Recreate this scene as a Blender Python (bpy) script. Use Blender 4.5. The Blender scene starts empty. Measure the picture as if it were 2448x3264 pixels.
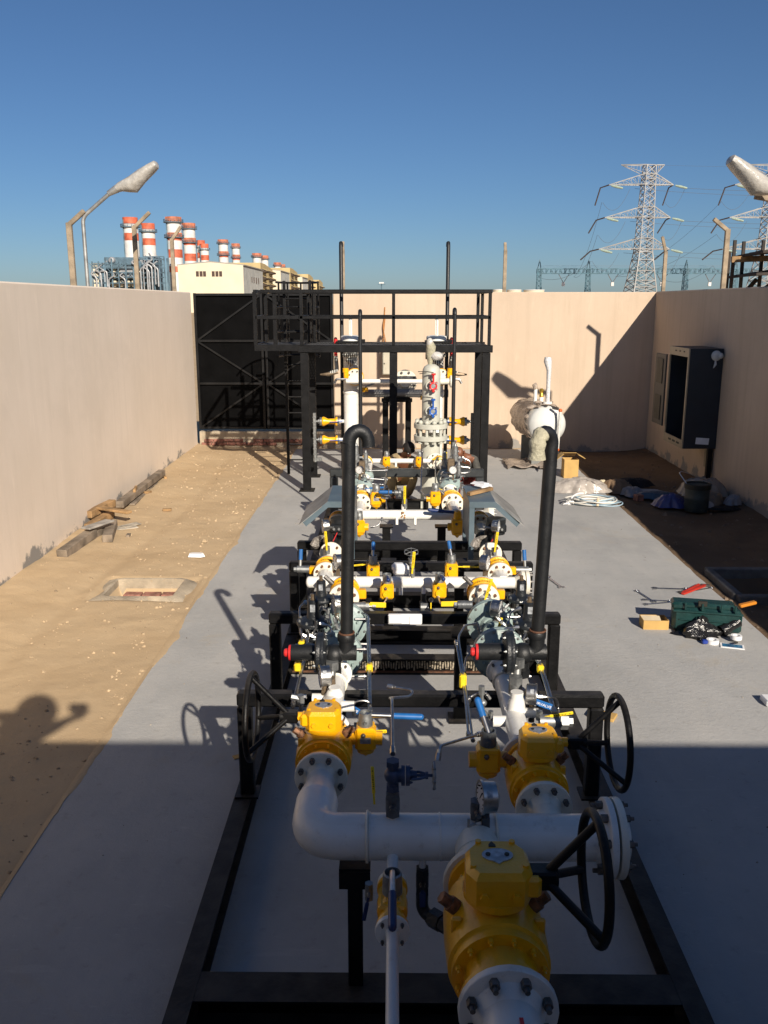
import bpy, math, random
from mathutils import Vector, Matrix
R = math.radians
random.seed(7)
sc = bpy.context.scene
COL = sc.collection

# ---------------------------------------------------------------- materials
MATS = {}
def mat(name, col, rough=.5, metal=0., var=.12, scale=6., bump=0., bscale=60., spec=.5, trans=0., alpha=1.,
        col2=None, coat=0., dirt=0., dcol=(.30, .24, .17)):
    m = bpy.data.materials.new(name); m.use_nodes = True
    nt = m.node_tree; N = nt.nodes; L = nt.links
    b = N['Principled BSDF']
    tc = N.new('ShaderNodeTexCoord')
    nz = N.new('ShaderNodeTexNoise'); nz.inputs['Scale'].default_value = scale; nz.inputs['Detail'].default_value = 6
    L.new(tc.outputs['Object'], nz.inputs['Vector'])
    mx = N.new('ShaderNodeMix'); mx.data_type = 'RGBA'
    c2 = col2 or tuple(max(0., c*(1-var*1.6)) for c in col)
    c1 = tuple(min(1., c*(1+var*.5)) for c in col)
    mx.inputs[6].default_value = (*c2, 1); mx.inputs[7].default_value = (*c1, 1)
    rp = N.new('ShaderNodeMapRange'); rp.inputs['From Min'].default_value = .34; rp.inputs['From Max'].default_value = .66
    L.new(nz.outputs['Fac'], rp.inputs['Value']); L.new(rp.outputs['Result'], mx.inputs[0])
    out = mx.outputs[2]
    if dirt > 0:
        n2 = N.new('ShaderNodeTexNoise'); n2.inputs['Scale'].default_value = scale*2.7; n2.inputs['Detail'].default_value = 9
        n2.inputs['Roughness'].default_value = .72
        L.new(tc.outputs['Object'], n2.inputs['Vector'])
        r2 = N.new('ShaderNodeMapRange'); r2.inputs['From Min'].default_value = .56; r2.inputs['From Max'].default_value = .72
        r2.inputs['To Max'].default_value = dirt
        L.new(n2.outputs['Fac'], r2.inputs['Value'])
        m2 = N.new('ShaderNodeMix'); m2.data_type = 'RGBA'; m2.inputs[7].default_value = (*dcol, 1)
        L.new(out, m2.inputs[6]); L.new(r2.outputs['Result'], m2.inputs[0]); out = m2.outputs[2]
    L.new(out, b.inputs['Base Color'])
    rr = N.new('ShaderNodeMapRange'); rr.inputs['To Min'].default_value = max(.03, rough*.8); rr.inputs['To Max'].default_value = min(1., rough*1.2)
    L.new(nz.outputs['Fac'], rr.inputs['Value']); L.new(rr.outputs['Result'], b.inputs['Roughness'])
    b.inputs['Metallic'].default_value = metal
    b.inputs['Specular IOR Level'].default_value = spec
    b.inputs['Transmission Weight'].default_value = trans
    b.inputs['Alpha'].default_value = alpha
    b.inputs['Coat Weight'].default_value = coat
    if bump:
        n3 = N.new('ShaderNodeTexNoise'); n3.inputs['Scale'].default_value = bscale; n3.inputs['Detail'].default_value = 8
        L.new(tc.outputs['Object'], n3.inputs['Vector'])
        bp = N.new('ShaderNodeBump'); bp.inputs['Strength'].default_value = bump; bp.inputs['Distance'].default_value = .02
        L.new(n3.outputs['Fac'], bp.inputs['Height']); L.new(bp.outputs['Normal'], b.inputs['Normal'])
    MATS[name] = m
    return m

WHITE = mat('white_pipe_paint', (.80, .79, .74), .3, var=.06, dirt=.42, scale=6, bump=.03)
CREAM = mat('cream_flange_paint', (.78, .74, .62), .38, var=.06, dirt=.3, scale=9)
YEL = mat('yellow_valve_paint', (.88, .43, .004), .3, var=.07, scale=9, bump=.12, bscale=110, coat=.2, dirt=.2, dcol=(.30, .15, .01))
YELM = mat('yellow_marking', (.83, .60, .02), .4, var=.05)
BLACK = mat('black_steel_paint', (.0048, .0048, .0052), .48, var=.3, scale=10, bump=.12, bscale=50, spec=.25, dirt=.22, dcol=(.022, .019, .016))
def dust_tops(m, col, fac):
    """settled dust on upward faces"""
    nt = m.node_tree; b = nt.nodes['Principled BSDF']; L = nt.links; src = b.inputs['Base Color'].links[0].from_socket
    g = nt.nodes.new('ShaderNodeNewGeometry'); sp = nt.nodes.new('ShaderNodeSeparateXYZ'); L.new(g.outputs['True Normal'], sp.inputs[0])
    nz = nt.nodes.new('ShaderNodeTexNoise'); nz.inputs['Scale'].default_value = 9; nz.inputs['Detail'].default_value = 7; L.new(g.outputs['Position'], nz.inputs['Vector'])
    r = nt.nodes.new('ShaderNodeMapRange'); r.inputs['From Min'].default_value = .75; r.inputs['From Max'].default_value = 1.; r.inputs['To Max'].default_value = fac; L.new(sp.outputs['Z'], r.inputs['Value'])
    r2 = nt.nodes.new('ShaderNodeMapRange'); r2.inputs['From Min'].default_value = .35; r2.inputs['From Max'].default_value = .62; r2.inputs['To Min'].default_value = .35; L.new(nz.outputs['Fac'], r2.inputs['Value'])
    k = nt.nodes.new('ShaderNodeMath'); k.operation = 'MULTIPLY'; L.new(r.outputs['Result'], k.inputs[0]); L.new(r2.outputs['Result'], k.inputs[1])
    x = nt.nodes.new('ShaderNodeMix'); x.data_type = 'RGBA'; x.inputs[7].default_value = (*col, 1); L.new(src, x.inputs[6]); L.new(k.outputs[0], x.inputs[0]); L.new(x.outputs[2], b.inputs['Base Color'])
dust_tops(BLACK, (.075, .066, .055), .55)
dust_tops(WHITE, (.55, .50, .42), .35); dust_tops(YEL, (.55, .38, .12), .25)
PIPEB = mat('black_pipe_paint', (.010, .011, .012), .5, var=.2, scale=12, bump=.12, bscale=90)
PILOT = mat('black_cast_iron', (.016, .019, .023), .4, var=.25, scale=25, bump=.2, bscale=90)
GREEN = mat('grey_green_casting', (.28, .36, .345), .42, var=.14, scale=8, bump=.15, bscale=60, dirt=.25)
SKY_GREY = mat('blue_grey_paint', (.10, .14, .165), .42, var=.12, scale=5, dirt=.3, dcol=(.16, .16, .15))
VESSEL = mat('grey_vessel_paint', (.50, .50, .43), .5, var=.08, scale=6, dirt=.2)
STEEL = mat('stainless_steel', (.52, .51, .49), .34, metal=1., var=.15, scale=30)
ZINC = mat('zinc_fitting', (.33, .34, .335), .5, metal=.8, var=.2, scale=25)
BRONZE = mat('brown_metal_block', (.23, .17, .11), .45, metal=.55, var=.2, scale=25)
BOLT = mat('bolt_metal', (.16, .15, .14), .45, metal=.6, var=.3, scale=40)
RUSTB = mat('rusty_bolt', (.26, .13, .07), .65, metal=.3, var=.4, scale=40)
BLUE = mat('blue_grip', (.015, .12, .36), .38, var=.12, scale=14)
NAVY = mat('navy_grip', (.012, .03, .12), .4, var=.12, scale=14)
RED = mat('red_cap', (.62, .03, .03), .35, var=.08)
DIAL = mat('gauge_dial', (.72, .72, .70), .3, var=.04)
INK = mat('black_lettering', (.02, .018, .012), .6, var=0)
WINK = mat('white_lettering', (.85, .85, .85), .6, var=0)
PLATE = mat('aluminium_plate', (.50, .51, .53), .38, metal=.6, var=.25, scale=40)
BLUEM = mat('blue_valve_paint', (.012, .10, .42), .35, var=.1)
RUST = mat('rust_band', (.14, .06, .03), .8, var=.35, scale=30, bump=.3)
GALV = mat('galvanised_steel', (.44, .44, .42), .45, metal=.65, var=.2, scale=8)
WOOD = mat('old_timber', (.36, .22, .10), .8, var=.35, scale=5, bump=.4, bscale=40)
WOODG = mat('grey_timber', (.24, .19, .14), .85, var=.35, scale=5, bump=.4, bscale=40)
CARD = mat('cardboard', (.52, .33, .11), .8, var=.1, scale=6)
PAPER = mat('white_paper', (.80, .80, .80), .7, var=.06)
POST = mat('weathered_concrete_post', (.33, .26, .18), .85, var=.25, scale=7, bump=.3)
SKIN = mat('brown_skin', (.19, .075, .038), .5, var=.1)
KHAKI = mat('khaki_cloth', (.37, .28, .15), .85, var=.12, scale=14, bump=.2)
DARKC = mat('dark_grey_cloth', (.075, .072, .062), .85, var=.25, scale=12, bump=.3)
NAVYC = mat('navy_cloth', (.012, .016, .028), .85, var=.2, scale=12, bump=.2)
MAROON = mat('maroon_cloth', (.22, .04, .03), .85, var=.2, scale=12)
HAIR = mat('black_hair', (.010, .008, .007), .7, var=.2)

# ---------------------------------------------------------------- mesh builder
def basis(axis):
    a = Vector(axis).normalized()
    t = Vector((0, 0, 1)) if abs(a.z) < .9 else Vector((1, 0, 0))
    u = t.cross(a).normalized(); v = a.cross(u).normalized()
    return u, v, a

class MB:
    def __init__(s): s.v = []; s.f = []; s.m = []; s.cur = 0
    def use(s, i): s.cur = i; return s
    def _add(s, vs, fs):
        o = len(s.v); s.v += [tuple(p) for p in vs]
        for f in fs: s.f.append(tuple(o+i for i in f)); s.m.append(s.cur)
        return s
    def box(s, c, d, ch=0., rot=None):
        hx, hy, hz = d[0]/2, d[1]/2, d[2]/2
        M = rot or Matrix.Identity(3); c = Vector(c)
        if ch <= 0:
            vs = [Vector((x*hx, y*hy, z*hz)) for z in (-1, 1) for y in (-1, 1) for x in (-1, 1)]
            fs = [(0, 2, 3, 1), (4, 5, 7, 6), (0, 1, 5, 4), (2, 6, 7, 3), (0, 4, 6, 2), (1, 3, 7, 5)]
        else:
            ch = min(ch, hx*.9, hy*.9, hz*.9); vs = []; idx = {}
            for sx in (-1, 1):
                for sy in (-1, 1):
                    for sz in (-1, 1):
                        for ax in range(3):
                            p = [sx*(hx-ch), sy*(hy-ch), sz*(hz-ch)]
                            p[ax] = (sx, sy, sz)[ax]*(hx, hy, hz)[ax]
                            idx[sx, sy, sz, ax] = len(vs); vs.append(Vector(p))
            fs = []
            for ax in range(3):
                a, b = [i for i in range(3) if i != ax]
                for sg in (-1, 1):
                    q = []
                    for (p, r) in ((-1, -1), (1, -1), (1, 1), (-1, 1)):
                        k = [0, 0, 0]; k[ax] = sg; k[a] = p; k[b] = r; q.append(idx[(*k, ax)])
                    fs.append(tuple(q))
            for ax in range(3):
                a, b = [i for i in range(3) if i != ax]
                for p in (-1, 1):
                    for r in (-1, 1):
                        k0 = [0, 0, 0]; k0[ax] = -1; k0[a] = p; k0[b] = r; k1 = list(k0); k1[ax] = 1
                        fs.append((idx[(*k0, a)], idx[(*k1, a)], idx[(*k1, b)], idx[(*k0, b)]))
            for k in [(x, y, z) for x in (-1, 1) for y in (-1, 1) for z in (-1, 1)]:
                fs.append((idx[(*k, 0)], idx[(*k, 1)], idx[(*k, 2)]))
        return s._add([c + M @ p for p in vs], fs)
    def bar(s, p0, p1, w, h=None, up=(0, 0, 1), ch=0.):
        p0, p1 = Vector(p0), Vector(p1); a = (p1-p0); ln = a.length; a.normalize()
        u = Vector(up)
        if abs(a.dot(u)) > .97: u = Vector((0, 1, 0))
        x = u.cross(a).normalized(); z = a.cross(x)
        M = Matrix((x, a, z)).transposed()
        return s.box((p0+p1)/2, (w, ln, h or w), ch, M)
    def lathe(s, prof, o=(0, 0, 0), axis=(0, 0, 1), n=24, ang=None):
        u, v, a = basis(axis); o = Vector(o); vs = []; fs = []; rows = []
        for (r, h) in prof:
            if r < 1e-6: rows.append([len(vs)]); vs.append(o+a*h)
            else:
                rows.append(list(range(len(vs), len(vs)+n)))
                for k in range(n):
                    t = 2*math.pi*k/n; vs.append(o + a*h + (u*math.cos(t)+v*math.sin(t))*r)
        for A, B in zip(rows, rows[1:]):
            if len(A) == 1 and len(B) == 1: continue
            for k in range(n):
                k2 = (k+1) % n
                if len(A) == 1: fs.append((A[0], B[k2], B[k]))
                elif len(B) == 1: fs.append((A[k], A[k2], B[0]))
                else: fs.append((A[k], A[k2], B[k2], B[k]))
        if len(rows[0]) > 1: fs.append(tuple(reversed(rows[0])))
        if len(rows[-1]) > 1: fs.append(tuple(rows[-1]))
        return s._add(vs, fs)
    def cyl(s, p0, p1, r, r1=None, n=16):
        p0, p1 = Vector(p0), Vector(p1); d = p1-p0
        return s.lathe([(r, 0), (r1 if r1 is not None else r, d.length)], p0, d, n)
    def hexa(s, p0, p1, r): return s.cyl(p0, p1, r, n=6)
    def sph(s, c, r, n=12, sq=(1, 1, 1)):
        o = len(s.v)
        s.lathe([(r*math.sin(math.pi*k/(n//2+2)), -r*math.cos(math.pi*k/(n//2+2))) for k in range(n//2+3)], (0, 0, 0), (0, 0, 1), n)
        for i in range(o, len(s.v)):
            p = s.v[i]; s.v[i] = (c[0]+p[0]*sq[0], c[1]+p[1]*sq[1], c[2]+p[2]*sq[2])
        return s
    def tube(s, pts, r, n=8, closed=False, rs=None, cap=True):
        P = [Vector(p) for p in pts]; m = len(P); vs = []; fs = []; rows = []
        pu = None
        for i in range(m):
            if closed: t = P[(i+1) % m]-P[i-1]
            else: t = P[min(i+1, m-1)]-P[max(i-1, 0)]
            t.normalize()
            if pu is None: u, v, _ = basis(t)
            else:
                u = (pu - t*pu.dot(t))
                u = u.normalized() if u.length > 1e-5 else basis(t)[0]
                v = t.cross(u)
            pu = u; rr = rs[i] if rs else r
            rows.append(list(range(len(vs), len(vs)+n)))
            for k in range(n):
                a = 2*math.pi*k/n; vs.append(P[i]+(u*math.cos(a)+v*math.sin(a))*rr)
        for i in range(m if closed else m-1):
            A, B = rows[i], rows[(i+1) % m]
            for k in range(n): fs.append((A[k], A[(k+1) % n], B[(k+1) % n], B[k]))
        if not closed and cap: fs += [tuple(reversed(rows[0])), tuple(rows[-1])]
        return s._add(vs, fs)
    def ring(s, c, axis, Rr, r, n=32, k=8):
        u, v, a = basis(axis); c = Vector(c)
        return s.tube([c+(u*math.cos(2*math.pi*i/n)+v*math.sin(2*math.pi*i/n))*Rr for i in range(n)], r, k, closed=True)
    def prism(s, poly, h0, h1, o=(0, 0, 0), ux=(1, 0, 0), uy=(0, 1, 0), sc0=1., sc1=1.):
        ux, uy = Vector(ux), Vector(uy); w = ux.cross(uy); o = Vector(o); n = len(poly)
        vs = [o+ux*x*sc0+uy*y*sc0+w*h0 for x, y in poly]+[o+ux*x*sc1+uy*y*sc1+w*h1 for x, y in poly]
        fs = [tuple(reversed(range(n))), tuple(range(n, 2*n))]+[(i, (i+1) % n, n+(i+1) % n, n+i) for i in range(n)]
        return s._add(vs, fs)
    def quad(s, a, b, c, d): return s._add([a, b, c, d], [(0, 1, 2, 3)])
    def bolts(s, c, axis, pcd, n, r, h, ph=None, both=None):
        """hexagonal nuts standing out of a flange face at c"""
        u, v, a = basis(axis); c = Vector(c)
        for k in range(n):
            t = 2*math.pi*(k+.5)/n if ph is None else ph+2*math.pi*k/n
            p = c+(u*math.cos(t)+v*math.sin(t))*pcd
            s.hexa(p, p+a*h, r); s.cyl(p+a*h, p+a*h*1.7, r*.55, n=8)
        return s

def bend(pts, rad, n=6):
    """poly-line with rounded corners"""
    P = [Vector(p) for p in pts]; out = [P[0]]
    for i in range(1, len(P)-1):
        a = (P[i-1]-P[i]); b = (P[i+1]-P[i]); r = min(rad, a.length*.48, b.length*.48)
        a.normalize(); b.normalize(); p0 = P[i]+a*r; p1 = P[i]+b*r
        for k in range(n+1):
            t = k/n; out.append(p0*(1-t)**2+P[i]*2*t*(1-t)+p1*t*t)
    out.append(P[-1]); return out

# ---------------------------------------------------------------- objects
def tag(o, label=None, cat=None, group=None, kind=None):
    if label: o['label'] = label
    if cat: o['category'] = cat
    if group: o['group'] = group
    if kind: o['kind'] = kind
    return o
def rootpos(o):
    while o.parent: o = o.parent
    return Vector(o.location)
def mesh_of(name, mb, mats, off, smooth=True, ang=38):
    me = bpy.data.meshes.new(name)
    me.from_pydata([(p[0]-off[0], p[1]-off[1], p[2]-off[2]) for p in mb.v], [], mb.f)
    for m in (mats if isinstance(mats, (list, tuple)) else [mats]): me.materials.append(m)
    me.polygons.foreach_set('material_index', mb.m)
    if smooth:
        me.polygons.foreach_set('use_smooth', [True]*len(mb.f))
        me.update(); me.set_sharp_from_angle(angle=R(ang))
    me.update()
    return me
def thing(name, label, cat, loc=(0, 0, 0), group=None):
    o = bpy.data.objects.new(name, None); COL.objects.link(o); o.location = loc
    o.empty_display_size = .1
    return tag(o, label, cat, group)
def part(name, mb, mats, parent, label=None, local=False, smooth=True, ang=38):
    off = (0, 0, 0) if local else rootpos(parent)
    o = bpy.data.objects.new(name, mesh_of(name, mb, mats, off, smooth, ang)); COL.objects.link(o)
    o.parent = parent
    if label: o['label'] = label
    return o
def solo(name, mb, mats, label, cat, group=None, kind=None, smooth=True, ang=38):
    xs = list(zip(*mb.v)); off = ((min(xs[0])+max(xs[0]))/2, (min(xs[1])+max(xs[1]))/2, min(xs[2]))
    o = bpy.data.objects.new(name, mesh_of(name, mb, mats, off, smooth, ang)); COL.objects.link(o); o.location = off
    return tag(o, label, cat, group, kind)
def copy_tree(o, parent=None):
    c = o.copy(); COL.objects.link(c); c.parent = parent
    for ch in list(o.children): copy_tree(ch, c)
    return c
def dup(o, loc, rz=0, label=None, group=None):
    c = copy_tree(o); c.location = loc; c.rotation_euler = (0, 0, rz)
    if label: c['label'] = label
    if group: c['group'] = group
    return c
def V(*a): return Vector(a)
def add(p, q): return (p[0]+q[0], p[1]+q[1], p[2]+q[2])

SKYS = .054
EXPO = .38

# ---------------------------------------------------------------- camera, sun, sky
cam = bpy.data.cameras.new('camera'); cam_o = bpy.data.objects.new('camera', cam); COL.objects.link(cam_o)
cam_o.location = (0, 0, 3.0); cam_o.rotation_euler = (R(90-13.324), 0, R(.5428))
cam.sensor_fit = 'VERTICAL'; cam.sensor_height = 36; cam.lens = 36*1900/2212; cam.clip_end = 6000; cam.clip_start = .05
sc.camera = cam_o
SUN = Vector((-.713, 1.80, -1.)).normalized()
sun = bpy.data.lights.new('sun', 'SUN'); sun_o = bpy.data.objects.new('sun', sun); COL.objects.link(sun_o)
sun.energy = 5.0; sun.angle = R(.5); sun.color = (1., .90, .77)
sun_o.rotation_euler = SUN.to_track_quat('-Z', 'Y').to_euler(); sun_o.location = (6, -12, 14)
w = bpy.data.worlds.new('World'); sc.world = w; w.use_nodes = True
nt = w.node_tree; sk = nt.nodes.new('ShaderNodeTexSky'); sk.sky_type = 'NISHITA'; sk.sun_disc = False
sk.sun_elevation = math.asin(-SUN.z); sk.sun_rotation = math.atan2(-SUN.x, -SUN.y)
sk.air_density = 1.0; sk.dust_density = .9; sk.ozone_density = 7.5; sk.altitude = 900
nt.links.new(sk.outputs[0], nt.nodes['Background'].inputs[0]); nt.nodes['Background'].inputs[1].default_value = SKYS
sc.view_settings.view_transform = 'Standard'; sc.view_settings.look = 'None'
sc.view_settings.exposure = EXPO; sc.view_settings.gamma = 1

# ---------------------------------------------------------------- ground materials
def surf(name, build, rough=.9, spec=.2):
    m = bpy.data.materials.new(name); m.use_nodes = True
    nt = m.node_tree; b = nt.nodes['Principled BSDF']; b.inputs['Roughness'].default_value = rough
    b.inputs['Specular IOR Level'].default_value = spec
    N = nt.nodes; L = nt.links; geo = N.new('ShaderNodeNewGeometry')
    def noise(scale, detail=6, rgh=.6, sc3=None, dist=0.):
        n = N.new('ShaderNodeTexNoise'); n.inputs['Scale'].default_value = scale; n.inputs['Detail'].default_value = detail
        n.inputs['Roughness'].default_value = rgh; n.inputs['Distortion'].default_value = dist
        src = geo.outputs['Position']
        if sc3:
            mp = N.new('ShaderNodeMapping'); mp.inputs['Scale'].default_value = sc3; L.new(src, mp.inputs['Vector']); src = mp.outputs[0]
        L.new(src, n.inputs['Vector']); return n.outputs['Fac']
    def ramp(v, a, b_, lo=0., hi=1.):
        r = N.new('ShaderNodeMapRange'); r.inputs['From Min'].default_value = a; r.inputs['From Max'].default_value = b_
        r.inputs['To Min'].default_value = lo; r.inputs['To Max'].default_value = hi
        L.new(v, r.inputs['Value']); return r.outputs['Result']
    def mixc(f, c1, c2):
        x = N.new('ShaderNodeMix'); x.data_type = 'RGBA'
        if isinstance(f, float): x.inputs[0].default_value = f
        else: L.new(f, x.inputs[0])
        for i, c in ((6, c1), (7, c2)):
            if isinstance(c, tuple): x.inputs[i].default_value = (*c, 1)
            else: L.new(c, x.inputs[i])
        return x.outputs[2]
    def math_(op, a, b2):
        x = N.new('ShaderNodeMath'); x.operation = op
        for i, q in ((0, a), (1, b2)):
            if isinstance(q, (int, float)): x.inputs[i].default_value = q
            else: L.new(q, x.inputs[i])
        return x.outputs[0]
    def bump(h, st=.4, d=.02):
        x = N.new('ShaderNodeBump'); x.inputs['Strength'].default_value = st; x.inputs['Distance'].default_value = d
        L.new(h, x.inputs['Height']); L.new(x.outputs[0], b.inputs['Normal'])
    col = build(dict(noise=noise, ramp=ramp, mixc=mixc, math=math_, bump=bump, geo=geo, N=N, L=L))
    L.new(col, b.inputs['Base Color'])
    return m

def b_concrete(k):
    n, r, mx = k['noise'], k['ramp'], k['mixc']
    c = mx(r(n(.55, 8, .65), .35, .65), (.33, .33, .322), (.43, .425, .41))
    c = mx(r(n(3.2, 8, .7, (1, .35, 1)), .46, .72, 0, .55), c, (.46, .445, .415))
    c = mx(r(n(9., 8, .75), .57, .72, 0, .55), c, (.24, .225, .20))
    c = mx(r(n(34., 6, .7, (.3, 1.2, 1)), .60, .74, 0, .5), c, (.58, .57, .54))
    c = mx(r(n(1.1, 7, .7, None, .8), .58, .66, 0, .34), c, (.40, .345, .26))
    c = mx(r(n(.35, 5, .6, (1, .5, 1)), .52, .62, 0, .28), c, (.29, .285, .275))
    c = mx(r(n(3.1, 5, .5, (1, 1, 1)), .69, .73, 0, .35), c, (.22, .205, .18))
    c = mx(r(n(5.5, 4, .6, (.25, 1.6, 1)), .64, .70, 0, .30), c, (.50, .49, .465))
    k['bump'](k['math']('ADD', n(22., 9, .7), k['math']('MULTIPLY', n(120., 4), .35)), .30, .02)
    return c
CONCRETE = surf('concrete', b_concrete, .88)
def b_sand(k):
    n, r, mx = k['noise'], k['ramp'], k['mixc']
    c = mx(r(n(.8, 8, .6), .35, .65), (.455, .33, .195), (.52, .39, .24))
    c = mx(r(n(6., 8, .7), .52, .72, 0, .4), c, (.52, .39, .245))
    c = mx(r(n(14., 8, .7), .60, .76, 0, .4), c, (.31, .215, .12))
    c = mx(r(n(70., 3, .6), .68, .74, 0, .6), c, (.58, .46, .31))
    k['bump'](k['math']('ADD', n(7., 9, .7), k['math']('MULTIPLY', n(60., 6, .7), .4)), .32, .03)
    return c
SAND = surf('sandy_soil', b_sand, .95)
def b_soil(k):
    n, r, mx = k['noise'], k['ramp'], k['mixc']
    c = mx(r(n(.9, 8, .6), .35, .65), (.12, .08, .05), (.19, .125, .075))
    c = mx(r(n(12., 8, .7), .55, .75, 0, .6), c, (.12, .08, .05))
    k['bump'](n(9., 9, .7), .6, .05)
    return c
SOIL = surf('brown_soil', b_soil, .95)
def plaster(name, c0, c1, streak, base_x=None):
    def bl(k):
        n, r, mx = k['noise'], k['ramp'], k['mixc']
        c = mx(r(n(.7, 6, .6), .35, .68), c0, c1)
        c = mx(r(n(1., 6, .6, (7., 7., .35)), .48, .70, 0, .45), c, streak)
        c = mx(r(n(3., 8, .75, (3., 3., .5)), .57, .75, 0, .35), c, tuple(min(1, q*1.25) for q in c1))
        c = mx(r(n(.45, 7, .7, None, .6), .54, .64, 0, .30), c, tuple(q*.90 for q in c0))
        c = mx(r(n(2.1, 9, .8, (1, 1, .6)), .62, .72, 0, .3), c, tuple(min(1, q*1.1) for q in c1))
        sep = k['N'].new('ShaderNodeSeparateXYZ'); k['L'].new(k['geo'].outputs['Position'], sep.inputs[0])
        h = k['math']('SUBTRACT', sep.outputs['Z'], k['ramp'](n(1.3, 8, .7), .3, .7, -.28, .36))
        c = mx(r(h, -.05, .03, 1., 0.), c, (.27, .255, .235))
        k['bump'](k['math']('ADD', n(60., 6, .65, (1, 1, .18)), k['math']('MULTIPLY', n(5., 8, .7, (1, 1, .7)), .3)), .22, .012)
        return c
    return surf(name, bl, .92)
PLASTER = plaster('beige_plaster', (.525, .412, .305), (.585, .465, .35), (.455, .355, .26))
PLASTER_PALE = plaster('pale_plaster', (.71, .605, .495), (.77, .66, .55), (.68, .58, .472))

# ---------------------------------------------------------------- ground, pad
def rnd_noise(x, y, s=1.):
    from mathutils import noise
    return noise.fractal(Vector((x*s, y*s, 3.1)), .9, 2.1, 5)
mb = MB(); mb.quad((-3000, -60, -.30), (3000, -60, -.30), (3000, 5000, -.30), (-3000, 5000, -.30))
solo('ground', mb, SAND, None, None, kind='structure')
def soil_sheet(x0, x1, y0, y1, m, name, nx, ny, fz):
    mb = MB(); vs = []; fs = []
    for j in range(ny+1):
        for i in range(nx+1):
            x = x0+(x1-x0)*i/nx; y = y0+(y1-y0)*j/ny
            vs.append((x, y, fz(x, y)))
    for j in range(ny):
        for i in range(nx):
            a = j*(nx+1)+i; fs.append((a, a+1, a+nx+2, a+nx+1))
    mb._add(vs, fs); return solo(name, mb, m, None, None, kind='structure', ang=180)
def zl(x, y):
    e = max(0., min(1., (-2.06-x)/.5))
    z = -.026+e*.012+.018*rnd_noise(x, y, 1.1)+.004*rnd_noise(x, y, 6.)-.018*max(0, 1-abs(abs(x+3.25-.12*math.sin(y*.6))-.0)/.16)+max(0, (-3.3-x))*.07
    if abs(x+2.69) < .52 and abs(y-9.1) < .40: z = min(z, -.045)       # the little pit framed in concrete
    if abs(x+2.69) < .36 and abs(y-9.1) < .29: z = -.24
    return z
soil_sheet(-4.25, -2.03, -.3, 18.95, SAND, 'sandy_strip', 60, 420, zl)
def zr(x, y):
    e = max(0., min(1., (x-3.5)/.4))
    z = -.05-e*.05+.02*rnd_noise(x, y, 1.2)+.008*rnd_noise(x, y, 5.)+max(0, x-4.9)*.12
    if x > 3.72 and abs(y-9.35) < .42: z = -.55
    return z
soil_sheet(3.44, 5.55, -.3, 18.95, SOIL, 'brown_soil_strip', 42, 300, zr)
soil_sheet(-2.04, 3.46, 18.2, 18.95, SAND, 'back_soil_strip', 60, 12, lambda x, y: -.035+.02*rnd_noise(x, y, 2.))
# concrete slab with slightly ragged long edges
mb = MB(); n = 150; left = []; right = []
for i in range(n+1):
    y = -.3+18.75*i/n
    left.append((-2.035+.012*rnd_noise(7, y, 2.)+.006*rnd_noise(9, y, 9.), y)); right.append((3.46+.012*rnd_noise(2, y, 1.7)+.006*rnd_noise(4, y, 8.), y))
vs = [(*p, 0) for p in left]+[(*p, 0) for p in right]; m0 = n+1
fs = [(i, m0+i, m0+i+1, i+1) for i in range(n)]
vs += [(*p, -.25) for p in left]+[(*p, -.25) for p in right]
fs += [(i, i+1, 2*m0+i+1, 2*m0+i) for i in range(n)]+[(m0+i+1, m0+i, 3*m0+i, 3*m0+i+1) for i in range(n)]
fs.append((n, m0+n, 3*m0+n, 2*m0+n)); fs.append((m0, 0, 2*m0, 3*m0))
mb._add(vs, fs); solo('concrete_slab', mb, CONCRETE, None, None, kind='structure', smooth=False)
# sand blown over the slab edge
mb = MB(); vs = []; fs = []; n = 700
for i in range(n+1):
    y = 3.2+15.1*i/n; w_ = max(.0, .035*rnd_noise(3, y, 1.1)+.010*rnd_noise(5, y, 4.)+.003*rnd_noise(8, y, 20.)+.004)
    vs += [(-2.06, y, -.002), (-2.03+w_*.5, y, .004+.04*w_), (-2.03+w_*1.6, y, .0005)]
for i in range(n):
    for k in range(2): fs.append((i*3+k, i*3+k+1, i*3+k+4, i*3+k+3))
mb._add(vs, fs); solo('sand_drift', mb, SAND, 'thin ragged sand blown onto the slab edge', 'sand', kind='stuff')
# pebbles and crumbs: uncountable
def stone(mb, x, y, z, s):
    q = [Vector((random.uniform(-1, 1), random.uniform(-1, 1), 0)) for _ in range(0)]
    a = random.random()*6.28; pts = []
    for k in range(5):
        t = a+k*1.257+random.uniform(-.3, .3); pts.append((x+s*math.cos(t)*random.uniform(.7, 1.2), y+s*math.sin(t)*random.uniform(.6, 1.), z-.002))
    top = [(x+(p[0]-x)*.55+random.uniform(-.2, .2)*s, y+(p[1]-y)*.55, z+s*random.uniform(.35, .8)) for p in pts]
    mb._add(pts+top, [tuple(range(5, 10))]+[(i, (i+1) % 5, 5+(i+1) % 5, 5+i) for i in range(5)])
mb = MB()
for _ in range(1500):
    y = random.uniform(3.5, 18.6); x = -2.05-abs(random.gauss(0, .75)) if random.random() < .6 else random.uniform(-4.1, -2.07)
    if x < -4.1: continue
    if abs(x+2.69) < .44 and abs(y-9.1) < .36: continue
    stone(mb, x, y, zl(x, y), random.choice((.005, .006, .007, .008, .010, .012, .018, .024))*(.6+y*.035))
solo('pebbles', mb, mat('pale_stone', (.46, .345, .215), .9, var=.35, scale=2), 'pale stones and crumbs strewn over the sandy strip', 'pebbles', kind='stuff', smooth=False)
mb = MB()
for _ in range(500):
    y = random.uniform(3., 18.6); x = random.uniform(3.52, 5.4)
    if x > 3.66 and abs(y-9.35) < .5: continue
    stone(mb, x, y, zr(x, y), random.choice((.008, .012, .018, .03)))
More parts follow.
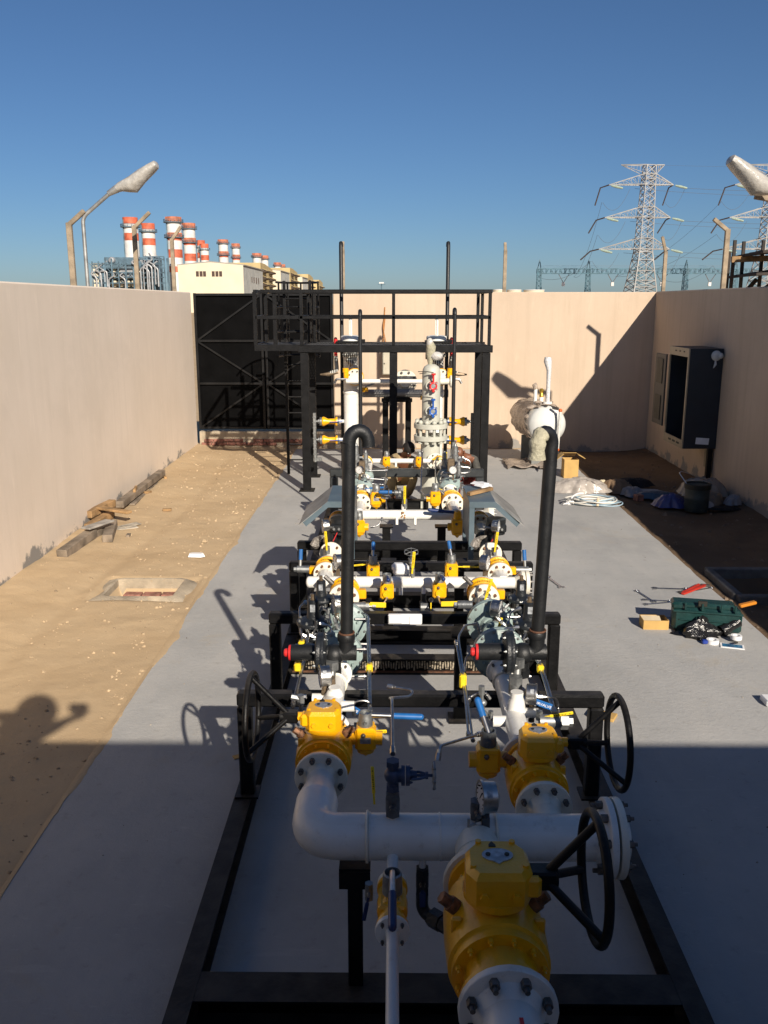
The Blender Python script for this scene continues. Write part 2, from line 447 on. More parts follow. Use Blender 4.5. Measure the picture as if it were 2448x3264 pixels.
solo('rubble', mb, mat('soil_clod', (.22, .16, .11), .95, var=.3, scale=2), 'dark clods and crumbs on the shaded soil', 'rubble', kind='stuff', smooth=False)
mb = MB()
for _ in range(420):
    y = random.uniform(4., 18); x = random.uniform(-2.0, 3.4); stone(mb, x, y, .001, random.choice((.003, .004, .005, .008)))
solo('grit', mb, mat('grit', (.36, .32, .26), .9, var=.5, scale=3), 'fine grit lying on the concrete slab', 'grit', kind='stuff', smooth=False)

# framed pit in the sand
t = thing('sump_pit', 'shallow pale concrete pit sunk in the sandy strip', 'pit', (-2.69, 9.1, -.05))
PITC = mat('pale_concrete', (.42, .35, .255), .9, var=.18, scale=6, bump=.4, dirt=.75, dcol=(.42, .31, .19))
mb = MB(); random.seed(4); cx, cy = -2.69, 9.1; n = 40; vs = []; fs = []
for k in range(n):                                   # smeared mortar skirt, level with the sand
    a = 2*math.pi*k/n; ca, sa = math.cos(a), math.sin(a); q = max(abs(ca)/.37, abs(sa)/.30); ix, iy = ca/q, sa/q
    o = 1.35+.16*math.sin(3*a+1)+.10*math.sin(7*a)+.06*random.random()
    vs += [(cx+ix, cy+iy, -.004), (cx+ix*1.06, cy+iy*1.06, .004), (cx+ix*o, cy+iy*(o*.98), -.05), (cx+ix, cy+iy, -.25)]
for k in range(n):
    b = (k+1) % n
    for i in range(2): fs.append((k*4+i, k*4+i+1, b*4+i+1, b*4+i))
    fs.append((k*4+3, k*4, b*4, b*4+3))
mb._add(vs, fs); part('rim', mb, PITC, t, ang=60)
mb = MB(); mb.box((cx, cy, -.245), (.78, .62, .02)); part('bottom', mb, PITC, t)
mb = MB()
for k in range(3): mb.box((cx-.2+k*.21, cy+.22, -.175), (.195, .12, .06), .008, Matrix.Rotation(.04*(k-1), 3, 'Z'))
part('brick_lining', mb, mat('red_brick', (.30, .135, .10), .9, var=.3, scale=14, bump=.3, dirt=.5, dcol=(.4, .33, .24)), t)
# trench on the dark side
t = thing('cable_trench', 'open concrete trench in the shaded soil beside the slab', 'trench', (4.6, 9.35, -.1))
mb = MB(); mb.box((4.6, 9.84, -.12), (1.9, .1, .26), .01); mb.box((4.6, 8.86, -.12), (1.9, .1, .26), .01); mb.box((3.67, 9.35, -.12), (.1, .88, .26), .01)
part('kerb', mb, mat('shade_toned_concrete', (.16, .15, .135), .9, var=.25, scale=6, bump=.4), t)  # kerb colour lowered to carry the shade it lies in

# ---------------------------------------------------------------- walls and gate
def wall(name, label, x0, x1, y0, y1, z1, m, z0=-.3):
    mb = MB(); mb.box(((x0+x1)/2, (y0+y1)/2, (z0+z1)/2), (x1-x0, y1-y0, z1-z0), .018)
    return solo(name, mb, m, label, 'wall', smooth=False)
wall('boundary_wall', 'long pale plastered wall along the sandy strip', -4.45, -4.20, -.5, 18.8, 3.235, PLASTER_PALE)
wall('boundary_wall', 'beige plastered end wall beside the black gate', -1.24, 5.7, 18.8, 19.05, 3.235, PLASTER)
t = thing('boundary_wall', 'shaded plastered wall behind the steel cabinet', 'wall', (5.575, 8, 0))
mb = MB(); mb.box((5.575, 15.56, 1.4725), (.25, 6.47, 3.545), .018); part('wall_panel', mb, PLASTER, t, smooth=False)
mb = MB(); mb.box((5.575, 5.9, 1.14), (.25, 12.84, 2.9), .018); part('unseen_low_panel', mb, PLASTER, t, smooth=False)  # unseen stretch, height stepped down so its shadow ends at the slab edge
wall('boundary_wall', 'rear plastered wall the yard is overlooked from', -4.2, 5.45, -.5, -.27, 3.29, PLASTER)
mb = MB(); mb.box((-2.70, 18.93, .10), (2.92, .25, .44), .01); solo('gate_sill', mb, PITC, 'grey concrete sill under the black gate', 'sill', smooth=False)
mb = MB()
random.seed(5)
for r_ in range(2):
    x = -4.12+.06*r_
    while x < -1.3:
        l = random.choice((.11, .21, .22, .23))
        if random.random() < .88: mb.box((x+l/2, 18.79, .055+r_*.075), (l-.014, .05, .062), .006)
        x += l
solo('brick_course', mb, MATS['red_brick'], 'broken course of red bricks under the black gate', 'bricks')
GATEM = mat('black_gate_paint', (.0030, .0030, .0033), .6, var=.3, scale=3, spec=.05); GATEF = mat('gate_bar_paint', (.0075, .0075, .008), .42, var=.3, scale=3, spec=.3)
t = thing('yard_gate', 'tall black sheet metal double gate with diagonal braces', 'gate', (-2.70, 18.9, .32))
zb, zt = .36, 3.215
for (x0, x1, nm) in ((-4.17, -2.72, 0), (-2.70, -1.25, 1)):
    mb = MB(); mb.box(((x0+x1)/2, 18.93, (zb+zt)/2), (x1-x0-.02, .012, zt-zb-.02))
    lf = part('gate_leaf', mb, GATEM, t, smooth=False)
    mb = MB(); zs = [zb+.03, zb+.03+(zt-zb-.06)*.34, zb+.03+(zt-zb-.06)*.66, zt-.03]
    for z in zs: mb.box(((x0+x1)/2, 18.90, z), (x1-x0-.01, .05, .05), .004)
    for x in (x0+.03, x1-.03): mb.box((x, 18.895, (zb+zt)/2), (.055, .05, zt-zb), .004)
    for a in range(3):
        xa, xb = (x0+.06, x1-.06) if (a+nm) % 2 == 1 else (x1-.06, x0+.06)
        mb.bar((xa, 18.902, zs[a+1]-.02), (xb, 18.902, zs[a]+.02), .036, .04, up=(0, 1, 0))
    part('frame', mb, GATEF, lf, smooth=False)
mb = MB(); mb.box((-2.71, 18.955, (zb+zt)/2), (.10, .02, zt-zb)); part('cover_strip', mb, GATEM, t, smooth=False)
mb = MB(); mb.box((-2.80, 18.86, 1.55), (.16, .05, .05), .005); mb.cyl((-2.86, 18.83, 1.55), (-2.74, 18.83, 1.55), .012); part('bolt_latch', mb, GATEM, t)

# bent concrete fence posts on top of the walls
def fence_post(x, y, top, lab, lean, w=.072, m=POST, base=3.1):
    mb = MB(); lx, ly, lz = lean
    t_ = thing('fence_post', lab, 'post', (x, y, base), 'bent concrete posts along the walls')
    mb.bar((x, y, base), (x, y, top), w, w*.9, up=(0, 1, 0), ch=.008); part('upright', mb, m, t_)
    mb = MB(); mb.bar((x-.01*lx, y, top-.03), (x+lx, y+ly, top+lz), w*.8, w*.7, up=(0, 1, 0), ch=.008); part('bent_tip', mb, m, t_)
fence_post(-4.35, 18.05, 4.25, 'bent post in front of the cream turbine hall', (.19, 0, .22))
fence_post(-4.35, 15.45, 4.27, 'bent post in front of the striped chimneys', (.28, 0, .22))
fence_post(-4.35, 12.35, 4.06, 'bent post beside the wrapped lamp over the sandy strip', (.22, 0, .15), .075)
fence_post(-1.03, 18.95, 4.10, 'straight looking post above the black gate end of the wall', (0, .10, .15))
fence_post(2.33, 18.95, 4.08, 'lone post above the middle of the end wall', (0, .10, .15))
fence_post(5.62, 18.9, 4.05, 'brown post at the corner of two walls', (-.12, -.1, .28))
fence_post(5.62, 15.5, 4.22, 'pale bent post in front of the scaffold', (-.25, 0, .16), .08)
fence_post(5.62, 13.0, 4.40, 'brown bent post just under the lamp at the wall', (-.57, 0, .06), .10)

# street lamps, heads still wrapped in plastic
WRAP = mat('milky_plastic_wrap', (.46, .44, .40), .25, var=.12, scale=14, bump=.6, bscale=14, alpha=.93)
def lamp(px, py_, zt, tip, end, lab, base=-.2, fat=1.):
    t_ = thing('street_lamp', lab, 'street lamp', (px, py_, base), 'street lamps by the walls')
    d = Vector(tip)-Vector((px, py_, zt)); e = d.normalized()
    mb = MB(); mb.tube(bend([(px, py_, base), (px, py_, zt), tuple(tip)], .09), .030, 12); part('pole', mb, GALV, t_)
    e = (Vector(end)-Vector(tip)).normalized(); hl = (Vector(end)-Vector(tip)).length
    mb = MB(); mb.cyl(Vector(tip)-e*.05, Vector(tip)+e*.1, .04, .06); part('collar', mb, GALV, t_)
    q = Vector(tip)+e*.08; rr = Vector((0, 1, 0)); up = e.cross(rr)*-1
    up = rr.cross(e) if rr.cross(e).z > 0 else e.cross(rr)
    vs = []; fs = []; prof = ((0, .05, .05, 0), (.10, .07, .07, .0), (.22, .11, .10, -.03), (.36, .13, .125, -.06), (.6, .14, .10, -.02), (.85, .13, .075, .01), (.97, .11, .06, .02), (1., .05, .03, .02)); n = 16
    for (s, wd, ht, sh) in prof:
        for k in range(n):
            a = 2*math.pi*k/n; j = 1+.045*math.sin(5*a+s*9)
            vs.append(q+e*(s*hl)+rr*(math.cos(a)*wd*j*fat)+up*(math.sin(a)*ht*j*fat+sh))
    for i in range(len(prof)-1):
        for k in range(n): fs.append((i*n+k, i*n+(k+1) % n, (i+1)*n+(k+1) % n, (i+1)*n+k))
    fs += [tuple(range(n))[::-1], tuple(range((len(prof)-1)*n, len(prof)*n))]
    mb = MB(); mb._add(vs, fs); part('wrapped_head', mb, WRAP, t_)
    mb = MB(); mb.tube([q+up*-.07+e*.12, q+up*-.11+e*.2, q+up*-.10+e*.3], .012, 6); part('loose_strip', mb, WRAP, t_)
lamp(-4.68, 13.9, 4.27, (-4.218, 13.88, 4.626), (-3.558, 13.88, 4.97), 'plastic wrapped lamp on a bent pole over the sandy strip')
lamp(5.95, 12.75, 3.95, (5.32, 12.72, 4.43), (4.60, 12.72, 4.85), 'plastic wrapped lamp leaning over the cabinet wall', fat=1.2)

# timber scaffold beyond the cabinet wall
t = thing('timber_scaffold', 'dark timber scaffold rising behind the shaded wall', 'scaffold', (9.6, 20.4, -.2))
DWOOD = mat('dark_timber', (.045, .035, .028), .85, var=.3, scale=5, bump=.3)
mb = MB(); SK = 1.38
for (x, y, h) in ((5.63, 15.2, 4.02), (5.83, 15.2, 4.0), (6.08, 15.2, 4.02), (6.22, 14.2, 3.9), (6.45, 14.2, 4.0), (5.95, 16.3, 3.9), (6.8, 14.2, 4.1), (6.8, 16.3, 4.1), (6.35, 15.2, 4.0)):
    mb.bar((x*SK, y*SK, -.2), ((x+random.uniform(-.04, .04))*SK, y*SK, 3+(h-3)*SK), .065, .065, up=(0, 1, 0))
part('upright', mb, DWOOD, t, smooth=False)
for (z, x0, ln) in ((3.75, 5.62, 2.2), (3.42, 5.55, 2.3)):
    mb = MB()
    for k in range(5): mb.bar(((x0+.05*k)*SK, (14.1+k*.36)*SK, 3+(z-2.98)*SK), ((x0+ln)*SK, (14.1+k*.36)*SK, 3+(z-2.9+.06*k)*SK), .42, .06, ch=.004)
    part('plank_deck', mb, DWOOD, t, smooth=False)
mb = MB()
mb.bar((7.72, 20.9, 3.98), (10.4, 20.9, 4.06), .07, .13); part('ledger', mb, WOOD, t, smooth=False)
mb = MB()
for (a, b) in (((5.7, 15.3, 2.9), (6.1, 15.3, 3.4)), ((5.8, 15.1, 2.9), (6.4, 15.1, 3.45)), ((5.95, 15.4, 2.9), (6.6, 15.4, 3.45)), ((6.25, 14.25, 2.9), (6.9, 14.25, 3.5)), ((5.6, 15.1, 2.2), (6.5, 15.1, 3.3))):
    mb = MB(); mb.bar((a[0]*SK, a[1]*SK, 3+(a[2]-3)*SK), (b[0]*SK, b[1]*SK, 3+(b[2]-3)*SK), .08, .08, up=(0, 1, 0)); part('brace', mb, DWOOD, t, smooth=False)

# ---------------------------------------------------------------- power station far beyond the wall
OR = mat('faded_orange_red', (.60, .135, .065), .6, var=.25, scale=.4, dirt=.3, dcol=(.3, .12, .08))
OR2 = mat('rusty_orange', (.50, .17, .09), .7, var=.25, scale=.5)
CHW = mat('chimney_white', (.70, .69, .66), .6, var=.14, scale=.3, dirt=.35, dcol=(.45, .40, .36))
SIL = mat('silver_cladding', (.36, .37, .38), .5, metal=.3, var=.2, scale=.5)
BSTEEL = mat('blue_grey_steelwork', (.10, .17, .22), .6, var=.3, scale=.4)
CRM = mat('cream_cladding', (.66, .58, .43), .75, var=.05, scale=.2)
GRYC = mat('grey_corrugated_cladding', (.34, .34, .32), .6, var=.12, scale=.3)
FILT = mat('ochre_cladding', (.52, .40, .19), .75, var=.1, scale=.2)
HOOD = mat('dark_hood', (.05, .035, .025), .9, var=.1)
DWIN = mat('dark_louvre', (.07, .04, .03), .7, var=.1)

def chimney(cx, cy, rad, bands, ringz, lab, z0=-.3):
    """bands: list of (z_bottom, material index) from the top down"""
    t = thing('striped_chimney', lab, 'chimney', (cx, cy, z0), 'red and white chimneys of the power station')
    top = bands[0][0]; segs = []
    for (zt, mi), nxt in zip(bands, bands[1:]+[(z0, 0)]):
        mb = MB(); bul = 1.03 if mi == 2 else 1.0
        mb.cyl((cx, cy, nxt[0]), (cx, cy, zt), rad*bul, n=28)
        if mi == 2:
            for k in range(14):
                a = k*.449; mb.box((cx+rad*1.04*math.cos(a), cy+rad*1.04*math.sin(a), (zt+nxt[0])/2), (.25, .25, zt-nxt[0]))
        part('band', mb, (CHW, OR, OR2)[mi], t)
    mb = MB(); mb.cyl((cx, cy, top), (cx, cy, top+.02), rad*.86, n=28); part('flue_mouth', mb, HOOD, t)
    for z in ringz:
        mb = MB(); mb.lathe([(rad, z), (rad*1.32, z), (rad*1.32, z+.35), (rad, z+.35)], (cx, cy, 0), (0, 0, 1), 28)
        mb.ring((cx, cy, z+1.3), (0, 0, 1), rad*1.3, .09, 28, 4); mb.ring((cx, cy, z+.8), (0, 0, 1), rad*1.3, .07, 28, 4)
        for k in range(16):
            a = k*.3927; mb.cyl((cx+rad*1.3*math.cos(a), cy+rad*1.3*math.sin(a), z), (cx+rad*1.3*math.cos(a), cy+rad*1.3*math.sin(a), z+1.3), .07, n=4)
        part('walkway', mb, BSTEEL, t, smooth=False)
    mb = MB()
    a = 3.9; lx, ly = cx+rad*1.06*math.cos(a), cy+rad*1.06*math.sin(a)
    mb.box((lx, ly, (z0+top)/2), (.5, .3, top-z0-2)); part('ladder', mb, BSTEEL, t, smooth=False)
def zat(py, Yd): return 3.0+(656-py)*Yd*.947/(1900+(656-py)*.224)
def xat(px, Yd): return (px-848)/1900*(Yd*.963)
def chim(pxl, pxr, ys, mis, rings, lab):
    D = 6.5; zc = 1900*D/(pxr-pxl); Yd = zc/.973
    chimney(xat((pxl+pxr)/2, Yd), Yd, D/2, [(zat(y, Yd), m) for y, m in zip(ys, mis)], [zat(r, Yd) for r in rings], lab)
chim(269.3, 300.9, (469.4, 484, 503.7, 520), (1, 0, 1, 0), (491,), 'striped chimney farthest toward the sandy strip, over the boiler casing')
chim(308.2, 336.8, (482.4, 496, 515, 530), (1, 0, 1, 0), (501.5,), 'striped chimney crossed by the tip of a bent post')
chim(362, 393.9, (468.5, 480, 503, 513, 520, 539, 557, 575.6, 588.7), (2, 0, 2, 1, 0, 1, 0, 1, 0), (481, 514), 'tall banded chimney standing down to the cream hall')
chim(396.5, 423.4, (482, 494, 514, 524, 530, 548, 564), (2, 0, 2, 1, 0, 1, 0), (495, 525), 'banded chimney behind the tip of a bent post at the cream hall')
chim(425, 443.5, (519, 531, 546, 558), (1, 0, 1, 0), (535,), 'chimney mostly hidden between its two neighbours')
chim(432.4, 451, (526.5, 536, 551, 562.5), (1, 0, 1, 0), (540,), 'short chimney rising over the gable slope of the cream hall')
chim(472, 493, (517.5, 526, 543, 551, 556), (2, 0, 2, 1, 0), (527, 552), 'larger chimney of the pair above the cream hall ridge')
chim(501, 518, (526, 535, 550, 557, 562), (2, 0, 2, 1, 0), (536, 558), 'smaller chimney of the pair above the cream hall ridge')
chim(545, 564, (547, 555, 575), (2, 0, 0), (556,), 'larger white topped chimney behind the ochre intake house')
chim(563, 579, (552, 560, 577), (2, 0, 0), (561,), 'smaller white topped chimney behind the ochre intake house')
chim(591, 606, (567, 574, 584, 590), (2, 0, 2, 0), (575, 591), 'nearer chimney of the last pair beyond the intake house')
chim(601.5, 615, (571, 578, 587, 592), (2, 0, 2, 0), (579,), 'farther chimney of the last pair beyond the intake house')

def hall(x0, x1, y0, y1, zw, zr, lab, wins=()):
    t = thing('turbine_hall', lab, 'industrial hall', ((x0+x1)/2, (y0+y1)/2, -.3), 'turbine halls of the power station')
    xm = (x0+x1)/2; mb = MB()
    mb.prism([(x0, -.3), (x1, -.3), (x1, zw), (xm, zr), (x0, zw)], 0, .3, (0, y0, 0), (1, 0, 0), (0, 0, 1)); part('gable_wall', mb, CRM, t, smooth=False)
    mb = MB(); mb.box((x1-.15, (y0+y1)/2, zw/2), (.3, y1-y0-.8, zw-.4))
    for k in range(int((y1-y0)/2.2)): mb.box((x1+.02, y0+1+k*2.2, zw/2), (.12, .5, zw-.6))
    part('side_wall', mb, GRYC, t, smooth=False)
    mb = MB(); mb.box((x0+.15, (y0+y1)/2, zw/2), (.3, y1-y0-.8, zw-.4)); part('hidden_side_wall', mb, GRYC, t, smooth=False)
    mb = MB(); mb.prism([(x0-.4, zw-.1), (xm, zr), (x1+.4, zw-.1), (x1+.4, zw+.3), (xm, zr+.45), (x0-.4, zw+.3)], -(y1-y0), .25, (0, y0, 0), (1, 0, 0), (0, 0, 1))
    part('roof', mb, mat('roof_sheet', (.30, .28, .25), .7), t, smooth=False)
    for (x, z) in wins:
        mb = MB(); mb.box((x, y0-.28, z), (1.05, .3, 1.9)); 
        for k in range(5): mb.box((x, y0-.45, z-.76+k*.38), (1.0, .06, .1))
        part('louvre_window', mb, DWIN, t, smooth=False)
    if wins:
        for k in range(4):
            mb = MB(); mb.box((x1+.1, y0+19+k*6, zw*.72), (.3, .9, 2.2)); part('side_window', mb, DWIN, t, smooth=False)
W_ = [(-80.6+24.1*(p-383)/140, zat(591.5, 340)) for p in (427.5, 435.5, 443, 462, 470, 478)]
hall(-80.2, -55.8, 340, 391, zat(573, 340), zat(566.5, 340), 'large cream turbine hall with six louvre windows in its gable', W_)
hall(-81, -57, 463, 503, 19.2, 20.3, 'second cream hall showing behind the ochre intake house')
hall(-81, -57, 574, 612, 19.2, 20.3, 'third cream hall small beyond the second intake house')

def intake(x0, x1, y0, y1, zt, cols, rows, lab, hz=1.0):
    t = thing('air_intake_house', lab, 'intake house', ((x0+x1)/2, (y0+y1)/2, -.3), 'ochre air intake houses with dark hoods')
    mb = MB(); mb.prism([(y0, -.3), (y1, -.3), (y1, zt-1.5), (y0+.35*(y1-y0), zt), (y0, zt)], x0, x1, (0, 0, 0), (0, 1, 0), (0, 0, 1)); part('body', mb, FILT, t, smooth=False)
    for yc in cols:
        for z in rows:
            mb = MB(); wd = (y1-y0)/len(cols)*.24
            mb.prism([(0, -hz), (0, hz), (2.2, -hz*.1), (2.2, -hz*.5)], -wd, wd, (x1, yc, z), (1, 0, 0), (0, 0, 1))
            part('hood', mb, (HOOD if len(rows) > 3 else HOOD), t, smooth=False)
            mb = MB(); mb.prism([(0, hz), (0, hz+.12), (2.3, .05), (2.3, -.05)], -wd-.1, wd+.1, (x1, yc, z), (1, 0, 0), (0, 0, 1)); part('hood_roof', mb, FILT, t, smooth=False)
intake(-72, -57, 393, 432, 20.2, (402, 423), (17.0, 14.0, 11.2, 8.4), 'largest ochre intake house, next to the cream hall')
intake(-72, -57, 506, 545, 22.4, (515, 534), (19.0, 15.4, 12.0), 'second ochre intake house in the row')
intake(-72, -57, 614, 652, 22.4, (622, 642), (18.2, 14.4), 'third ochre intake house in the row')
intake(-72, -57, 704, 740, 21.0, (712, 730), (15.8,), 'last and smallest ochre intake house in the row')

# boiler block: lattice of steel, cream panels, silver pipes
YB = 385.
def bx(px): return xat(px, YB)
def bz(py): return zat(py, YB)
t = thing('boiler_block', 'tangle of blue steelwork, cream panels and silver pipes under the chimneys', 'boiler plant', (bx(285), YB, -.3))
mb = MB()
for px in (208, 222, 236, 250, 264, 280, 296, 312, 326, 340, 352, 362):
    top = 560 if px in (236, 250) else (556 if px > 318 else 566)
    for y in (YB-7, YB+6): mb.box((bx(px), y, (bz(top)-.3)/2), (.5, .5, bz(top)+.3))
for py in (612, 600, 590, 580, 573):
    mb.box(((bx(208)+bx(362))/2, YB-7, bz(py)), (bx(362)-bx(208), .4, .45)); mb.box(((bx(208)+bx(362))/2, YB-6, bz(py)), (bx(362)-bx(208), 2.4, .12))
for py in (562, 556): mb.box(((bx(318)+bx(362))/2, YB-7, bz(py)), (bx(362)-bx(318), .4, .4))
random.seed(11)
for k in range(34):
    x = random.uniform(208, 356); y = random.choice((612, 600, 590, 580)); mb.bar((bx(x), YB-7.1, bz(y)), (bx(x+random.choice((-9, 9))), YB-7.1, bz(y-11)), .22, .22, up=(0, 1, 0))
for px in range(208, 363, 3):
    for py in (574, 581): mb.box((bx(px), YB-7.3, bz(py-3)), (.1, .1, 1.1))
for py in (570, 577): mb.box(((bx(208)+bx(362))/2, YB-7.3, bz(py)), (bx(362)-bx(208), .12, .12))
part('steel_frame', mb, BSTEEL, t, smooth=False)
mb = MB()
for k in range(5):
    mb.box((bx(249+k*14.6), YB-4.5, bz(591)), (2.2, 2, bz(579)-bz(604)), .5); mb.box((bx(249+k*14.6), YB-4.5, bz(613)), (2.2, 2, bz(606)-bz(620)), .4)
part('cream_panels', mb, CRM, t)
mb = MB(); mb.prism([(bx(266), bz(602)), (bx(303), bz(602)), (bx(303), bz(578)), (bx(296), bz(572)), (bx(276), bz(572)), (bx(266), bz(580))], -5, 6, (0, YB, 0), (1, 0, 0), (0, 0, 1)); part('casing', mb, SIL, t, smooth=False)
mb = MB(); mb.prism([(bx(312), bz(602)), (bx(338), bz(602)), (bx(338), bz(572)), (bx(312), bz(572))], -4, 4, (0, YB, 0), (1, 0, 0), (0, 0, 1)); mb.box((bx(285), YB+1, bz(596)), (22, 8, 15)); part('inner_casing', mb, BSTEEL, t, smooth=False)
mb = MB()
for (px, a, b) in ((306, 628, 576), (313, 628, 582), (319, 628, 575), (327, 628, 570), (331, 628, 586), (337, 628, 578), (344, 615, 575), (350, 620, 582), (228, 620, 592), (236, 610, 586), (218, 625, 600), (244, 626, 604), (279, 626, 604)):
    mb.tube(bend([(bx(px), YB-8.5, bz(a)), (bx(px), YB-8.5, bz(b)), (bx(px)+random.choice((-2.4, 2.4)), YB-8.3, bz(b)+1.4), (bx(px)+.3, YB-5, bz(b)+4)], .9), random.choice((.24, .30, .36)), 8)
mb.tube(bend([(bx(226), YB-8.5, bz(606)), (bx(226), YB-8.5, bz(587)), (bx(241), YB-8.5, bz(587)), (bx(241), YB-8.5, bz(620))], 1), .35, 8)
for k in range(6): mb.cyl((bx(310+k*4), YB-5, bz(572)), (bx(310+k*4), YB-5, bz(563)), .55, n=8)
part('silver_pipes', mb, SIL, t)
mb = MB(); mb.lathe([(0, -2.2), (1.1, -1.9), (1.4, -1.2), (1.4, 1.2), (1.1, 1.9), (0, 2.2)], (bx(246), YB-3, bz(563)), (0, 1, 0), 14); mb.box((bx(246), YB-3, bz(569)), (.5, 2, 3)); part('steam_drum', mb, SIL, t)
mb = MB(); mb.box((bx(213), YB-5, bz(604)), (3, 4, 13), .2); part('pale_shaft', mb, CRM, t, smooth=False)

# ---------------------------------------------------------------- substation side
PYL = mat('pylon_steel', (.33, .325, .315), .6, metal=.1, var=.2, scale=.3)
GLASSI = mat('green_glass_insulator', (.32, .40, .33), .3, var=.15, scale=2)
DINS = mat('dark_insulator', (.08, .06, .055), .4, var=.2, scale=2)
YP = 352.
def pz(py): return zat(py, YP)
def make_pylon(cx, lab):
    t = thing('lattice_pylon', lab, 'pylon', (cx, YP, -.3), 'power line pylons')
    ca, sa = math.cos(.28), math.sin(.28)
    def hw(z):
        zw, zt = pz(545), pz(358)
        return 2.75+(zw-z)*.142 if z < zw else 2.75-(z-zw)*.027
    def P(u, v, z, s=0): return (cx+s+u*ca-v*sa*.6, YP+u*sa+v*ca, z)
    lean = lambda z: (z-pz(627))*.012
    mb = MB(); zs = [-.3, pz(632), pz(620), pz(606), pz(585), pz(562), pz(545), pz(538.5), pz(526), pz(515), pz(498), pz(484), pz(470.5), pz(459), pz(447.5), pz(430), pz(415), pz(400), pz(388), pz(376.7), pz(358)]
    for i, z in enumerate(zs):
        h = hw(z); s = lean(z)
        cor = [P(-h, -h, z, s), P(h, -h, z, s), P(h, h, z, s), P(-h, h, z, s)]
        if i:
            for k in range(4):
                mb.bar(pc[k], cor[k], .36 if z < pz(515) else .29, up=(0, 1, 0)); mb.bar(pc[k], cor[(k+1) % 4], .2, up=(0, 1, 0)); mb.bar(pc[(k+1) % 4], cor[k], .2, up=(0, 1, 0))
        if i not in (10, 11, 15, 16, 8, 13):
            for k in range(4): mb.bar(cor[k], cor[(k+1) % 4], .24, up=(0, 0, 1))
        pc = cor
    part('tower_body', mb, PYL, t, smooth=False)
    for (zl, za, xl, xr) in ((400, 376.7, 1306.4, 1440), (470.5, 447.5, 1301, 1438.4), (538.5, 515, 1292, 1441)):
        mb = MB(); z0, z1 = pz(zl), pz(za); h0, h1 = hw(z0), hw(z1)
        for (px, sg) in ((xl, -1), (xr, 1)):
            tip = (cx+(px-1385)*.1855*.973, YP, z0)
            for v in (-1, 1):
                b0 = P(sg*h0, v*h0, z0, lean(z0)); b1 = P(sg*h1, v*h1, z1, lean(z1))
                mb.bar(b0, tip, .32, up=(0, 0, 1)); mb.bar(b1, tip, .30, up=(0, 0, 1))
                for f in (.2, .4, .6, .8):
                    q0 = Vector(b0).lerp(Vector(tip), f); q1 = Vector(b1).lerp(Vector(tip), f); q2 = Vector(b0).lerp(Vector(tip), f-.2)
                    mb.bar(q0, q1, .11, up=(0, 1, 0)); mb.bar(q2, q1, .11, up=(0, 1, 0))
        part('cross_arm', mb, PYL, t, smooth=False)
    mb = MB(); z0, z1 = pz(358), pz(377)
    for (px, sg) in ((1328.6, -1), (1419, 1)):
        tip = (cx+(px-1385)*.1805, YP, z0+.2)
        for v in (-1, 1):
            mb.bar(P(sg*2, v*2, z0, lean(z0)), tip, .28); mb.bar(P(sg*2.1, v*2.1, z1, lean(z1)), tip, .2)
            for f in (.25, .5, .75):
                mb.bar(Vector(P(sg*2, v*2, z0, lean(z0))).lerp(Vector(tip), f), Vector(P(sg*2.1, v*2.1, z1, lean(z1))).lerp(Vector(tip), f), .1, up=(0, 1, 0))
    part('earth_wire_arm', mb, PYL, t, smooth=False)
    for (zl, xl, xr) in ((400, 1306.4, 1440), (470.5, 1301, 1438.4), (538.5, 1292, 1441)):
        for (px, sg) in ((xl, -1), (xr, 1)):
            tip = Vector((cx+(px-1385)*.1805, YP, pz(zl)))
            e = tip+Vector((-2.6 if sg < 0 else -.8, 3, -.7 if zl < 530 else -.6))
            mb = MB(); mb.tube([tip, e, e+Vector((-1.3-(zl-400)*.014, 2, -6.2+(zl-400)*.022))], .26, 6); part('insulator', mb, DINS, t)
            a = tip+Vector((.6, -.5, -.3)); mb = MB(); mb.tube([a, a+Vector((2, -.4, -.5)), a+Vector((4.2, -1, -1.1))], .5, 8, rs=[.3, .5, .35]); part('glass_insulator', mb, GLASSI, t)
    return t
CX1 = xat(1385, YP)
make_pylon(CX1, 'lattice pylon standing clear in the sky above the wall corner')
make_pylon(xat(1650, YP), 'lattice pylon half hidden behind the wrapped lamp and scaffold')
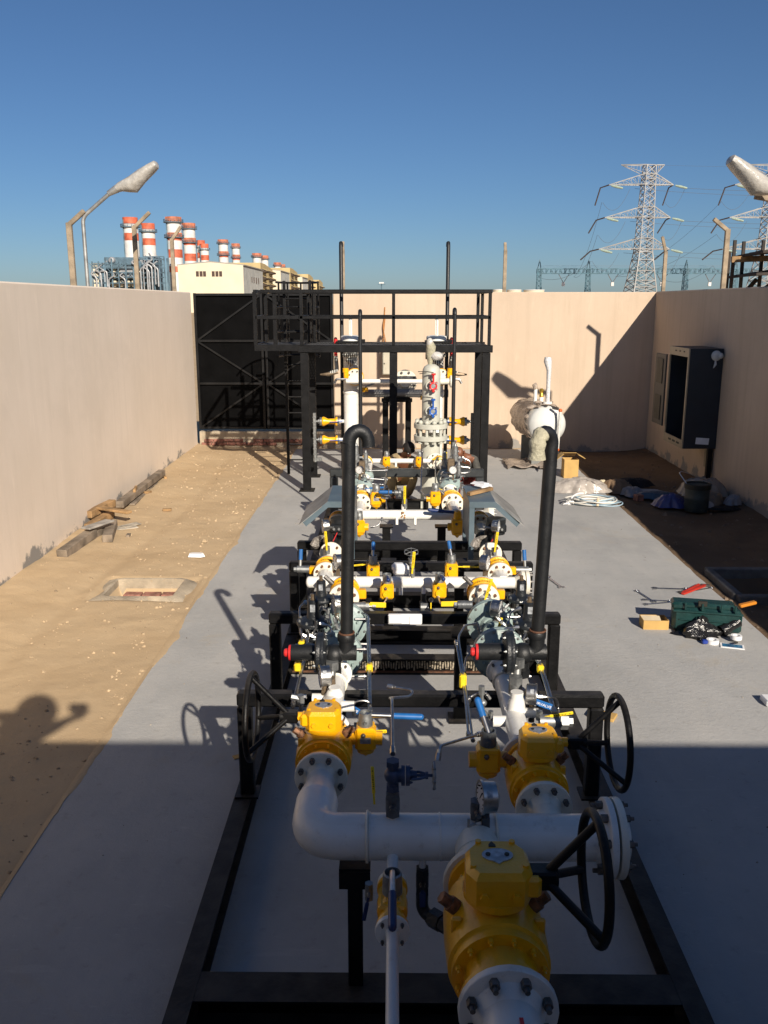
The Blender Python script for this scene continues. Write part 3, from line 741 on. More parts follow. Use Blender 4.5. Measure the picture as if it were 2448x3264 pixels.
# conductors
WIRE = mat('power_line_wire', (.12, .14, .17), .6, var=0)
def cable(a, b, sag, lab, r=.055):
    a, b = Vector(a), Vector(b); pts = []
    for i in range(17):
        f = i/16; p = a.lerp(b, f); p.z -= sag*4*f*(1-f); pts.append(p)
    mb = MB(); mb.tube(pts, r, 4); solo('power_line', mb, WIRE, lab, 'cable', 'power lines by the pylons')
def PT(px, py, Yd): return (xat(px, Yd), Yd, zat(py, Yd))
nm = {400: 'top', 470.5: 'middle', 538.5: 'lowest'}
for zl in (400, 470.5, 538.5):
    xr = {400: 1440, 470.5: 1438, 538.5: 1441}[zl]; xl = {400: 1300, 470.5: 1294, 538.5: 1284}[zl]; x2 = {400: 1567, 470.5: 1562, 538.5: 1560}[zl]
    cable(PT(xr+24, zl+7, YP), PT(2000, zl+3, YP-20), 1.5, 'cable running level off the %s arm tip of the clear pylon' % nm[zl])
    cable(PT(xl+60, zl+8, YP), PT(2000, zl+14, YP-10), 2.2, 'cable passing behind the clear pylon under its %s arm' % nm[zl])
    cable(PT(xl-8, zl+(37 if zl < 530 else 26), YP), PT(1160 if zl > 500 else 1240, 598, YP+60), 3.5 if zl > 500 else 5, 'cable dropping from the %s arm to the teal gantry' % nm[zl])
    cable(PT(x2-22, zl+36, YP), PT(1330 if zl < 500 else 1420, 598, YP+60), 4, 'long slanting cable from the %s arm of the half hidden pylon' % nm[zl])
    cable(PT(xl-6, zl+38 if zl < 530 else zl+26, YP), PT(xl+50, zl+8, YP), 5, 'loop of cable hung under the %s arm of the clear pylon' % nm[zl])
    cable(PT(xr-14, zl+38, YP), PT(xr+26, zl+7, YP), 4, 'loop of cable hung under the outer %s arm tip of the clear pylon' % nm[zl])
    cable(PT(x2-22, zl+36, YP), PT(x2+40, zl+8, YP), 5, 'loop of cable hung under the %s arm of the half hidden pylon' % nm[zl])
cable(PT(1419, 358, YP), PT(2000, 360, YP-20), .6, 'thin earth wire from the very top of the clear pylon', .03)
# teal substation gantry
TEAL = mat('teal_gantry_steel', (.06, .15, .20), .6, var=.25, scale=.4)
YG = 400.
t = thing('substation_gantry', 'low teal lattice gantry running behind the pylons', 'gantry', (xat(1420, YG), YG, -.3))
def gx(px): return xat(px, YG)
def gz(py): return zat(py, YG)
mb = MB(); za, zb_ = gz(581), gz(591)
for (y) in (YG-.9, YG+.9):
    for z in (za, zb_): mb.box(((gx(1160)+gx(1800))/2, y, z), (gx(1800)-gx(1160), .32, .32))
    for k in range(64):
        x0 = gx(1160+k*10); x1 = gx(1165+k*10); mb.box((x0, y, (za+zb_)/2), (.2, .2, za-zb_)); mb.bar((x0, y, za), (x1, y, zb_), .16, up=(0, 1, 0)) if k % 2 else mb.bar((x1, y, za), (x0, y, zb_), .16, up=(0, 1, 0))
part('lattice_beam', mb, TEAL, t, smooth=False)
mb = MB(); mb.box(((gx(1172)+gx(1800))/2, YG, gz(577)), (gx(1800)-gx(1172), .06, .06)); mb.box(((gx(1172)+gx(1800))/2, YG, gz(574)), (gx(1800)-gx(1172), .06, .06)); part('bus_wire', mb, WIRE, t)
for px in (1165, 1271, 1377, 1481, 1588, 1700):
    mb = MB(); c = gx(px)
    for sx in (-1, 1):
        for sy in (-1, 1):
            mb.bar((c+sx*1.25, YG+sy*1.25, -.3), (c+sx*.75, YG+sy*.75, gz(582)), .3, up=(0, 1, 0)); mb.bar((c+sx*.75, YG+sy*.75, gz(582)), (c, YG, gz(561)), .22, up=(0, 1, 0))
        for k in range(9):
            z0 = -.3+(gz(582)+.3)*k/9; z1 = -.3+(gz(582)+.3)*(k+1)/9; h = 1.25-.5*k/9
            mb.bar((c-h, YG+sx*h, z0), (c+h, YG+sx*h, z1), .15, up=(0, 1, 0)); mb.bar((c+h, YG+sx*h, z0), (c-h, YG+sx*h, z1), .15, up=(0, 1, 0)); mb.box((c, YG+sx*h, z1), (h*2, .12, .12))
    part('lattice_leg', mb, TEAL, t, smooth=False)
for px in (1218, 1324, 1430, 1534):
    mb = MB(); c = gx(px); mb.bar((c-2.2, YG, gz(592)), (c, YG, gz(611)), .22, up=(0, 1, 0)); mb.bar((c+2.4, YG, gz(592)), (c, YG, gz(611)), .22, up=(0, 1, 0)); part('insulator_vee', mb, DINS, t)
    mb = MB(); mb.box((c, YG, gz(614)), (1.3, .9, 1.7), .1); part('line_trap', mb, CHW, t)
# floodlight mast and pale flat roofs just over the end wall
t = thing('floodlight_mast', 'tiny floodlight mast on the skyline behind the platform', 'mast', (xat(824, 420), 420, -.3))
mb = MB(); mb.cyl((xat(824, 420), 420, -.3), (xat(824, 420), 420, zat(612, 420)), .35, n=6); mb.box((xat(824, 420), 420, zat(614, 420)), (3.4, 1.6, .3)); part('mast', mb, BSTEEL, t)
for k in range(4):
    mb = MB(); mb.box((xat(820+k*2.6, 420), 419.4, zat(611, 420)), (.5, .3, .6)); part('lamp_head', mb, CHW, t)
for i, (a, b, h, lab) in enumerate(((1030, 1062, 625.5, 'pale flat roof low over the end wall, beside the platform railing'), (1066, 1092, 624.5, 'pale flat roof low over the end wall, at the lone post'), (1096, 1128, 625, 'pale flat roof low over the end wall, middle of its row'), (1132, 1178, 625.2, 'long pale flat roof low over the end wall, toward the gantry'))):
    t = thing('storage_tank', lab, 'tank', (xat((a+b)/2, 300), 300, -.3), 'pale flat roofs over the end wall')
    c = xat((a+b)/2, 300); r_ = (xat(b, 300)-xat(a, 300))/2
    mb = MB(); mb.cyl((c, 300, -.3), (c, 300, zat(h+2.2, 300)), r_*.97, n=32); part('shell', mb, CRM, t)
    mb = MB(); mb.lathe([(r_, zat(h+2.2, 300)), (r_, zat(h+.8, 300)), (0, zat(h-.3, 300))], (c, 300, 0), (0, 0, 1), 32); part('roof', mb, CHW, t)

# ---------------------------------------------------------------- piping components
random.seed(3)
CARR = mat('valve_casting_grey', (.13, .14, .15), .45, metal=.4, var=.2, scale=20, bump=.15)
STICK = mat('silver_sticker', (.40, .42, .44), .4, metal=.2, var=.3, scale=60)
def flange(mb, c, axis, r, t, hub, hl, n=28):
    """raised flange disc at c (face), thickness t towards +axis, tapering to a hub"""
    mb.lathe([(r*.55, -.002), (r*.99, 0), (r, .003), (r, t-.003), (r*.985, t), (hub*1.25, t+.002), (hub, t+hl)], c, axis, n)

def pipe_run(name, label, cat, pts, r, base, rad=.15, m=WHITE, fl=(), welds=(), group=None, caps=()):
    """fl: list of (centre, axis away from the pipe, flange radius, thickness, n bolts, bolt material)"""
    t = thing(name, label, cat, base, group)
    mb = MB(); mb.tube(bend(pts, rad, 10), r, 24)
    for (c, a) in welds: mb.ring(c, a, r*1.005, .004, 24, 5)
    for (c, a) in caps: mb.lathe([(r, 0), (r*.96, r*.22), (r*.75, r*.42), (r*.4, r*.54), (0, r*.58)], c, a, 24)
    part('pipe', mb, m, t)
    for (c, a, fr, th, nb, bm) in fl:
        a = Vector(a); c = Vector(c); mb = MB()
        flange(mb, c, -a, fr, th, r, fr*.28)
        mb.use(1).bolts(c-a*th, -a, fr*.80, nb, fr*.105, fr*.18)
        part('flange', mb, (m, bm), t)
    return t

def text_mb(txt, o, ux, uy, size):
    """raised lettering of the built-in font laid at o"""
    cu = bpy.data.curves.new('lettering', 'FONT'); cu.body = txt; cu.size = size; cu.extrude = .0006; cu.align_x = 'LEFT'
    ob = bpy.data.objects.new('lettering', cu); COL.objects.link(ob); dg = bpy.context.evaluated_depsgraph_get()
    me = bpy.data.meshes.new_from_object(ob.evaluated_get(dg)); ux, uy = Vector(ux), Vector(uy); w = ux.cross(uy); mb = MB()
    mb._add([Vector(o)+ux*v.co.x+uy*v.co.y+w*v.co.z for v in me.vertices], [tuple(p.vertices) for p in me.polygons])
    bpy.data.objects.remove(ob); bpy.data.curves.remove(cu); bpy.data.meshes.remove(me); return mb
def lever_text(mb, o, ux, uy, ln, h, n=7):
    """a row of small dark letter strokes"""
    o = Vector(o); ux = Vector(ux); uy = Vector(uy); w = ux.cross(uy)
    x = 0
    for k in range(n):
        l = ln/n*(.62)
        p = o+ux*(k*ln/n)
        M = Matrix((ux, uy, w)).transposed()
        if k % 3 == 0: mb.box(p+ux*l*.1, (l*.3, h, .0012), 0, M); mb.box(p+ux*l*.5+uy*h*.4, (l*.6, h*.2, .0012), 0, M)
        elif k % 3 == 1: mb.box(p+ux*l*.1, (l*.3, h, .0012), 0, M); mb.box(p+ux*l*.7, (l*.3, h, .0012), 0, M)
        else: mb.box(p+ux*l*.4, (l*.3, h, .0012), 0, M); mb.box(p+ux*l*.4-uy*h*.4, (l*.8, h*.2, .0012), 0, M)

def gear_valve(label, loc, D, L, side, wheel_r, wx, tall=1., cat='valve', group='gear operated valves with handwheels', boss=True):
    """big yellow trunnion valve, bore along Y, centre at loc; handwheel on side (+1/-1)"""
    t = thing('gear_valve', label, cat, loc, group); c = Vector(loc); r = D/2
    mb = MB()
    mb.lathe([(r*.90, -L/2), (r*.90, -L/2+.022), (r*.74, -L/2+.03), (r*.76, -L*.30), (r*1.0, -L*.295), (r*1.0, -L*.235), (r*1.07, -L*.225), (r*1.10, 0), (r*1.07, L*.225), (r*1.0, L*.235), (r*1., L*.295), (r*.76, L*.30), (r*.74, L/2-.03), (r*.90, L/2-.022), (r*.90, L/2)], c, (0, 1, 0), 36)
    for sg in (-1, 1): mb.bolts(c+V(0, sg*L*.295, 0), (0, sg, 0), r*.90, 12, r*.062, r*.12)
    for a in (.62, 2.5): mb.box(c+V(r*1.08*math.cos(a), -.1*L, r*1.08*math.sin(a)), (.03*tall, .02, .05*tall), .006)
    part('valve_body', mb, YEL, t)
    h0 = r*1.0; hb = .075*tall
    mb = MB(); mb.cyl(c+V(0, 0, h0*.8), c+V(0, 0, h0+.035*tall), r*.55, n=24); mb.cyl(c+V(0, 0, h0+.02*tall), c+V(0, 0, h0+.04*tall), r*.72, n=24)
    part('neck', mb, YEL, t)
    gw = r*.66; zg = c.z+h0+.04*tall
    poly = [(-gw*.62, gw*.95), (gw*.62, gw*.95), (gw*1.0, gw*.45), (gw*1.04, -gw*.55), (gw*.75, -gw*.98), (-gw*.75, -gw*.98), (-gw*1.04, -gw*.55), (-gw*1.0, gw*.45)]
    mb = MB(); mb.prism(poly, 0, hb, (c.x, c.y, zg), sc0=1.0, sc1=1.0); mb.prism(poly, hb, hb+.018*tall, (c.x, c.y, zg), sc0=1.0, sc1=.86)
    mb.prism([(x*.8, y*.8) for x, y in poly], -.02*tall, .0, (c.x, c.y, zg))
    mb.box((c.x+side*gw*.2, c.y-gw*.35, zg+hb*.5), (gw*2.25, gw*.8, hb*.85), .012)
    for (qx, qy) in ((-.55, .75), (.55, .75), (.82, -.5), (-.82, -.5)): mb.hexa((c.x+qx*gw, c.y+qy*gw, zg+hb), (c.x+qx*gw, c.y+qy*gw, zg+hb+.024*tall), .009*tall)
    for q in (-.5, .5): mb.hexa((c.x+q*gw, c.y-gw*.95, zg+hb*.4), (c.x+q*gw, c.y-gw*1.12, zg+hb*.4), .012*tall)
    part('gearbox', mb, YEL, t, ang=30)
    zt = zg+hb+.018*tall
    mb = MB(); n = 20
    pl = [(gw*.50*math.cos(2*math.pi*k/n), gw*.34*math.sin(2*math.pi*k/n)*(1.35 if math.sin(2*math.pi*k/n) < -.97 else 1)) for k in range(n)]
    mb.prism(pl, 0, .004, (c.x, c.y+gw*.05, zt))
    np_ = part('nameplate', mb, PLATE, t, smooth=False)
    mb = MB()
    for q in (-.3, .3): mb.cyl((c.x+q*gw, c.y+gw*.05, zt+.003), (c.x+q*gw, c.y+gw*.05, zt+.008), .007*tall, n=8)
    mb.prism([(-.012, 0), (.012, 0), (.012, .01), (0, .03), (-.012, .01)], 0, .003, (c.x-gw*.12, c.y+gw*.5, zt)); part('rivet', mb, INK, np_, smooth=False)
    # shaft and dished handwheel
    ys, zs = c.y-gw*.25, zg+hb*.62
    hx = c.x+side*(wx*.46)
    mb = MB(); mb.cyl((c.x+side*gw*1.2, ys, zs), (c.x+side*gw*1.75, ys, zs), .022*tall, n=14); part('shaft_housing', mb, YEL, t)
    wl = None
    mb = MB(); mb.ring((c.x+side*wx, ys, zs), (1, 0, 0), wheel_r, .0145*tall**.5, 48, 10)
    wl = part('handwheel', mb, BLACK, t)
    mb = MB(); mb.cyl((c.x+side*gw*1.7, ys, zs), (hx+side*.05, ys, zs), .028*tall, n=14); mb.box((hx, ys, zs), (.075*tall, .055*tall, .055*tall), .008); part('hub', mb, BLACK, wl)
    for k in range(3):
        a = 2*math.pi*k/3+(math.pi if side > 0 else 0)*0+.02+math.pi/2
        mb = MB(); mb.cyl((hx, ys, zs), (c.x+side*wx, ys+wheel_r*math.cos(a), zs+wheel_r*math.sin(a)), .0125*tall, n=10); part('spoke', mb, BLACK, wl)
    if boss:
        for a in (.75, 2.45):
            mb = MB(); q = c+V(r*1.05*math.cos(a), .02, r*1.05*math.sin(a)); d = V(math.cos(a), 0, math.sin(a)); mb.cyl(q, q+d*.03*tall, .022*tall, n=12); mb.hexa(q+d*.03*tall, q+d*.06*tall, .017*tall); part('drain_plug', mb, RUSTB, t)
    return t

def split_valve(label, loc, D, L, axis='Y', cap=.04, group='yellow flanged ball valves', cat='valve', bm=RUSTB, back_white=True, face_white=True, boss=-1, handle=None):
    """compact yellow two-piece flanged ball valve between white companion flanges, bore along Y"""
    t = thing('flanged_ball_valve', label, cat, loc, group); c = Vector(loc); r = D/2
    mb = MB()
    mb.lathe([(r*.98, -L/2), (r, -L/2+.004), (r, -L/2+.022), (r*.80, -L/2+.028), (r*.78, -L*.18), (r*.95, -L*.15), (r*.99, -L*.08), (r*.93, -.004), (r*.93, .004), (r*.99, L*.08), (r*.95, L*.15), (r*.78, L*.2), (r*.80, L/2-.028), (r, L/2-.022), (r, L/2-.004), (r*.98, L/2)], c, (0, 1, 0), 32)
    if boss: mb.box(c+V(boss*r*1.12, 0, r*.05), (r*.6, L*.34, r*.62), .008)
    part('valve_body', mb, YEL, t)
    mb = MB(); lever_text(mb, c+V(-r*.38, -L*.11, r*.955), (1, 0, 0), (0, .6, .8), r*.85, r*.16, 8)
    part('cast_lettering', mb, INK, t, smooth=False)
    if face_white:
        mb = MB(); flange(mb, c+V(0, -L/2, 0), (0, -1, 0), r*.99, .024, r*.52, r*.30); mb.use(1).bolts(c+V(0, -L/2-.024, 0), (0, -1, 0), r*.74, 4 if D < .2 else 8, r*.115, r*.14)
        part('flange', mb, (CREAM, bm), t)
    if back_white:
        mb = MB(); flange(mb, c+V(0, L/2, 0), (0, 1, 0), r*.99, .024, r*.52, r*.30); mb.use(1).bolts(c+V(0, L/2+.024, 0), (0, 1, 0), r*.74, 4 if D < .2 else 8, r*.115, r*.14)
        part('flange', mb, (CREAM, bm), t)
    if boss:
        mb = MB(); q = c+V(-boss*r*.75, 0, r*.72); d = V(-boss*.72, 0, .7); mb.cyl(q, q+d*.04, r*.16, n=10); mb.hexa(q+d*.035, q+d*.085, r*.15); part('plug', mb, BOLT, t)
    if handle:
        sx, up = handle
        mb = MB(); q = c+V(boss*r*1.4, 0, r*.1); mb.cyl(q, q+V(boss*r*1.0, 0, 0), r*.30, n=16); mb.hexa(q+V(boss*r*1.0, 0, 0), q+V(boss*r*1.25, 0, 0), r*.2); part('stem_bonnet', mb, ZINC, t)
        e = q+V(boss*r*.75, 0, 0)
        mb = MB(); mb.cyl(e, e+V(sx*.10, .02, up*.55), .013, n=10); hd = part('lever', mb, ZINC, t)
        mb = MB(); mb.cyl(e+V(sx*.10, .02, up*.55), e+V(sx*.2, .04, up*1.15), .017, n=10); part('grip', mb, BLUE, hd)
    return t

def box_valve(label, loc, s, ports, lever, tilt=0, neck_m=ZINC, group='small yellow forged valves', grip=BLUE, lm=STEEL, cone=True, plate=False):
    """small yellow forged valve block: ports along X, neck on top, lever = (dx,dy,dz) full vector or None; s = body width"""
    t = thing('forged_valve', label, 'valve', loc, group); c = Vector(loc)
    mb = MB(); mb.box(c, (s, s*.8, s*1.15), s*.13)
    mb.box(c+V(0, 0, s*.50), (s*.86, s*.86, s*.26), s*.06)
    for p in ports: mb.cyl(c+V(p*s*.45, 0, -s*.05), c+V(p*s*.80, 0, -s*.05), s*.34, n=12)
    if not ports: mb.cyl(c+V(0, -s*.38, -s*.1), c+V(0, -s*.55, -s*.1), s*.3, n=14)
    if cone: mb.lathe([(s*.48, 0), (s*.42, -s*.20), (s*.17, -s*.30), (s*.14, -s*.38), (0, -s*.50)], c-V(0, 0, s*.5), (0, 0, 1), 12)
    part('body', mb, YEL, t, ang=30)
    mb = MB(); mb.lathe([(s*.34, 0), (s*.33, s*.5), (s*.31, s*.55), (s*.31, s*.72), (s*.25, s*.72), (s*.25, s*.6), (0, s*.6)], c+V(0, 0, s*.58), (0, 0, 1), 16)
    mb.cyl(c+V(0, 0, s*.9), c+V(0, -s*.42, s*.9), s*.08, n=8)
    part('neck', mb, neck_m, t)
    if plate:
        mb = MB(); mb.box(c+V(0, -s*.405, s*.02), (s*.5, .003, s*.3)); part('rating_plate', mb, PLATE, t, smooth=False)
    mb = MB(); mb.sph(c+V(-s*.1, -s*.42, s*.28), s*.12, 8); part('bolt', mb, BOLT, t)
    if lever:
        d = Vector(lever); e = c+V(0, 0, s*1.15)
        mb = MB(); mb.cyl(e, e+d*.52, s*.12, n=10); hd = part('lever', mb, lm, t)
        mb = MB(); mb.cyl(e+d*.5, e+d, s*.155, n=12); mb.sph(e+d, s*.155, 8); part('grip', mb, grip, hd)
    return t

def gauge(label, loc, r, face, stem, group='pressure gauges', block=BRONZE, tee=True, handle=None):
    """pressure gauge: centre loc, dial facing `face`, stem of length `stem` downwards with a small block valve"""
    t = thing('pressure_gauge', label, 'gauge', (loc[0], loc[1], loc[2]-r-stem), group); c = Vector(loc); f = Vector(face).normalized()
    mb = MB(); mb.lathe([(0, -r*.62), (r*.80, -r*.62), (r*.95, -r*.52), (r*.97, r*.22), (r*1.06, r*.24), (r*1.06, r*.40), (r*.92, r*.42), (r*.90, r*.34), (0, r*.34)], c, f, 28); part('case', mb, STEEL, t)
    mb = MB(); mb.cyl(c+f*r*.345, c+f*r*.36, r*.89, n=24); dl = part('dial', mb, DIAL, t)
    u, v, a = basis(f)
    mb = MB()
    for k in range(10):
        an = -2.2+k*.489; p = c+f*r*.365+(Vector((0, 0, 1))*math.cos(an)+f.cross(Vector((0, 0, 1)))*math.sin(an))*r*.72
        mb.sph(p, r*.055, 6)
    q = Vector((0, 0, 1))*.8+f.cross(Vector((0, 0, 1)))*-.6; mb.bar(c+f*r*.37-q*r*.15, c+f*r*.37+q*r*.6, r*.05, r*.03)
    part('pointer', mb, INK, dl, smooth=False)
    mb = MB(); lab_c = c+V(0, 0, r*.965); 
    side = f.cross(V(0, 0, 1)); n = (V(0, -.75, .62) if abs(f.x) > .5 else V(-.5, 0, .86)).normalized()
    M = Matrix((f, n.cross(f) if n.cross(f).length > .1 else V(0, 0, 1), n)).transposed(); mb.box(c-f*r*.15+n*r*.962, (r*.34, r*.42, .003), 0, M); part('sticker', mb, STICK, t, smooth=False)
    b = c-V(0, 0, r)
    mb = MB(); mb.hexa(b+V(0, 0, r*.12), b-V(0, 0, stem*.25), r*.26); mb.box(b-V(0, 0, stem*.6), (r*.5, r*.5, stem*.72), r*.05); mb.cyl(b-V(0, 0, stem*.9), b-V(0, 0, stem), r*.3, n=12); bl = part('block_valve', mb, block, t)
    if handle:
        h = Vector(handle); e = b-V(0, 0, stem*.55); mb = MB(); mb.cyl(e, e+h, r*.13, n=8); pp = V(0, 0, 1) if abs(h.z) < .5*h.length else V(1, 0, 0)
        mb.hexa(e+h*.3, e+h*.6, r*.19); mb.cyl(e+h-pp*r*.55, e+h+pp*r*.55, r*.09, n=8); part('tee_handle', mb, STEEL, t)
    return t

def handle_valve(label, loc, r, h, hv, grip=YELM, body=ZINC, group='small valves with flat yellow handles', text=True, w=None, off=(0, 0, 0)):
    """little threaded ball valve, vertical, centre loc, with a flat lever hv (vector)"""
    t = thing('threaded_ball_valve', label, 'valve', (loc[0], loc[1], loc[2]-h/2), group); c = Vector(loc)
    mb = MB(); mb.hexa(c-V(0, 0, h/2), c-V(0, 0, h*.25), r*1.05); mb.cyl(c-V(0, 0, h*.27), c+V(0, 0, h*.27), r*.98, n=16); mb.hexa(c+V(0, 0, h*.25), c+V(0, 0, h/2), r*1.05); mb.cyl(c, c+V(0, -r*1.5, 0), r*.5, n=10)
    mb.hexa(c+V(0, -r*1.5, 0), c+V(0, -r*1.9, 0), r*.42); part('body', mb, body, t)
    d = Vector(hv); e = c+V(0, -r*1.6, 0)+V(*off); ww = w or r*.95
    upv = V(0, -1, 0) if abs(d.normalized().y) < .8 else V(0, 0, 1)
    mb = MB(); mb.bar(e, e+d*.3, ww*.6, .005, up=upv); mb.bar(e+d*.28, e+d, ww, .009, up=upv, ch=.003); hd = part('handle', mb, grip, t)
    if text:
        ux = d.normalized(); uy = upv.cross(ux).normalized(); 
        if grip is BLUE: mb = text_mb('EURVALVE', e+d*.46+upv*.006-uy*ww*.22, ux, uy, ww*.62)
        else: mb = MB(); lever_text(mb, e+d*.42+upv*.0055, ux, uy, d.length*.40, ww*.42, 7); mb.box(e+d*.9+upv*.0055, (.006, .006, .002))
        part('handle_lettering', mb, INK if grip is YELM else WINK, hd, smooth=False)
    return t

def globe_valve(label, loc, s, axis, m=CARR, wheel=ZINC, wr=1.0, group=None):
    """small flanged globe valve whose bonnet points along axis"""
    t = thing('globe_valve', label, 'valve', loc, group); c = Vector(loc); a = Vector(axis).normalized()
    mb = MB(); mb.sph(c, s*.62, 12); mb.cyl(c-V(0, 0, s*1.0), c+V(0, 0, s*1.0), s*.40, n=12); mb.hexa(c+V(0, 0, s*.75), c+V(0, 0, s*1.15), s*.5); mb.hexa(c-V(0, 0, s*.75), c-V(0, 0, s*1.15), s*.5)
    mb.cyl(c, c+a*s*.7, s*.5, n=14); part('body', mb, m, t)
    mb = MB(); mb.cyl(c+a*s*.6, c+a*s*.85, s*.72, n=18); mb.cyl(c+a*s*.92, c+a*s*1.2, s*.72, n=18); mb.bolts(c+a*s*1.2, a, s*.56, 6, s*.1, s*.12); mb.cyl(c+a*s*1.2, c+a*s*1.7, s*.34, n=12)
    u, v, _ = basis(a)
    for q in (-1, 1): mb.tube([c+a*s*1.3+u*s*.55*q, c+a*s*1.9+u*s*.45*q, c+a*s*2.35+u*s*.18*q], s*.1, 6)
    mb.cyl(c+a*s*1.5, c+a*s*3.0, s*.11, n=8); mb.hexa(c+a*s*2.3, c+a*s*2.5, s*.26); part('bonnet', mb, m, t)
    mb = MB(); e = c+a*s*2.9; mb.ring(e, a, s*.82*wr, s*.10, 20, 6); mb.cyl(e-a*s*.1, e+a*s*.15, s*.2, n=8)
    for k in range(6):
        an = k*1.047; d = (u*math.cos(an)+v*math.sin(an))*s*.82*wr; mb.cyl(e, e+d, s*.07, n=6); mb.sph(e+d*1.06, s*.14, 6)
    part('handwheel', mb, wheel, t)
    return t

def tubing(label, pts, r=.0065, rad=.05, m=STEEL, group='stainless tubing runs', cat='tubing', ends=True):
    mb = MB(); P = bend(pts, rad, 6); mb.tube(P, r, 8)
    if ends:
        for (a, b) in ((P[0], P[1]), (P[-1], P[-2])):
            d = (Vector(b)-Vector(a)).normalized(); mb.hexa(a, Vector(a)+d*.03, r*1.9); mb.cyl(Vector(a)+d*.03, Vector(a)+d*.045, r*1.5, n=8)
    return solo('steel_tubing', mb, m, label, cat, group)
def clamp(label, loc, d=(.04, .05, .05)):
    mb = MB(); mb.box(loc, d, .008); mb.use(1); mb.hexa((loc[0], loc[1], loc[2]+d[2]/2), (loc[0], loc[1], loc[2]+d[2]/2+.012), .007)
    return solo('tubing_clamp', mb, (YELM, BOLT), label, 'clamp', 'yellow clamps on the tubing')

def regulator(label, loc, D, pl=-1, group='pressure regulators'):
    """grey-green diaphragm regulator, bore along Y: big bolted drum plus flanged body"""
    t = thing('pressure_regulator', label, 'regulator', loc, group); c = Vector(loc); r = D/2
    mb = MB()
    mb.lathe([(0, -.085), (r*.42, -.085), (r*.50, -.062), (r*.80, -.045), (r*.90, -.03), (r, -.026), (r, -.004), (r*.985, -.002), (r*.985, .002), (r, .004), (r, .026), (r*.9, .03), (r*.8, .045), (r*.5, .062), (r*.42, .085), (0, .085)], c, (0, 1, 0), 40)
    mb.use(1).bolts(c+V(0, -.026, 0), (0, -1, 0), r*.93, 12, .009, .010, ph=.26); part('diaphragm_housing', mb, (GREEN, ZINC), t)
    mb = MB(); mb.lathe([(r*.40, -.21), (r*.46, -.2), (r*.46, -.17), (r*.33, -.16), (r*.36, -.07), (r*.36, .07), (r*.33, .16), (r*.46, .17), (r*.46, .2), (r*.40, .21)], c, (0, 1, 0), 24)
    for k in range(8): mb.box(c+V(r*.66*math.cos(k*.785+.4), -.05, r*.66*math.sin(k*.785+.4)), (.012, .05, .012))
    part('valve_body', mb, GREEN, t)
    mb = MB()
    for z in (-.12, .07): mb.cyl(c+V(r*.5, -.07, z*D/.33), c+V(r*1.15, -.07, z*D/.33), .009, n=8); mb.hexa(c+V(r*1.05, -.07, z*D/.33), c+V(r*1.09, -.07, z*D/.33), .014)
    part('stud', mb, STEEL, t)
    return t

def pilot(label, loc, s, group='black pilot regulators', sticker=True):
    """black pilot: spring tower, bolted diaphragm disc, valve block; loc = disc centre; s = disc radius"""
    t = thing('pilot_regulator', label, 'pilot regulator', (loc[0], loc[1], loc[2]-s*1.8), group); c = Vector(loc)
    mb = MB(); mb.lathe([(s*.55, 0), (s*.42, s*.12), (s*.36, s*.55), (s*.35, s*1.25), (s*.28, s*1.32), (0, s*1.32)], c+V(0, 0, s*.08), (0, 0, 1), 20); tw = part('spring_tower', mb, PILOT, t)
    mb = MB(); mb.cyl(c+V(0, 0, s*1.38), c+V(0, 0, s*1.75), s*.13, n=10); mb.hexa(c+V(0, 0, s*1.38), c+V(0, 0, s*1.46), s*.2); part('adjusting_screw', mb, BRONZE, tw)
    if sticker:
        mb = MB(); mb.box(c+V(0, -s*.372, s*.95), (s*.30, .004, s*.46), 0); part('sticker', mb, STICK, tw, smooth=False)
    mb = MB(); mb.lathe([(s*.5, -s*.34), (s*.7, -s*.28), (s, -s*.16), (s*1.02, -s*.10), (s*1.02, s*.02), (s, s*.06), (s*.72, s*.16), (s*.5, s*.24)], c, (0, 0, 1), 28)
    mb.use(1).bolts(c+V(0, 0, s*.04), (0, 0, 1), s*.88, 8, s*.10, s*.11); mb.bolts(c-V(0, 0, s*.12), (0, 0, -1), s*.88, 8, s*.10, s*.14); part('diaphragm_disc', mb, (PILOT, ZINC), t)
    mb = MB(); mb.box(c+V(0, 0, -s*.85), (s*.85, s*.85, s*1.1), s*.1); mb.cyl(c+V(0, -s*.4, -s*.75), c+V(0, -s*.68, -s*.75), s*.3, n=14); mb.cyl(c+V(0, 0, -s*1.3), c+V(0, 0, -s*1.8), s*.3, n=12); mb.box(c+V(s*.1, -s*.1, -s*1.35), (s*.6, s*.7, s*.35), .01); part('valve_block', mb, PILOT, t)
    mb = MB()
    for (x, z) in ((-.42, -.5), (.42, -.5), (-.42, -1.1), (.42, -1.1)): mb.hexa(c+V(x*s*.8, -s*.42, z*s), c+V(x*s*.8, -s*.5, z*s), s*.09)
    mb.hexa(c+V(s*.4, -s*.1, -s*.8), c+V(s*.75, -s*.1, -s*.8), s*.13); mb.hexa(c+V(-s*.4, -s*.1, -s*.9), c+V(-s*.75, -s*.1, -s*.9), s*.13); part('fittings', mb, ZINC, t)
    return t

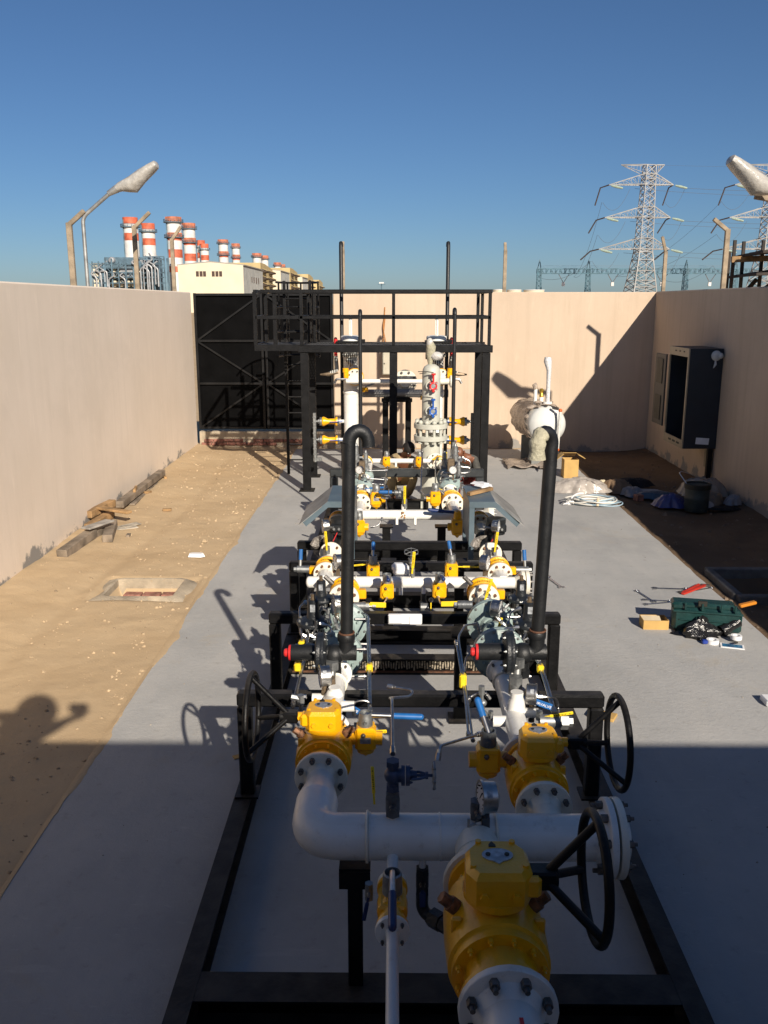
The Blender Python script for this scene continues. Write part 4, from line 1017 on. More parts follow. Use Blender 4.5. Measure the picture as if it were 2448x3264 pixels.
# ---------------------------------------------------------------- skid frames
XL, XR = -.86, 1.19
def post_frame(name, label, y, ztop, low=True, x0=XL, x1=XR, w=.082, m=BLACK, zlow=.30):
    t = thing(name, label, 'steel frame', ((x0+x1)/2, y, 0), 'black cross frames of the skid')
    mb = MB(); mb.box(((x0+x1)/2, y, ztop-w/2), (x1-x0+w, w, w), .012); part('top_beam', mb, m, t)
    for x in (x0, x1):
        mb = MB(); mb.box((x, y, (ztop-w+.145)/2), (w, w*.98, ztop-w-.148), .010); part('post', mb, m, t)
        mb = MB(); mb.box((x, y, .150), (w*1.7, w*1.7, .012)); part('foot_plate', mb, m, t)
    if low:
        mb = MB(); mb.box(((x0+x1)/2, y, zlow), (x1-x0-w*1.02, w*.8, w*.9), .008); part('lower_beam', mb, m, t)
    return t
t = thing('skid_base', 'long black base frame of the pipe skid on the concrete', 'steel frame', (.17, 6, 0))
for x in (-.885, 1.27):
    mb = MB(); mb.box((x, 8.0, .137), (.10, 10.1, .014)); mb.box((x, 8.0, .007), (.10, 10.1, .014)); mb.box((x, 8.0, .072), (.014, 10.1, .116)); part('long_beam', mb, BLACK, t, smooth=False)
for y in (2.94, 6.86, 7.52, 8.5, 10.2, 12.9):
    mb = MB(); mb.box((.1925, y, .13), (2.053, .12, .014)); mb.box((.1925, y, .007), (2.053, .12, .014)); mb.box((.1925, y, .0685), (2.053, .014, .109)); part('cross_beam', mb, BLACK, t, smooth=False)
mb = MB(); mb.box((.1925, 3.205, .137), (2.053, .17, .012)); mb.box((.1925, 3.205, .007), (2.053, .17, .012)); mb.box((.1925, 3.205, .072), (2.053, .014, .116)); part('cross_beam', mb, BLACK, t, smooth=False)
post_frame('cross_frame', 'black cross frame just behind the front handwheels', 4.74, .80, low=False)
post_frame('cross_frame', 'black cross frame under the grey-green regulators', 6.10, .80, low=False)
post_frame('cross_frame', 'black cross frame behind the middle white header', 7.40, .80, low=False)
post_frame('cross_frame', 'black cross frame under the blue-grey hoods', 8.08, .80, low=False)
post_frame('cross_frame', 'black cross frame in front of the two workers', 11.87, .80, low=False, x0=-.80, x1=1.2, w=.11, m=mat('frame_grey_black', (.03, .034, .036), .45, var=.2, dirt=.3, dcol=(.09, .08, .07)))
for (x, y, h, lab) in ((-.03, 7.75, .70, 'short black post under the header gap, nearer the gate'), (.62, 7.75, .70, 'short black post under the header gap, nearer the cabinet'), (-.06, 8.95, .72, 'black post under the back white header, nearer the gate'), (.52, 8.95, .72, 'black post under the back white header, nearer the cabinet'), (-.36, 5.62, .58, 'stout black post beside the gate side regulator'), (.50, 6.0, .66, 'stout black post beside the cabinet side regulator')):
    mb = MB(); mb.box((x, y, h/2), (.085, .085, h), .006); mb.box((x, y, .012), (.16, .16, .02)); mb.box((x, y, h+.008), (.14, .12, .016)); solo('support_post', mb, BLACK, lab, 'post', 'short black support posts')
mb = MB(); random.seed(2)
for k in range(90): mb.box((-.80+k*.0215, 6.842, .075+random.uniform(-.01, .012)), (.013, random.uniform(.006, .022), random.uniform(.05, .10)), .002, Matrix.Rotation(random.uniform(-.12, .12), 3, 'Y'))
solo('crusted_mesh', mb, mat('pale_crusted_mesh', (.36, .31, .23), .9, var=.5, scale=60), 'pale crusted mesh along the low beam between the regulator lines', 'mesh', smooth=False)
mb = MB(); mb.box((.17, 6.825, .012), (2.0, .03, .02), .003); solo('rusty_angle', mb, RUST, 'rusty strip at the foot of the crusted beam', 'steel strip', smooth=False)

# ---------------------------------------------------------------- front header group
HZ = .85; HY = 3.24
t = pipe_run('front_header', 'thick white header pipe with an elbow and a bolted blind end', 'pipe', [(-.329, 3.485, HZ), (-.329, HY, HZ), (.97, HY, HZ)], .094, (.3, HY, .6), rad=.235,
    fl=[((.905, HY, HZ), (1, 0, 0), .162, .027, 8, BOLT)], welds=[((-.09, HY, HZ), (1, 0, 0)), ((.20, HY, HZ), (1, 0, 0))])
mb = MB(); mb.lathe([(.066, .10), (.066, .02), (.070, 0), (.082, -.05), (.0938, -.11)], (-.329, 3.595, HZ), (0, 1, 0), 24); part('reducer', mb, WHITE, t)
mb = MB(); flange(mb, (-.329, 3.722, HZ), (0, -1, 0), .124, .024, .062, .04); mb.use(1).bolts((-.329, 3.698, HZ), (0, -1, 0), .099, 8, .0135, .02); part('flange', mb, (CREAM, BOLT), t)
mb = MB(); mb.cyl((.668, HY+.06, HZ), (.668, 3.42, HZ), .062, n=24); flange(mb, (.668, 3.474, HZ), (0, -1, 0), .124, .024, .062, .05); mb.use(1).bolts((.668, 3.45, HZ), (0, -1, 0), .099, 8, .0135, .02); part('flange', mb, (CREAM, BOLT), t)
mb = MB(); mb.cyl((.35, HY-.06, HZ), (.35, 2.98, HZ), .094, n=28); mb.ring((.35, 3.08, HZ), (0, 1, 0), .094, .005, 24, 5); flange(mb, (.355, 2.93, HZ), (0, 1, 0), .158, .027, .094, .05); mb.use(1).bolts((.355, 2.957, HZ), (0, 1, 0), .125, 8, .013, .018); part('flange', mb, (CREAM, BOLT), t)
mb = MB(); mb.cyl((.907, HY, HZ), (.915, HY, HZ), .128, n=28); part('gasket', mb, INK, t)
mb = MB(); mb.lathe([(0, 0), (.16, 0), (.162, .003), (.162, .026), (.16, .03), (0, .032)], (.915, HY, HZ), (1, 0, 0), 36); mb.use(1).bolts((.945, HY, HZ), (1, 0, 0), .13, 8, .0145, .022); part('blind_flange', mb, (CREAM, BOLT), t)
for x in (-.10, .43):
    mb = MB(); mb.ring((x, HY, HZ), (1, 0, 0), .1, .0065, 28, 6); part('pipe_clamp', mb, CREAM, t)
for a_, b_, r_ in (((.005, HY, .92), (.005, HY, .965), .022), ((.005, HY-.05, .81), (.005, 3.03, .80), .024), ((.345, HY, .93), (.345, HY, .965), .022), ((.128, HY-.04, .78), (.128, HY-.05, .70), .014)): part('branch_nozzle', MB().cyl(a_, b_, r_, n=14), WHITE, t)
mb = MB(); mb.box((-.152, HY, .425), (.062, .062, .57), .005); mb.box((-.152, HY, .718), (.13, .09, .016)); mb.box((-.152, HY-.045, .675), (.13, .012, .08)); solo('header_support', mb, BLACK, 'black post holding up the front white header', 'post')
# nearest pipe, leaving the picture
t = pipe_run('outlet_pipe', 'thick white pipe with a red arrow, nearest of all', 'pipe', [(.366, 2.30, HZ), (.366, 1.45, HZ), (.366, 1.45, 0.0)], .094, (.366, 1.9, 0), rad=.25,
    fl=[((.366, 2.335, HZ), (0, 1, 0), .158, .027, 8, BOLT)])
mb = MB(); q = .0945
mb.prism([(-.006, 0), (.006, 0), (.006, -.05), (.015, -.05), (0, -.085), (-.015, -.05), (-.006, -.05)], q, q+.002, (.385, 2.19, HZ)); part('flow_arrow', mb, RED, t, smooth=False)
gear_valve('biggest yellow valve, right over the red arrow pipe', (.36, 2.635, HZ), .322, .59, 1, .208, .325, tall=1.25)
gear_valve('yellow gear valve on the gate side with its handwheel over the bare slab', (-.329, 3.92, HZ), .252, .39, -1, .205, .345, tall=1.0)
gear_valve('yellow gear valve on the cabinet side, wheel beyond the post', (.668, 3.675, HZ), .252, .39, 1, .208, .36, tall=1.0)

# small drain branch under the header
t = pipe_run('drain_pipe', 'thin white pipe running from the small front valve toward the viewer', 'pipe', [(.004, 2.72, .80), (.004, 1.9, .79), (.004, 1.6, .5), (.004, 1.6, 0.)], .022, (.004, 2, 0), rad=.15, fl=[((.004, 2.745, .80), (0, 1, 0), .063, .018, 4, BOLT)])
t = split_valve('small yellow valve hanging off the front header with a blue lever pointing out', (.004, 2.865, .80), .118, .24, boss=0, back_white=True, face_white=False, bm=BOLT)
mb = MB(); mb.box((.004, 2.87, .80), (.105, .13, .09), .01); part('block', mb, YEL, t)
mb = MB(); mb.lathe([(.038, 0), (.036, .08), (.030, .085), (.028, .06), (0, .06)], (.004, 2.88, .855), (0, 0, 1), 16); part('neck', mb, ZINC, t)
mb = MB(); mb.tube([(.004, 2.9, .925), (.004, 2.86, .94), (.004, 2.76, .935)], .012, 8); hd = part('lever', mb, STEEL, t)
mb = MB(); mb.tube([(.004, 2.765, .935), (.004, 2.60, .925)], .015, 10); mb.sph((.004, 2.60, .925), .015, 8); part('grip', mb, NAVY, hd)
handle_valve('little side valve with a navy handle hanging down beside the header post', (-.085, 2.93, .82), .016, .07, (-.02, .0, -.11), grip=NAVY, text=False)
t = handle_valve('dark fitting with a small valve under the front header', (.128, 3.19, .68), .027, .12, (.0, -.02, -.08), body=PILOT, grip=NAVY, text=False)
mb = MB(); mb.tube(bend([(.128, 3.19, .62), (.128, 3.19, .53), (.23, 3.10, .53)], .05), .026, 12); mb.hexa((.165, 3.16, .53), (.205, 3.125, .53), .04); mb.hexa((.205, 3.12, .53), (.255, 3.08, .53), .034); part('elbow', mb, PILOT, t)
# fittings on the header top
handle_valve('dark valve with a tall yellow handle on the front header, under the globe valve', (.005, HY, 1.0), .030, .10, (-.008, .0, .17), body=CARR, off=(-.075, .03, .01), w=.014)
globe_valve('dark blue-grey globe valve lying sideways over the front header', (.005, HY+.01, 1.125), .058, (1, 0, 0), m=mat('blue_grey_casting', (.05, .07, .13), .45, metal=.3, var=.2))
gauge('large gauge over the front header facing the gate, nearest of all gauges', (0.383, 3.2, 1.058), .066, (-1, -.15, .05), .08, block=CARR, handle=(-.07, -.02, -.01))
gauge('lower dark gauge tucked behind the nearest large gauge', (0.346, 3.32, 0.858), .055, (-.8, .3, .1), .04, block=CARR)
handle_valve('valve with an upright yellow handle at the foot of the nearest gauge', (.352, HY-.01, .985), .030, .08, (.005, -.0, .12), body=CARR, off=(.042, .02, .01))
tubing('thin tubing rising from the sideways globe valve to the yellow valve', [(.005, HY+.01, 1.22), (.002, 3.6, 1.30), (-.01, 3.9, 1.16), (.09, 4.0, 1.12), (.11, 4.05, 1.13), (-.02, 4.12, 1.12)])
tubing('straight thin tubing from the globe valve wheel to the other yellow valve', [(.19, HY+.05, 1.17), (.20, HY+.08, 1.22), (.40, 3.62, 1.12)], rad=.03)

# ---------------------------------------------------------------- two pipe lines toward the regulators
for (x, y0, y1, lab) in ((-.325, 4.15, 4.92, 'gate side white pipe between the front gear valve and the regulators'), (.655, 3.9, 4.95, 'cabinet side white pipe between the front gear valve and the regulators')):
    t = pipe_run('line_pipe', lab, 'pipe', [(x, y0, HZ), (x, y1, HZ)], .058, (x, y0, .5), fl=[((x, y0-.02, HZ), (0, -1, 0), .122, .024, 8, BOLT), ((x, y1-.02, HZ), (0, 1, 0), .088, .018, 4, BOLT)], welds=[((x, y1-.16, HZ), (0, 1, 0))])
    mb = MB(); mb.ring((x, y1-.18, HZ), (0, 1, 0), .063, .007, 24, 6); part('pipe_clamp', mb, CREAM, t)
    mb = MB(); s_ = 1 if x > 0 else 1
    yb = 4.33 if x > 0 else 4.5
    hh = 1. if x > 0 else .45
    mb.lathe([(.05, 0), (.042, .05*hh), (.034, .07*hh), (.034, .10*hh)], (x+.01, yb, HZ+.045), (0, 0, 1), 16); part('branch_nozzle', mb, WHITE, t); q_ = .12 if x < 0 else -.12
    part('branch_nozzle', MB().cyl((x, yb-.05, HZ), (x+q_, yb-.05, HZ), .03, n=14), WHITE, t); part('branch_nozzle', MB().cyl((x, yb+.05, HZ), (x-q_, yb+.05, HZ), .028, n=14), WHITE, t)

def relief(label, px, y, z, tilt):
    """black relief valve lying along X with red cap, inlet going down, outlet elbow to +X"""
    t = thing('relief_valve', label, 'relief valve', (px, y, z-.2), 'black relief valves with red caps')
    c = V(px, y, z)
    mb = MB(); mb.lathe([(.046, -.17), (.048, -.165), (.048, -.02), (.052, 0)], c, (1, 0, 0), 24); part('spring_housing', mb, PIPEB, t)
    mb = MB(); mb.lathe([(0, -.213), (.018, -.211), (.024, -.205), (.026, -.185), (.044, -.183), (.046, -.178), (.046, -.165)], c, (1, 0, 0), 20); part('cap', mb, RED, t)
    mb = MB(); mb.lathe([(.06, -.03), (.112, -.022), (.118, -.015), (.118, .002), (.117, .004), (.118, .006), (.118, .022), (.112, .028), (.06, .04)], c, (1, 0, 0), 32); mb.use(1).bolts(c+V(.022, 0, 0), (1, 0, 0), .106, 8, .008, .009); mb.bolts(c-V(.022, 0, 0), (-1, 0, 0), .106, 8, .008, .009); part('diaphragm_disc', mb, (PILOT, ZINC), t)
    mb = MB(); mb.tube([c+V(.02, 0, 0), c+V(.21, 0, 0)], .045, 20); mb.sph(c+V(.08, 0, -.01), .062, 14); mb.cyl(c+V(.08, 0, 0), c+V(.08, 0, -.10), .040, n=16); mb.hexa(c+V(.08, 0, -.10), c+V(.08, 0, -.145), .047); part('outlet_body', mb, PIPEB, t)
    return t
def vent(label, px, y, z0, ztop, hook, wrapcol=None, lean=(0, 0)):
    t = thing('vent_pipe', label, 'vent pipe', (px, y, z0), 'tall black vent pipes')
    top = ztop-.09; lx, ly = lean
    mb = MB(); mb.tube(bend([(px-.10, y, z0), (px, y, z0), (px+lx*.1, y, z0+.12)], .06, 8), .044, 20)
    mb.lathe([(.050, 0), (.052, .01), (.052, .03), (.048, .04)], (px, y, z0+.085), (0, 0, 1), 20); part('elbow', mb, PIPEB, t)
    mb = MB(); mb.ring((px+lx*.1, y, z0+.13), (0, 0, 1), .043, .006, 20, 6); part('rust_band', mb, RUST, t)
    a = V(px+lx*.1, y, z0+.12); b = V(px+lx, y+ly, top)
    mb = MB(); mb.tube([a, b], .0365, 20); part('riser', mb, PIPEB, t)
    mb = MB(); hx, hy = hook; P = []
    for k in range(11):
        an = math.pi*k/10; P.append(b+V(hx*(1-math.cos(an))/2, hy*(1-math.cos(an))/2, .068*math.sin(an)))
    P.append(P[-1]-V(0, 0, .02)); mb.tube(P, .0375, 20, cap=False); mb.tube([P[-1], P[-1]+V(0, 0, .02)], .031, 20)
    h = part('return_bend', mb, PIPEB, t)
    if wrapcol:
        mb = MB(); Q = P[6:]; mb.tube([Q[0], *Q[1:], Q[-1]-V(0, 0, .05)], .05, 14, rs=[.043+.005*math.sin(i*2.3) for i in range(len(Q)+1)]); part('tape_wrap', mb, wrapcol, t)
    return t
relief('black relief valve with red cap, on the gate side line', *(-0.415, 4.78, 1.027), 0)
vent('black vent pipe with a bare hooked top over the gate side line', *(-0.264, 4.78, 1.022), 2.345, (.105, .02), None, (.027, 0))
relief('black relief valve with red cap, on the cabinet side line', *(0.652, 4.62, 1.103), 0)
vent('black vent pipe whose hook is wrapped in pale tape, over the cabinet side line', *(0.808, 4.62, 1.103), 2.365, (-.085, -.06), mat('masking_tape', (.44, .41, .29), .7, var=.15, scale=30, bump=.5), (.035, 0))
for (x, y, zt, lab, hx) in ((-.315, 4.72, 1.20, 'steel valve under the gate side relief valve', (.13, -.02, .0)), (.665, 4.45, 1.24, 'steel valve under the cabinet side relief valve', (.15, -.02, -.03))):
    mb = MB(); 
handle_valve('steel valve with a long blue handle under the gate side relief valve', (-0.352, 4.62, 0.869), .036, .15, (.17, -.02, -.10), grip=BLUE, body=BRONZE, group='steel valves under the relief valves')
handle_valve('steel valve with a long blue handle under the cabinet side relief valve', (0.681, 4.5, 0.923), .038, .17, (.19, -.02, -.06), grip=BLUE, body=ZINC, group='steel valves under the relief valves')
mb = MB(); a = V(*(0.683, 4.5, 0.859)); b = V(*(0.698, 4.56, 1.04)); mb.hexa(a-V(0, 0, .07), a-V(0, 0, .03), .03); mb.hexa(b, b+V(0, 0, .05), .04); mb.cyl(a, b, .022, n=12); solo('steel_nipple', mb, ZINC, 'steel nipple between the cabinet side relief valve and its pipe', 'fitting', 'steel nipples under the relief valves')
mb = MB(); a = V(*(-0.354, 4.62, 0.783)); b = V(*(-0.342, 4.72, 0.952)); mb.hexa(b, b+V(0, 0, .05), .04); mb.cyl(a, b, .022, n=12); solo('steel_nipple', mb, ZINC, 'steel nipple between the gate side relief valve and its pipe', 'fitting', 'steel nipples under the relief valves')
gauge('round gauge in front of the gate side relief valve, facing the gate', (-0.377, 4.55, 0.984), .060, (-1, -.25, 0), .10, handle=(.09, -.01, .0))
gauge('round gauge in front of the cabinet side line, facing the cabinet', (0.759, 4.4, 0.948), .058, (1, -.2, 0), .10, handle=(-.13, -.03, -.03))
box_valve('yellow forged valve with a long blue tipped lever, by the gate side gear valve', (-0.13, 4.02, 0.891), .105, (-1, 1), (.275, .0, -.01), plate=True)
handle_valve('short yellow handle beside the gate side forged valve', (-0.11, 4.18, 0.852), .02, .06, (.085, -.01, 0.01))
box_valve('yellow forged valve with an upright blue lever, by the cabinet side gear valve', (0.455, 3.78, 0.91), .112, (-1, 1), (-.045, .10, .12), neck_m=CARR)
mb = MB(); mb.hexa((-.215, 4.05, .90), (-.12, 4.05, .90), .036); mb.hexa((-.19, 4.05, .90), (-.165, 4.05, .90), .05); mb.cyl((-.25, 4.05, .90), (-.1, 4.05, .90), .028, n=12); solo('pipe_union', mb, PILOT, 'black union beside the gate side forged valve', 'fitting')
mb = MB(); a = V(*(0.781, 4.28, 0.851)); mb.cyl(a, a+V(.11, 0, .0), .036, n=16); mb.hexa(a+V(.11, 0, 0), a+V(.15, 0, 0), .044); mb.hexa(a+V(.15, 0, 0), a+V(.175, 0, 0), .028); solo('pipe_plug', mb, ZINC, 'shiny plugged nozzle beside the cabinet side gearbox', 'fitting')
handle_valve('long flat yellow handle lying over the plugged nozzle', (0.783, 4.3, 0.875), .018, .05, (.17, -.01, .035))
mb = MB(); a = V(*(0.49, 4.45, 0.923)); mb.cyl(a, a+V(.02, 0, -.18), .012, n=8); mb.sph(a+V(.01, 0, -.05), .022, 8); mb.sph(a+V(.015, 0, -.12), .026, 8); mb.hexa(a+V(.0, 0, .0), a+V(0, 0, .05), .018); solo('needle_valve', mb, ZINC, 'little needle valve beside the cabinet side line', 'valve')
handle_valve('tiny navy handle on the needle valve line', (0.526, 4.3, 0.874), .014, .05, (.07, -.01, -.01), grip=NAVY, text=False)
mb = MB(); a = V(*(-0.481, 4.3, 0.936)); mb.hexa(a, a+V(0, 0, .05), .02); mb.hexa(a+V(0, 0, .03), a+V(-.05, 0, .04), .016); mb.cyl(a-V(0, 0, .08), a, .012, n=8); mb.hexa(a-V(.03, 0, .05), a+V(.03, 0, -.05), .018); solo('needle_valve', mb, ZINC, 'little needle valve behind the gate side gearbox', 'valve')

# ---------------------------------------------------------------- regulators
regulator('grey-green regulator on the gate side, the nearer of its two', (-.335, 5.13, .87), .31)
regulator('grey-green regulator on the gate side, the farther of its two', (-.325, 5.66, .87), .31)
regulator('grey-green regulator on the cabinet side, the nearer of its two', (.672, 5.16, .87), .335)
regulator('grey-green regulator on the cabinet side, the farther of its two', (.68, 5.70, .87), .33)
pilot('black pilot at the gate side line, the farther and higher of two', (-0.486, 5.75, 1.028), .092)
pilot('black pilot at the gate side line, the nearer of two', (-0.501, 5.3, 1.027), .105)
pilot('black pilot at the cabinet side line, the farther and higher of two', (0.885, 5.75, 1.033), .092)
pilot('black pilot at the cabinet side line, the nearer of two', (0.872, 5.3, 1.022), .10)
gauge('gauge between the gate side regulators and their pilots', (-0.369, 5.6, 1.037), .062, (-1, -.3, 0), .12)
gauge('gauge between the cabinet side regulators and their pilots', (0.706, 5.6, 1.008), .062, (1, -.4, 0), .12)
handle_valve('shaded upright yellow handle over the farther cabinet side regulator', (0.681, 5.45, 0.869), .02, .07, (.03, -.02, .15))
tubing('U of bright tubing in front of the gate side pilots', [(-0.543, 5.2, 0.94), (-0.475, 5.2, 1.009), (-0.474, 5.2, 1.07)], rad=.03)
tubing('tubing hooked over the nearer gate side regulator', [(-0.376, 5.1, 0.941), (-0.375, 5.15, 1.053), (-0.45, 5.15, 1.068)], rad=.05)
tubing('tall tubing on the pad side of the gate side regulators', [(-0.552, 4.7, 0.802), (-0.514, 4.9, 0.947), (-0.587, 5.3, 1.017), (-0.555, 5.4, 1.012)], rad=.06)
tubing('second tubing close behind the tall gate side one', [(-0.562, 4.6, 0.792), (-0.529, 4.9, 0.918), (-0.516, 5.3, 1.017)], rad=.06)
tubing('inner tubing bent over beside the gate side regulators', [(-0.111, 4.3, 0.831), (-0.128, 4.9, 0.89), (-0.157, 5.6, 0.966), (-0.29, 5.7, 0.953)], rad=.07)
tubing('twin of the inner tubing, a finger away', [(-0.121, 4.3, 0.831), (-0.139, 4.9, 0.89), (-0.167, 5.6, 0.939)], rad=.07)
tubing('small hoop of tubing over the blue handle by the gate side gearbox', [(-0.206, 4.45, 0.796), (-0.213, 4.45, 0.879), (-0.117, 4.45, 0.888), (-0.11, 4.45, 0.797)], rad=.05)
tubing('small hoop of tubing over the gearbox on the gate side', [(-0.526, 4.3, 0.909), (-0.513, 4.3, 0.968), (-0.451, 4.3, 0.976)], rad=.03)
tubing('long slanting tubing on the inner face of the cabinet side line', [(0.405, 4, 0.884), (0.414, 4.5, 0.9), (0.409, 5.1, 1.005), (0.468, 5.3, 1.005), (0.552, 5.4, 0.974)], rad=.05)
tubing('second slanting tubing beside the long one', [(0.387, 4.05, 0.883), (0.404, 4.5, 0.9), (0.392, 5.05, 0.994)], rad=.05)
tubing('bright arch of tubing near the nearer cabinet side regulator', [(0.431, 4.9, 0.862), (0.449, 4.95, 0.96), (0.566, 4.95, 0.967)], rad=.06)
tubing('hump of tubing beside the needle valve', [(0.416, 4.45, 0.868), (0.43, 4.45, 0.909), (0.508, 4.5, 0.922), (0.542, 4.5, 0.873)], rad=.05)
tubing('tubing looped in front of the cabinet side pilots', [(0.671, 5, 0.91), (0.685, 5.15, 1.038), (0.793, 5.2, 1.029)], rad=.05)
tubing('S of tubing under the cabinet side pilots', [(0.768, 5.1, 0.93), (0.838, 5.2, 0.976), (0.858, 5.25, 1.019)], rad=.06)
tubing('hoop of tubing over the round gauge by the cabinet', [(0.794, 4.45, 0.911), (0.857, 4.45, 0.911), (0.918, 4.5, 0.874), (0.925, 4.5, 0.777)], rad=.04)
tubing('slanting tubing running out beyond the cabinet side line', [(0.876, 5, 0.911), (0.883, 4.75, 0.872), (0.876, 4.4, 0.84)], rad=.05)
tubing('second slanting tubing beyond the cabinet side line', [(0.89, 5, 0.911), (0.899, 4.75, 0.872), (0.889, 4.4, 0.84)], rad=.05)
clamp('yellow clamp on the tall tubing, upper of two, gate side', (-0.546, 5, 0.99)); clamp('yellow clamp on the tall tubing, lower of two, gate side', (-0.557, 4.85, 0.91))
clamp('yellow clamp on the inner tubing of the gate side line', (-0.133, 4.88, 0.893)); clamp('yellow clamp on the slanting inner tubing of the cabinet side line', (0.4, 4.6, 0.937), (.04, .05, .08))
clamp('yellow clamp on the tubing beyond the cabinet side line', (0.882, 4.88, 0.891))
# name board on the frame
mb = MB(); a = V(*(0.095, 6, 0.786)); mb.box(a, (.245, .03, .075), .006); mb.box(a+V(-.07, -.012, .004), (.10, .02, .066), .006); mb.box(a+V(.075, -.010, -.004), (.09, .02, .07), .006)
t = solo('wrapped_name_board', mb, PAPER, 'crumpled white board lying on the frame between the regulators', 'board')

# the many small fittings and tubes round the pilots
def tee(label, loc, g, rz, s=.02):
    c = V(*loc); d = V(math.cos(rz), .3*math.sin(rz), math.sin(rz)); mb = MB()
    mb.hexa(c-d*s*1.6, c-d*s*.5, s*.62); mb.hexa(c+d*s*.5, c+d*s*1.6, s*.62); mb.cyl(c-d*s*2.2, c+d*s*2.2, s*.36, n=8); mb.sph(c, s*.62, 8); mb.hexa(c, c+V(0, -s*1.5, .2*s), s*.5)
    solo('tube_fitting', mb, ZINC, label, 'fitting', g)
random.seed(17)
for lab, Yv, pts in (('gate side pilots', 5.35, ((668, 1304), (684, 1322), (702, 1330), (712, 1374), (690, 1378), (666, 1376), (700, 1398), (722, 1348), (648, 1404), (735, 1302))), ('cabinet side pilots', 5.35, ((1100, 1314), (1095, 1342), (1112, 1372), (1128, 1394), (1100, 1398), (1086, 1388), (1150, 1304), (1160, 1374), (1045, 1358), (1036, 1404)))):
    for (px, py) in pts: tee('small zinc tube fitting among the %s' % lab, ((px-848)/1900*Yv*1.05*.963+.0, Yv, 3-(py-656)*(Yv*.947+.0)/(1900-(py-656)*.224)), 'small zinc tube fittings among the %s' % lab, random.uniform(-1.5, 1.5))
def PW(px, py, Yv): q = (py-656); z = 3-q*Yv*.947/(1900-q*.224); return ((px-848)/1900*(Yv*.973+.2302*(3-z)), Yv, z)
for lab, pts in (('tubing from the higher gate side pilot down to the regulator', ((694, 1312, 5.6), (712, 1322, 5.55), (716, 1350, 5.4))), ('tubing crossing under the nearer gate side pilot', ((668, 1372, 5.2), (690, 1380, 5.2), (708, 1372, 5.3))), ('tubing bowed out beyond the gate side pilots', ((662, 1300, 5.6), (648, 1312, 5.5), (650, 1370, 5.2), (664, 1376, 5.2))), ('short bright tubing at the foot of the gate side gauge', ((728, 1330, 5.6), (738, 1345, 5.5), (730, 1362, 5.4))), ('tubing running level behind the gate side relief valve', ((640, 1396, 5.0), (676, 1392, 5.05), (700, 1400, 5.0))),
                 ('tubing from the higher cabinet side pilot down to the regulator', ((1125, 1312, 5.6), (1104, 1322, 5.55), (1098, 1350, 5.4))), ('tubing crossing under the nearer cabinet side pilot', ((1150, 1374, 5.2), (1128, 1384, 5.2), (1108, 1374, 5.3))), ('short bright tubing at the foot of the cabinet side gauge', ((1072, 1338, 5.6), (1064, 1352, 5.5), (1074, 1372, 5.4))), ('tubing standing up behind the cabinet side relief valve', ((1092, 1398, 5.0), (1090, 1368, 5.1), (1108, 1360, 5.15))), ('tubing bowed out beyond the cabinet side pilots', ((1148, 1300, 5.6), (1166, 1312, 5.5), (1168, 1372, 5.2), (1154, 1380, 5.2)))):
    tubing(lab, [PW(*p) for p in pts], rad=.03)

# ---------------------------------------------------------------- middle header and meters
t = pipe_run('middle_header', 'white header pipe across the middle with a domed end and a bolted blind end', 'pipe', [(-.655, 6.66, HZ), (1.02, 6.66, HZ)], .0465, (.17, 6.66, .7), caps=[((-.655, 6.66, HZ), (-1, 0, 0))], welds=[((-.46, 6.66, HZ), (1, 0, 0)), ((.80, 6.66, HZ), (1, 0, 0))])
mb = MB(); mb.lathe([(.0465, -.05), (.07, -.02), (.098, 0), (.098, .026)], (1.02, 6.66, HZ), (1, 0, 0), 32); mb.use(1).bolts((1.02, 6.66, HZ), (-1, 0, 0), .078, 8, .011, .016); part('flange', mb, (CREAM, RUSTB), t)
mb = MB(); mb.cyl((1.046, 6.66, HZ), (1.054, 6.66, HZ), .08, n=24); part('gasket', mb, INK, t)
mb = MB(); mb.lathe([(.097, 0), (.098, .026), (.095, .028), (0, .028)], (1.054, 6.66, HZ), (1, 0, 0), 32); mb.use(1).bolts((1.082, 6.66, HZ), (1, 0, 0), .078, 8, .011, .016); part('blind_flange', mb, (CREAM, BOLT), t)
for x in (-.285, .745):
    mb = MB(); mb.ring((x, 6.66, HZ), (1, 0, 0), .051, .005, 24, 6); part('pipe_clamp', mb, CREAM, t)
for (x, y0, y1) in ((-.36, 6.45, 6.66), (.69, 6.45, 6.66), (-.54, 6.66, 6.86), (.88, 6.66, 6.86)): part('tee_branch', MB().cyl((x, y0, HZ), (x, y1, HZ), .056, n=20), WHITE, t)
for a_, b_, r_ in (((.155, 6.66, .87), (.155, 6.66, .925), .022), ((.07, 6.62, .82), (.07, 6.60, .765), .016), ((.25, 6.62, .82), (.25, 6.60, .77), .016)): part('branch_nozzle', MB().cyl(a_, b_, r_, n=12), WHITE, t)
split_valve('yellow ring valve behind the gate side regulators, with the cable tray beside it', (-.36, 6.36, HZ), .232, .17, boss=1)
split_valve('yellow ring valve behind the cabinet side regulators, with the cable tray beside it', (.69, 6.36, HZ), .232, .17, boss=1)
split_valve('yellow ring valve under the gate side hood, blue lever out over the slab', (-.54, 6.97, HZ), .205, .17, boss=-1, handle=(.03, .14))
split_valve('yellow ring valve under the cabinet side hood, blue lever beside the blind end', (.88, 6.97, HZ), .205, .17, boss=1, handle=(-.05, .14))
for (x, lab, yy) in ((-.36, 'short white spool between regulator and ring valve, gate side', 0), (.69, 'short white spool between regulator and ring valve, cabinet side', 0)):
    mb = MB(); mb.cyl((x, 5.88, HZ), (x, 6.27, HZ), .055, n=20); mb.ring((x, 6.1, HZ), (0, 1, 0), .055, .005, 20, 5); solo('spool_piece', mb, WHITE, lab, 'pipe')
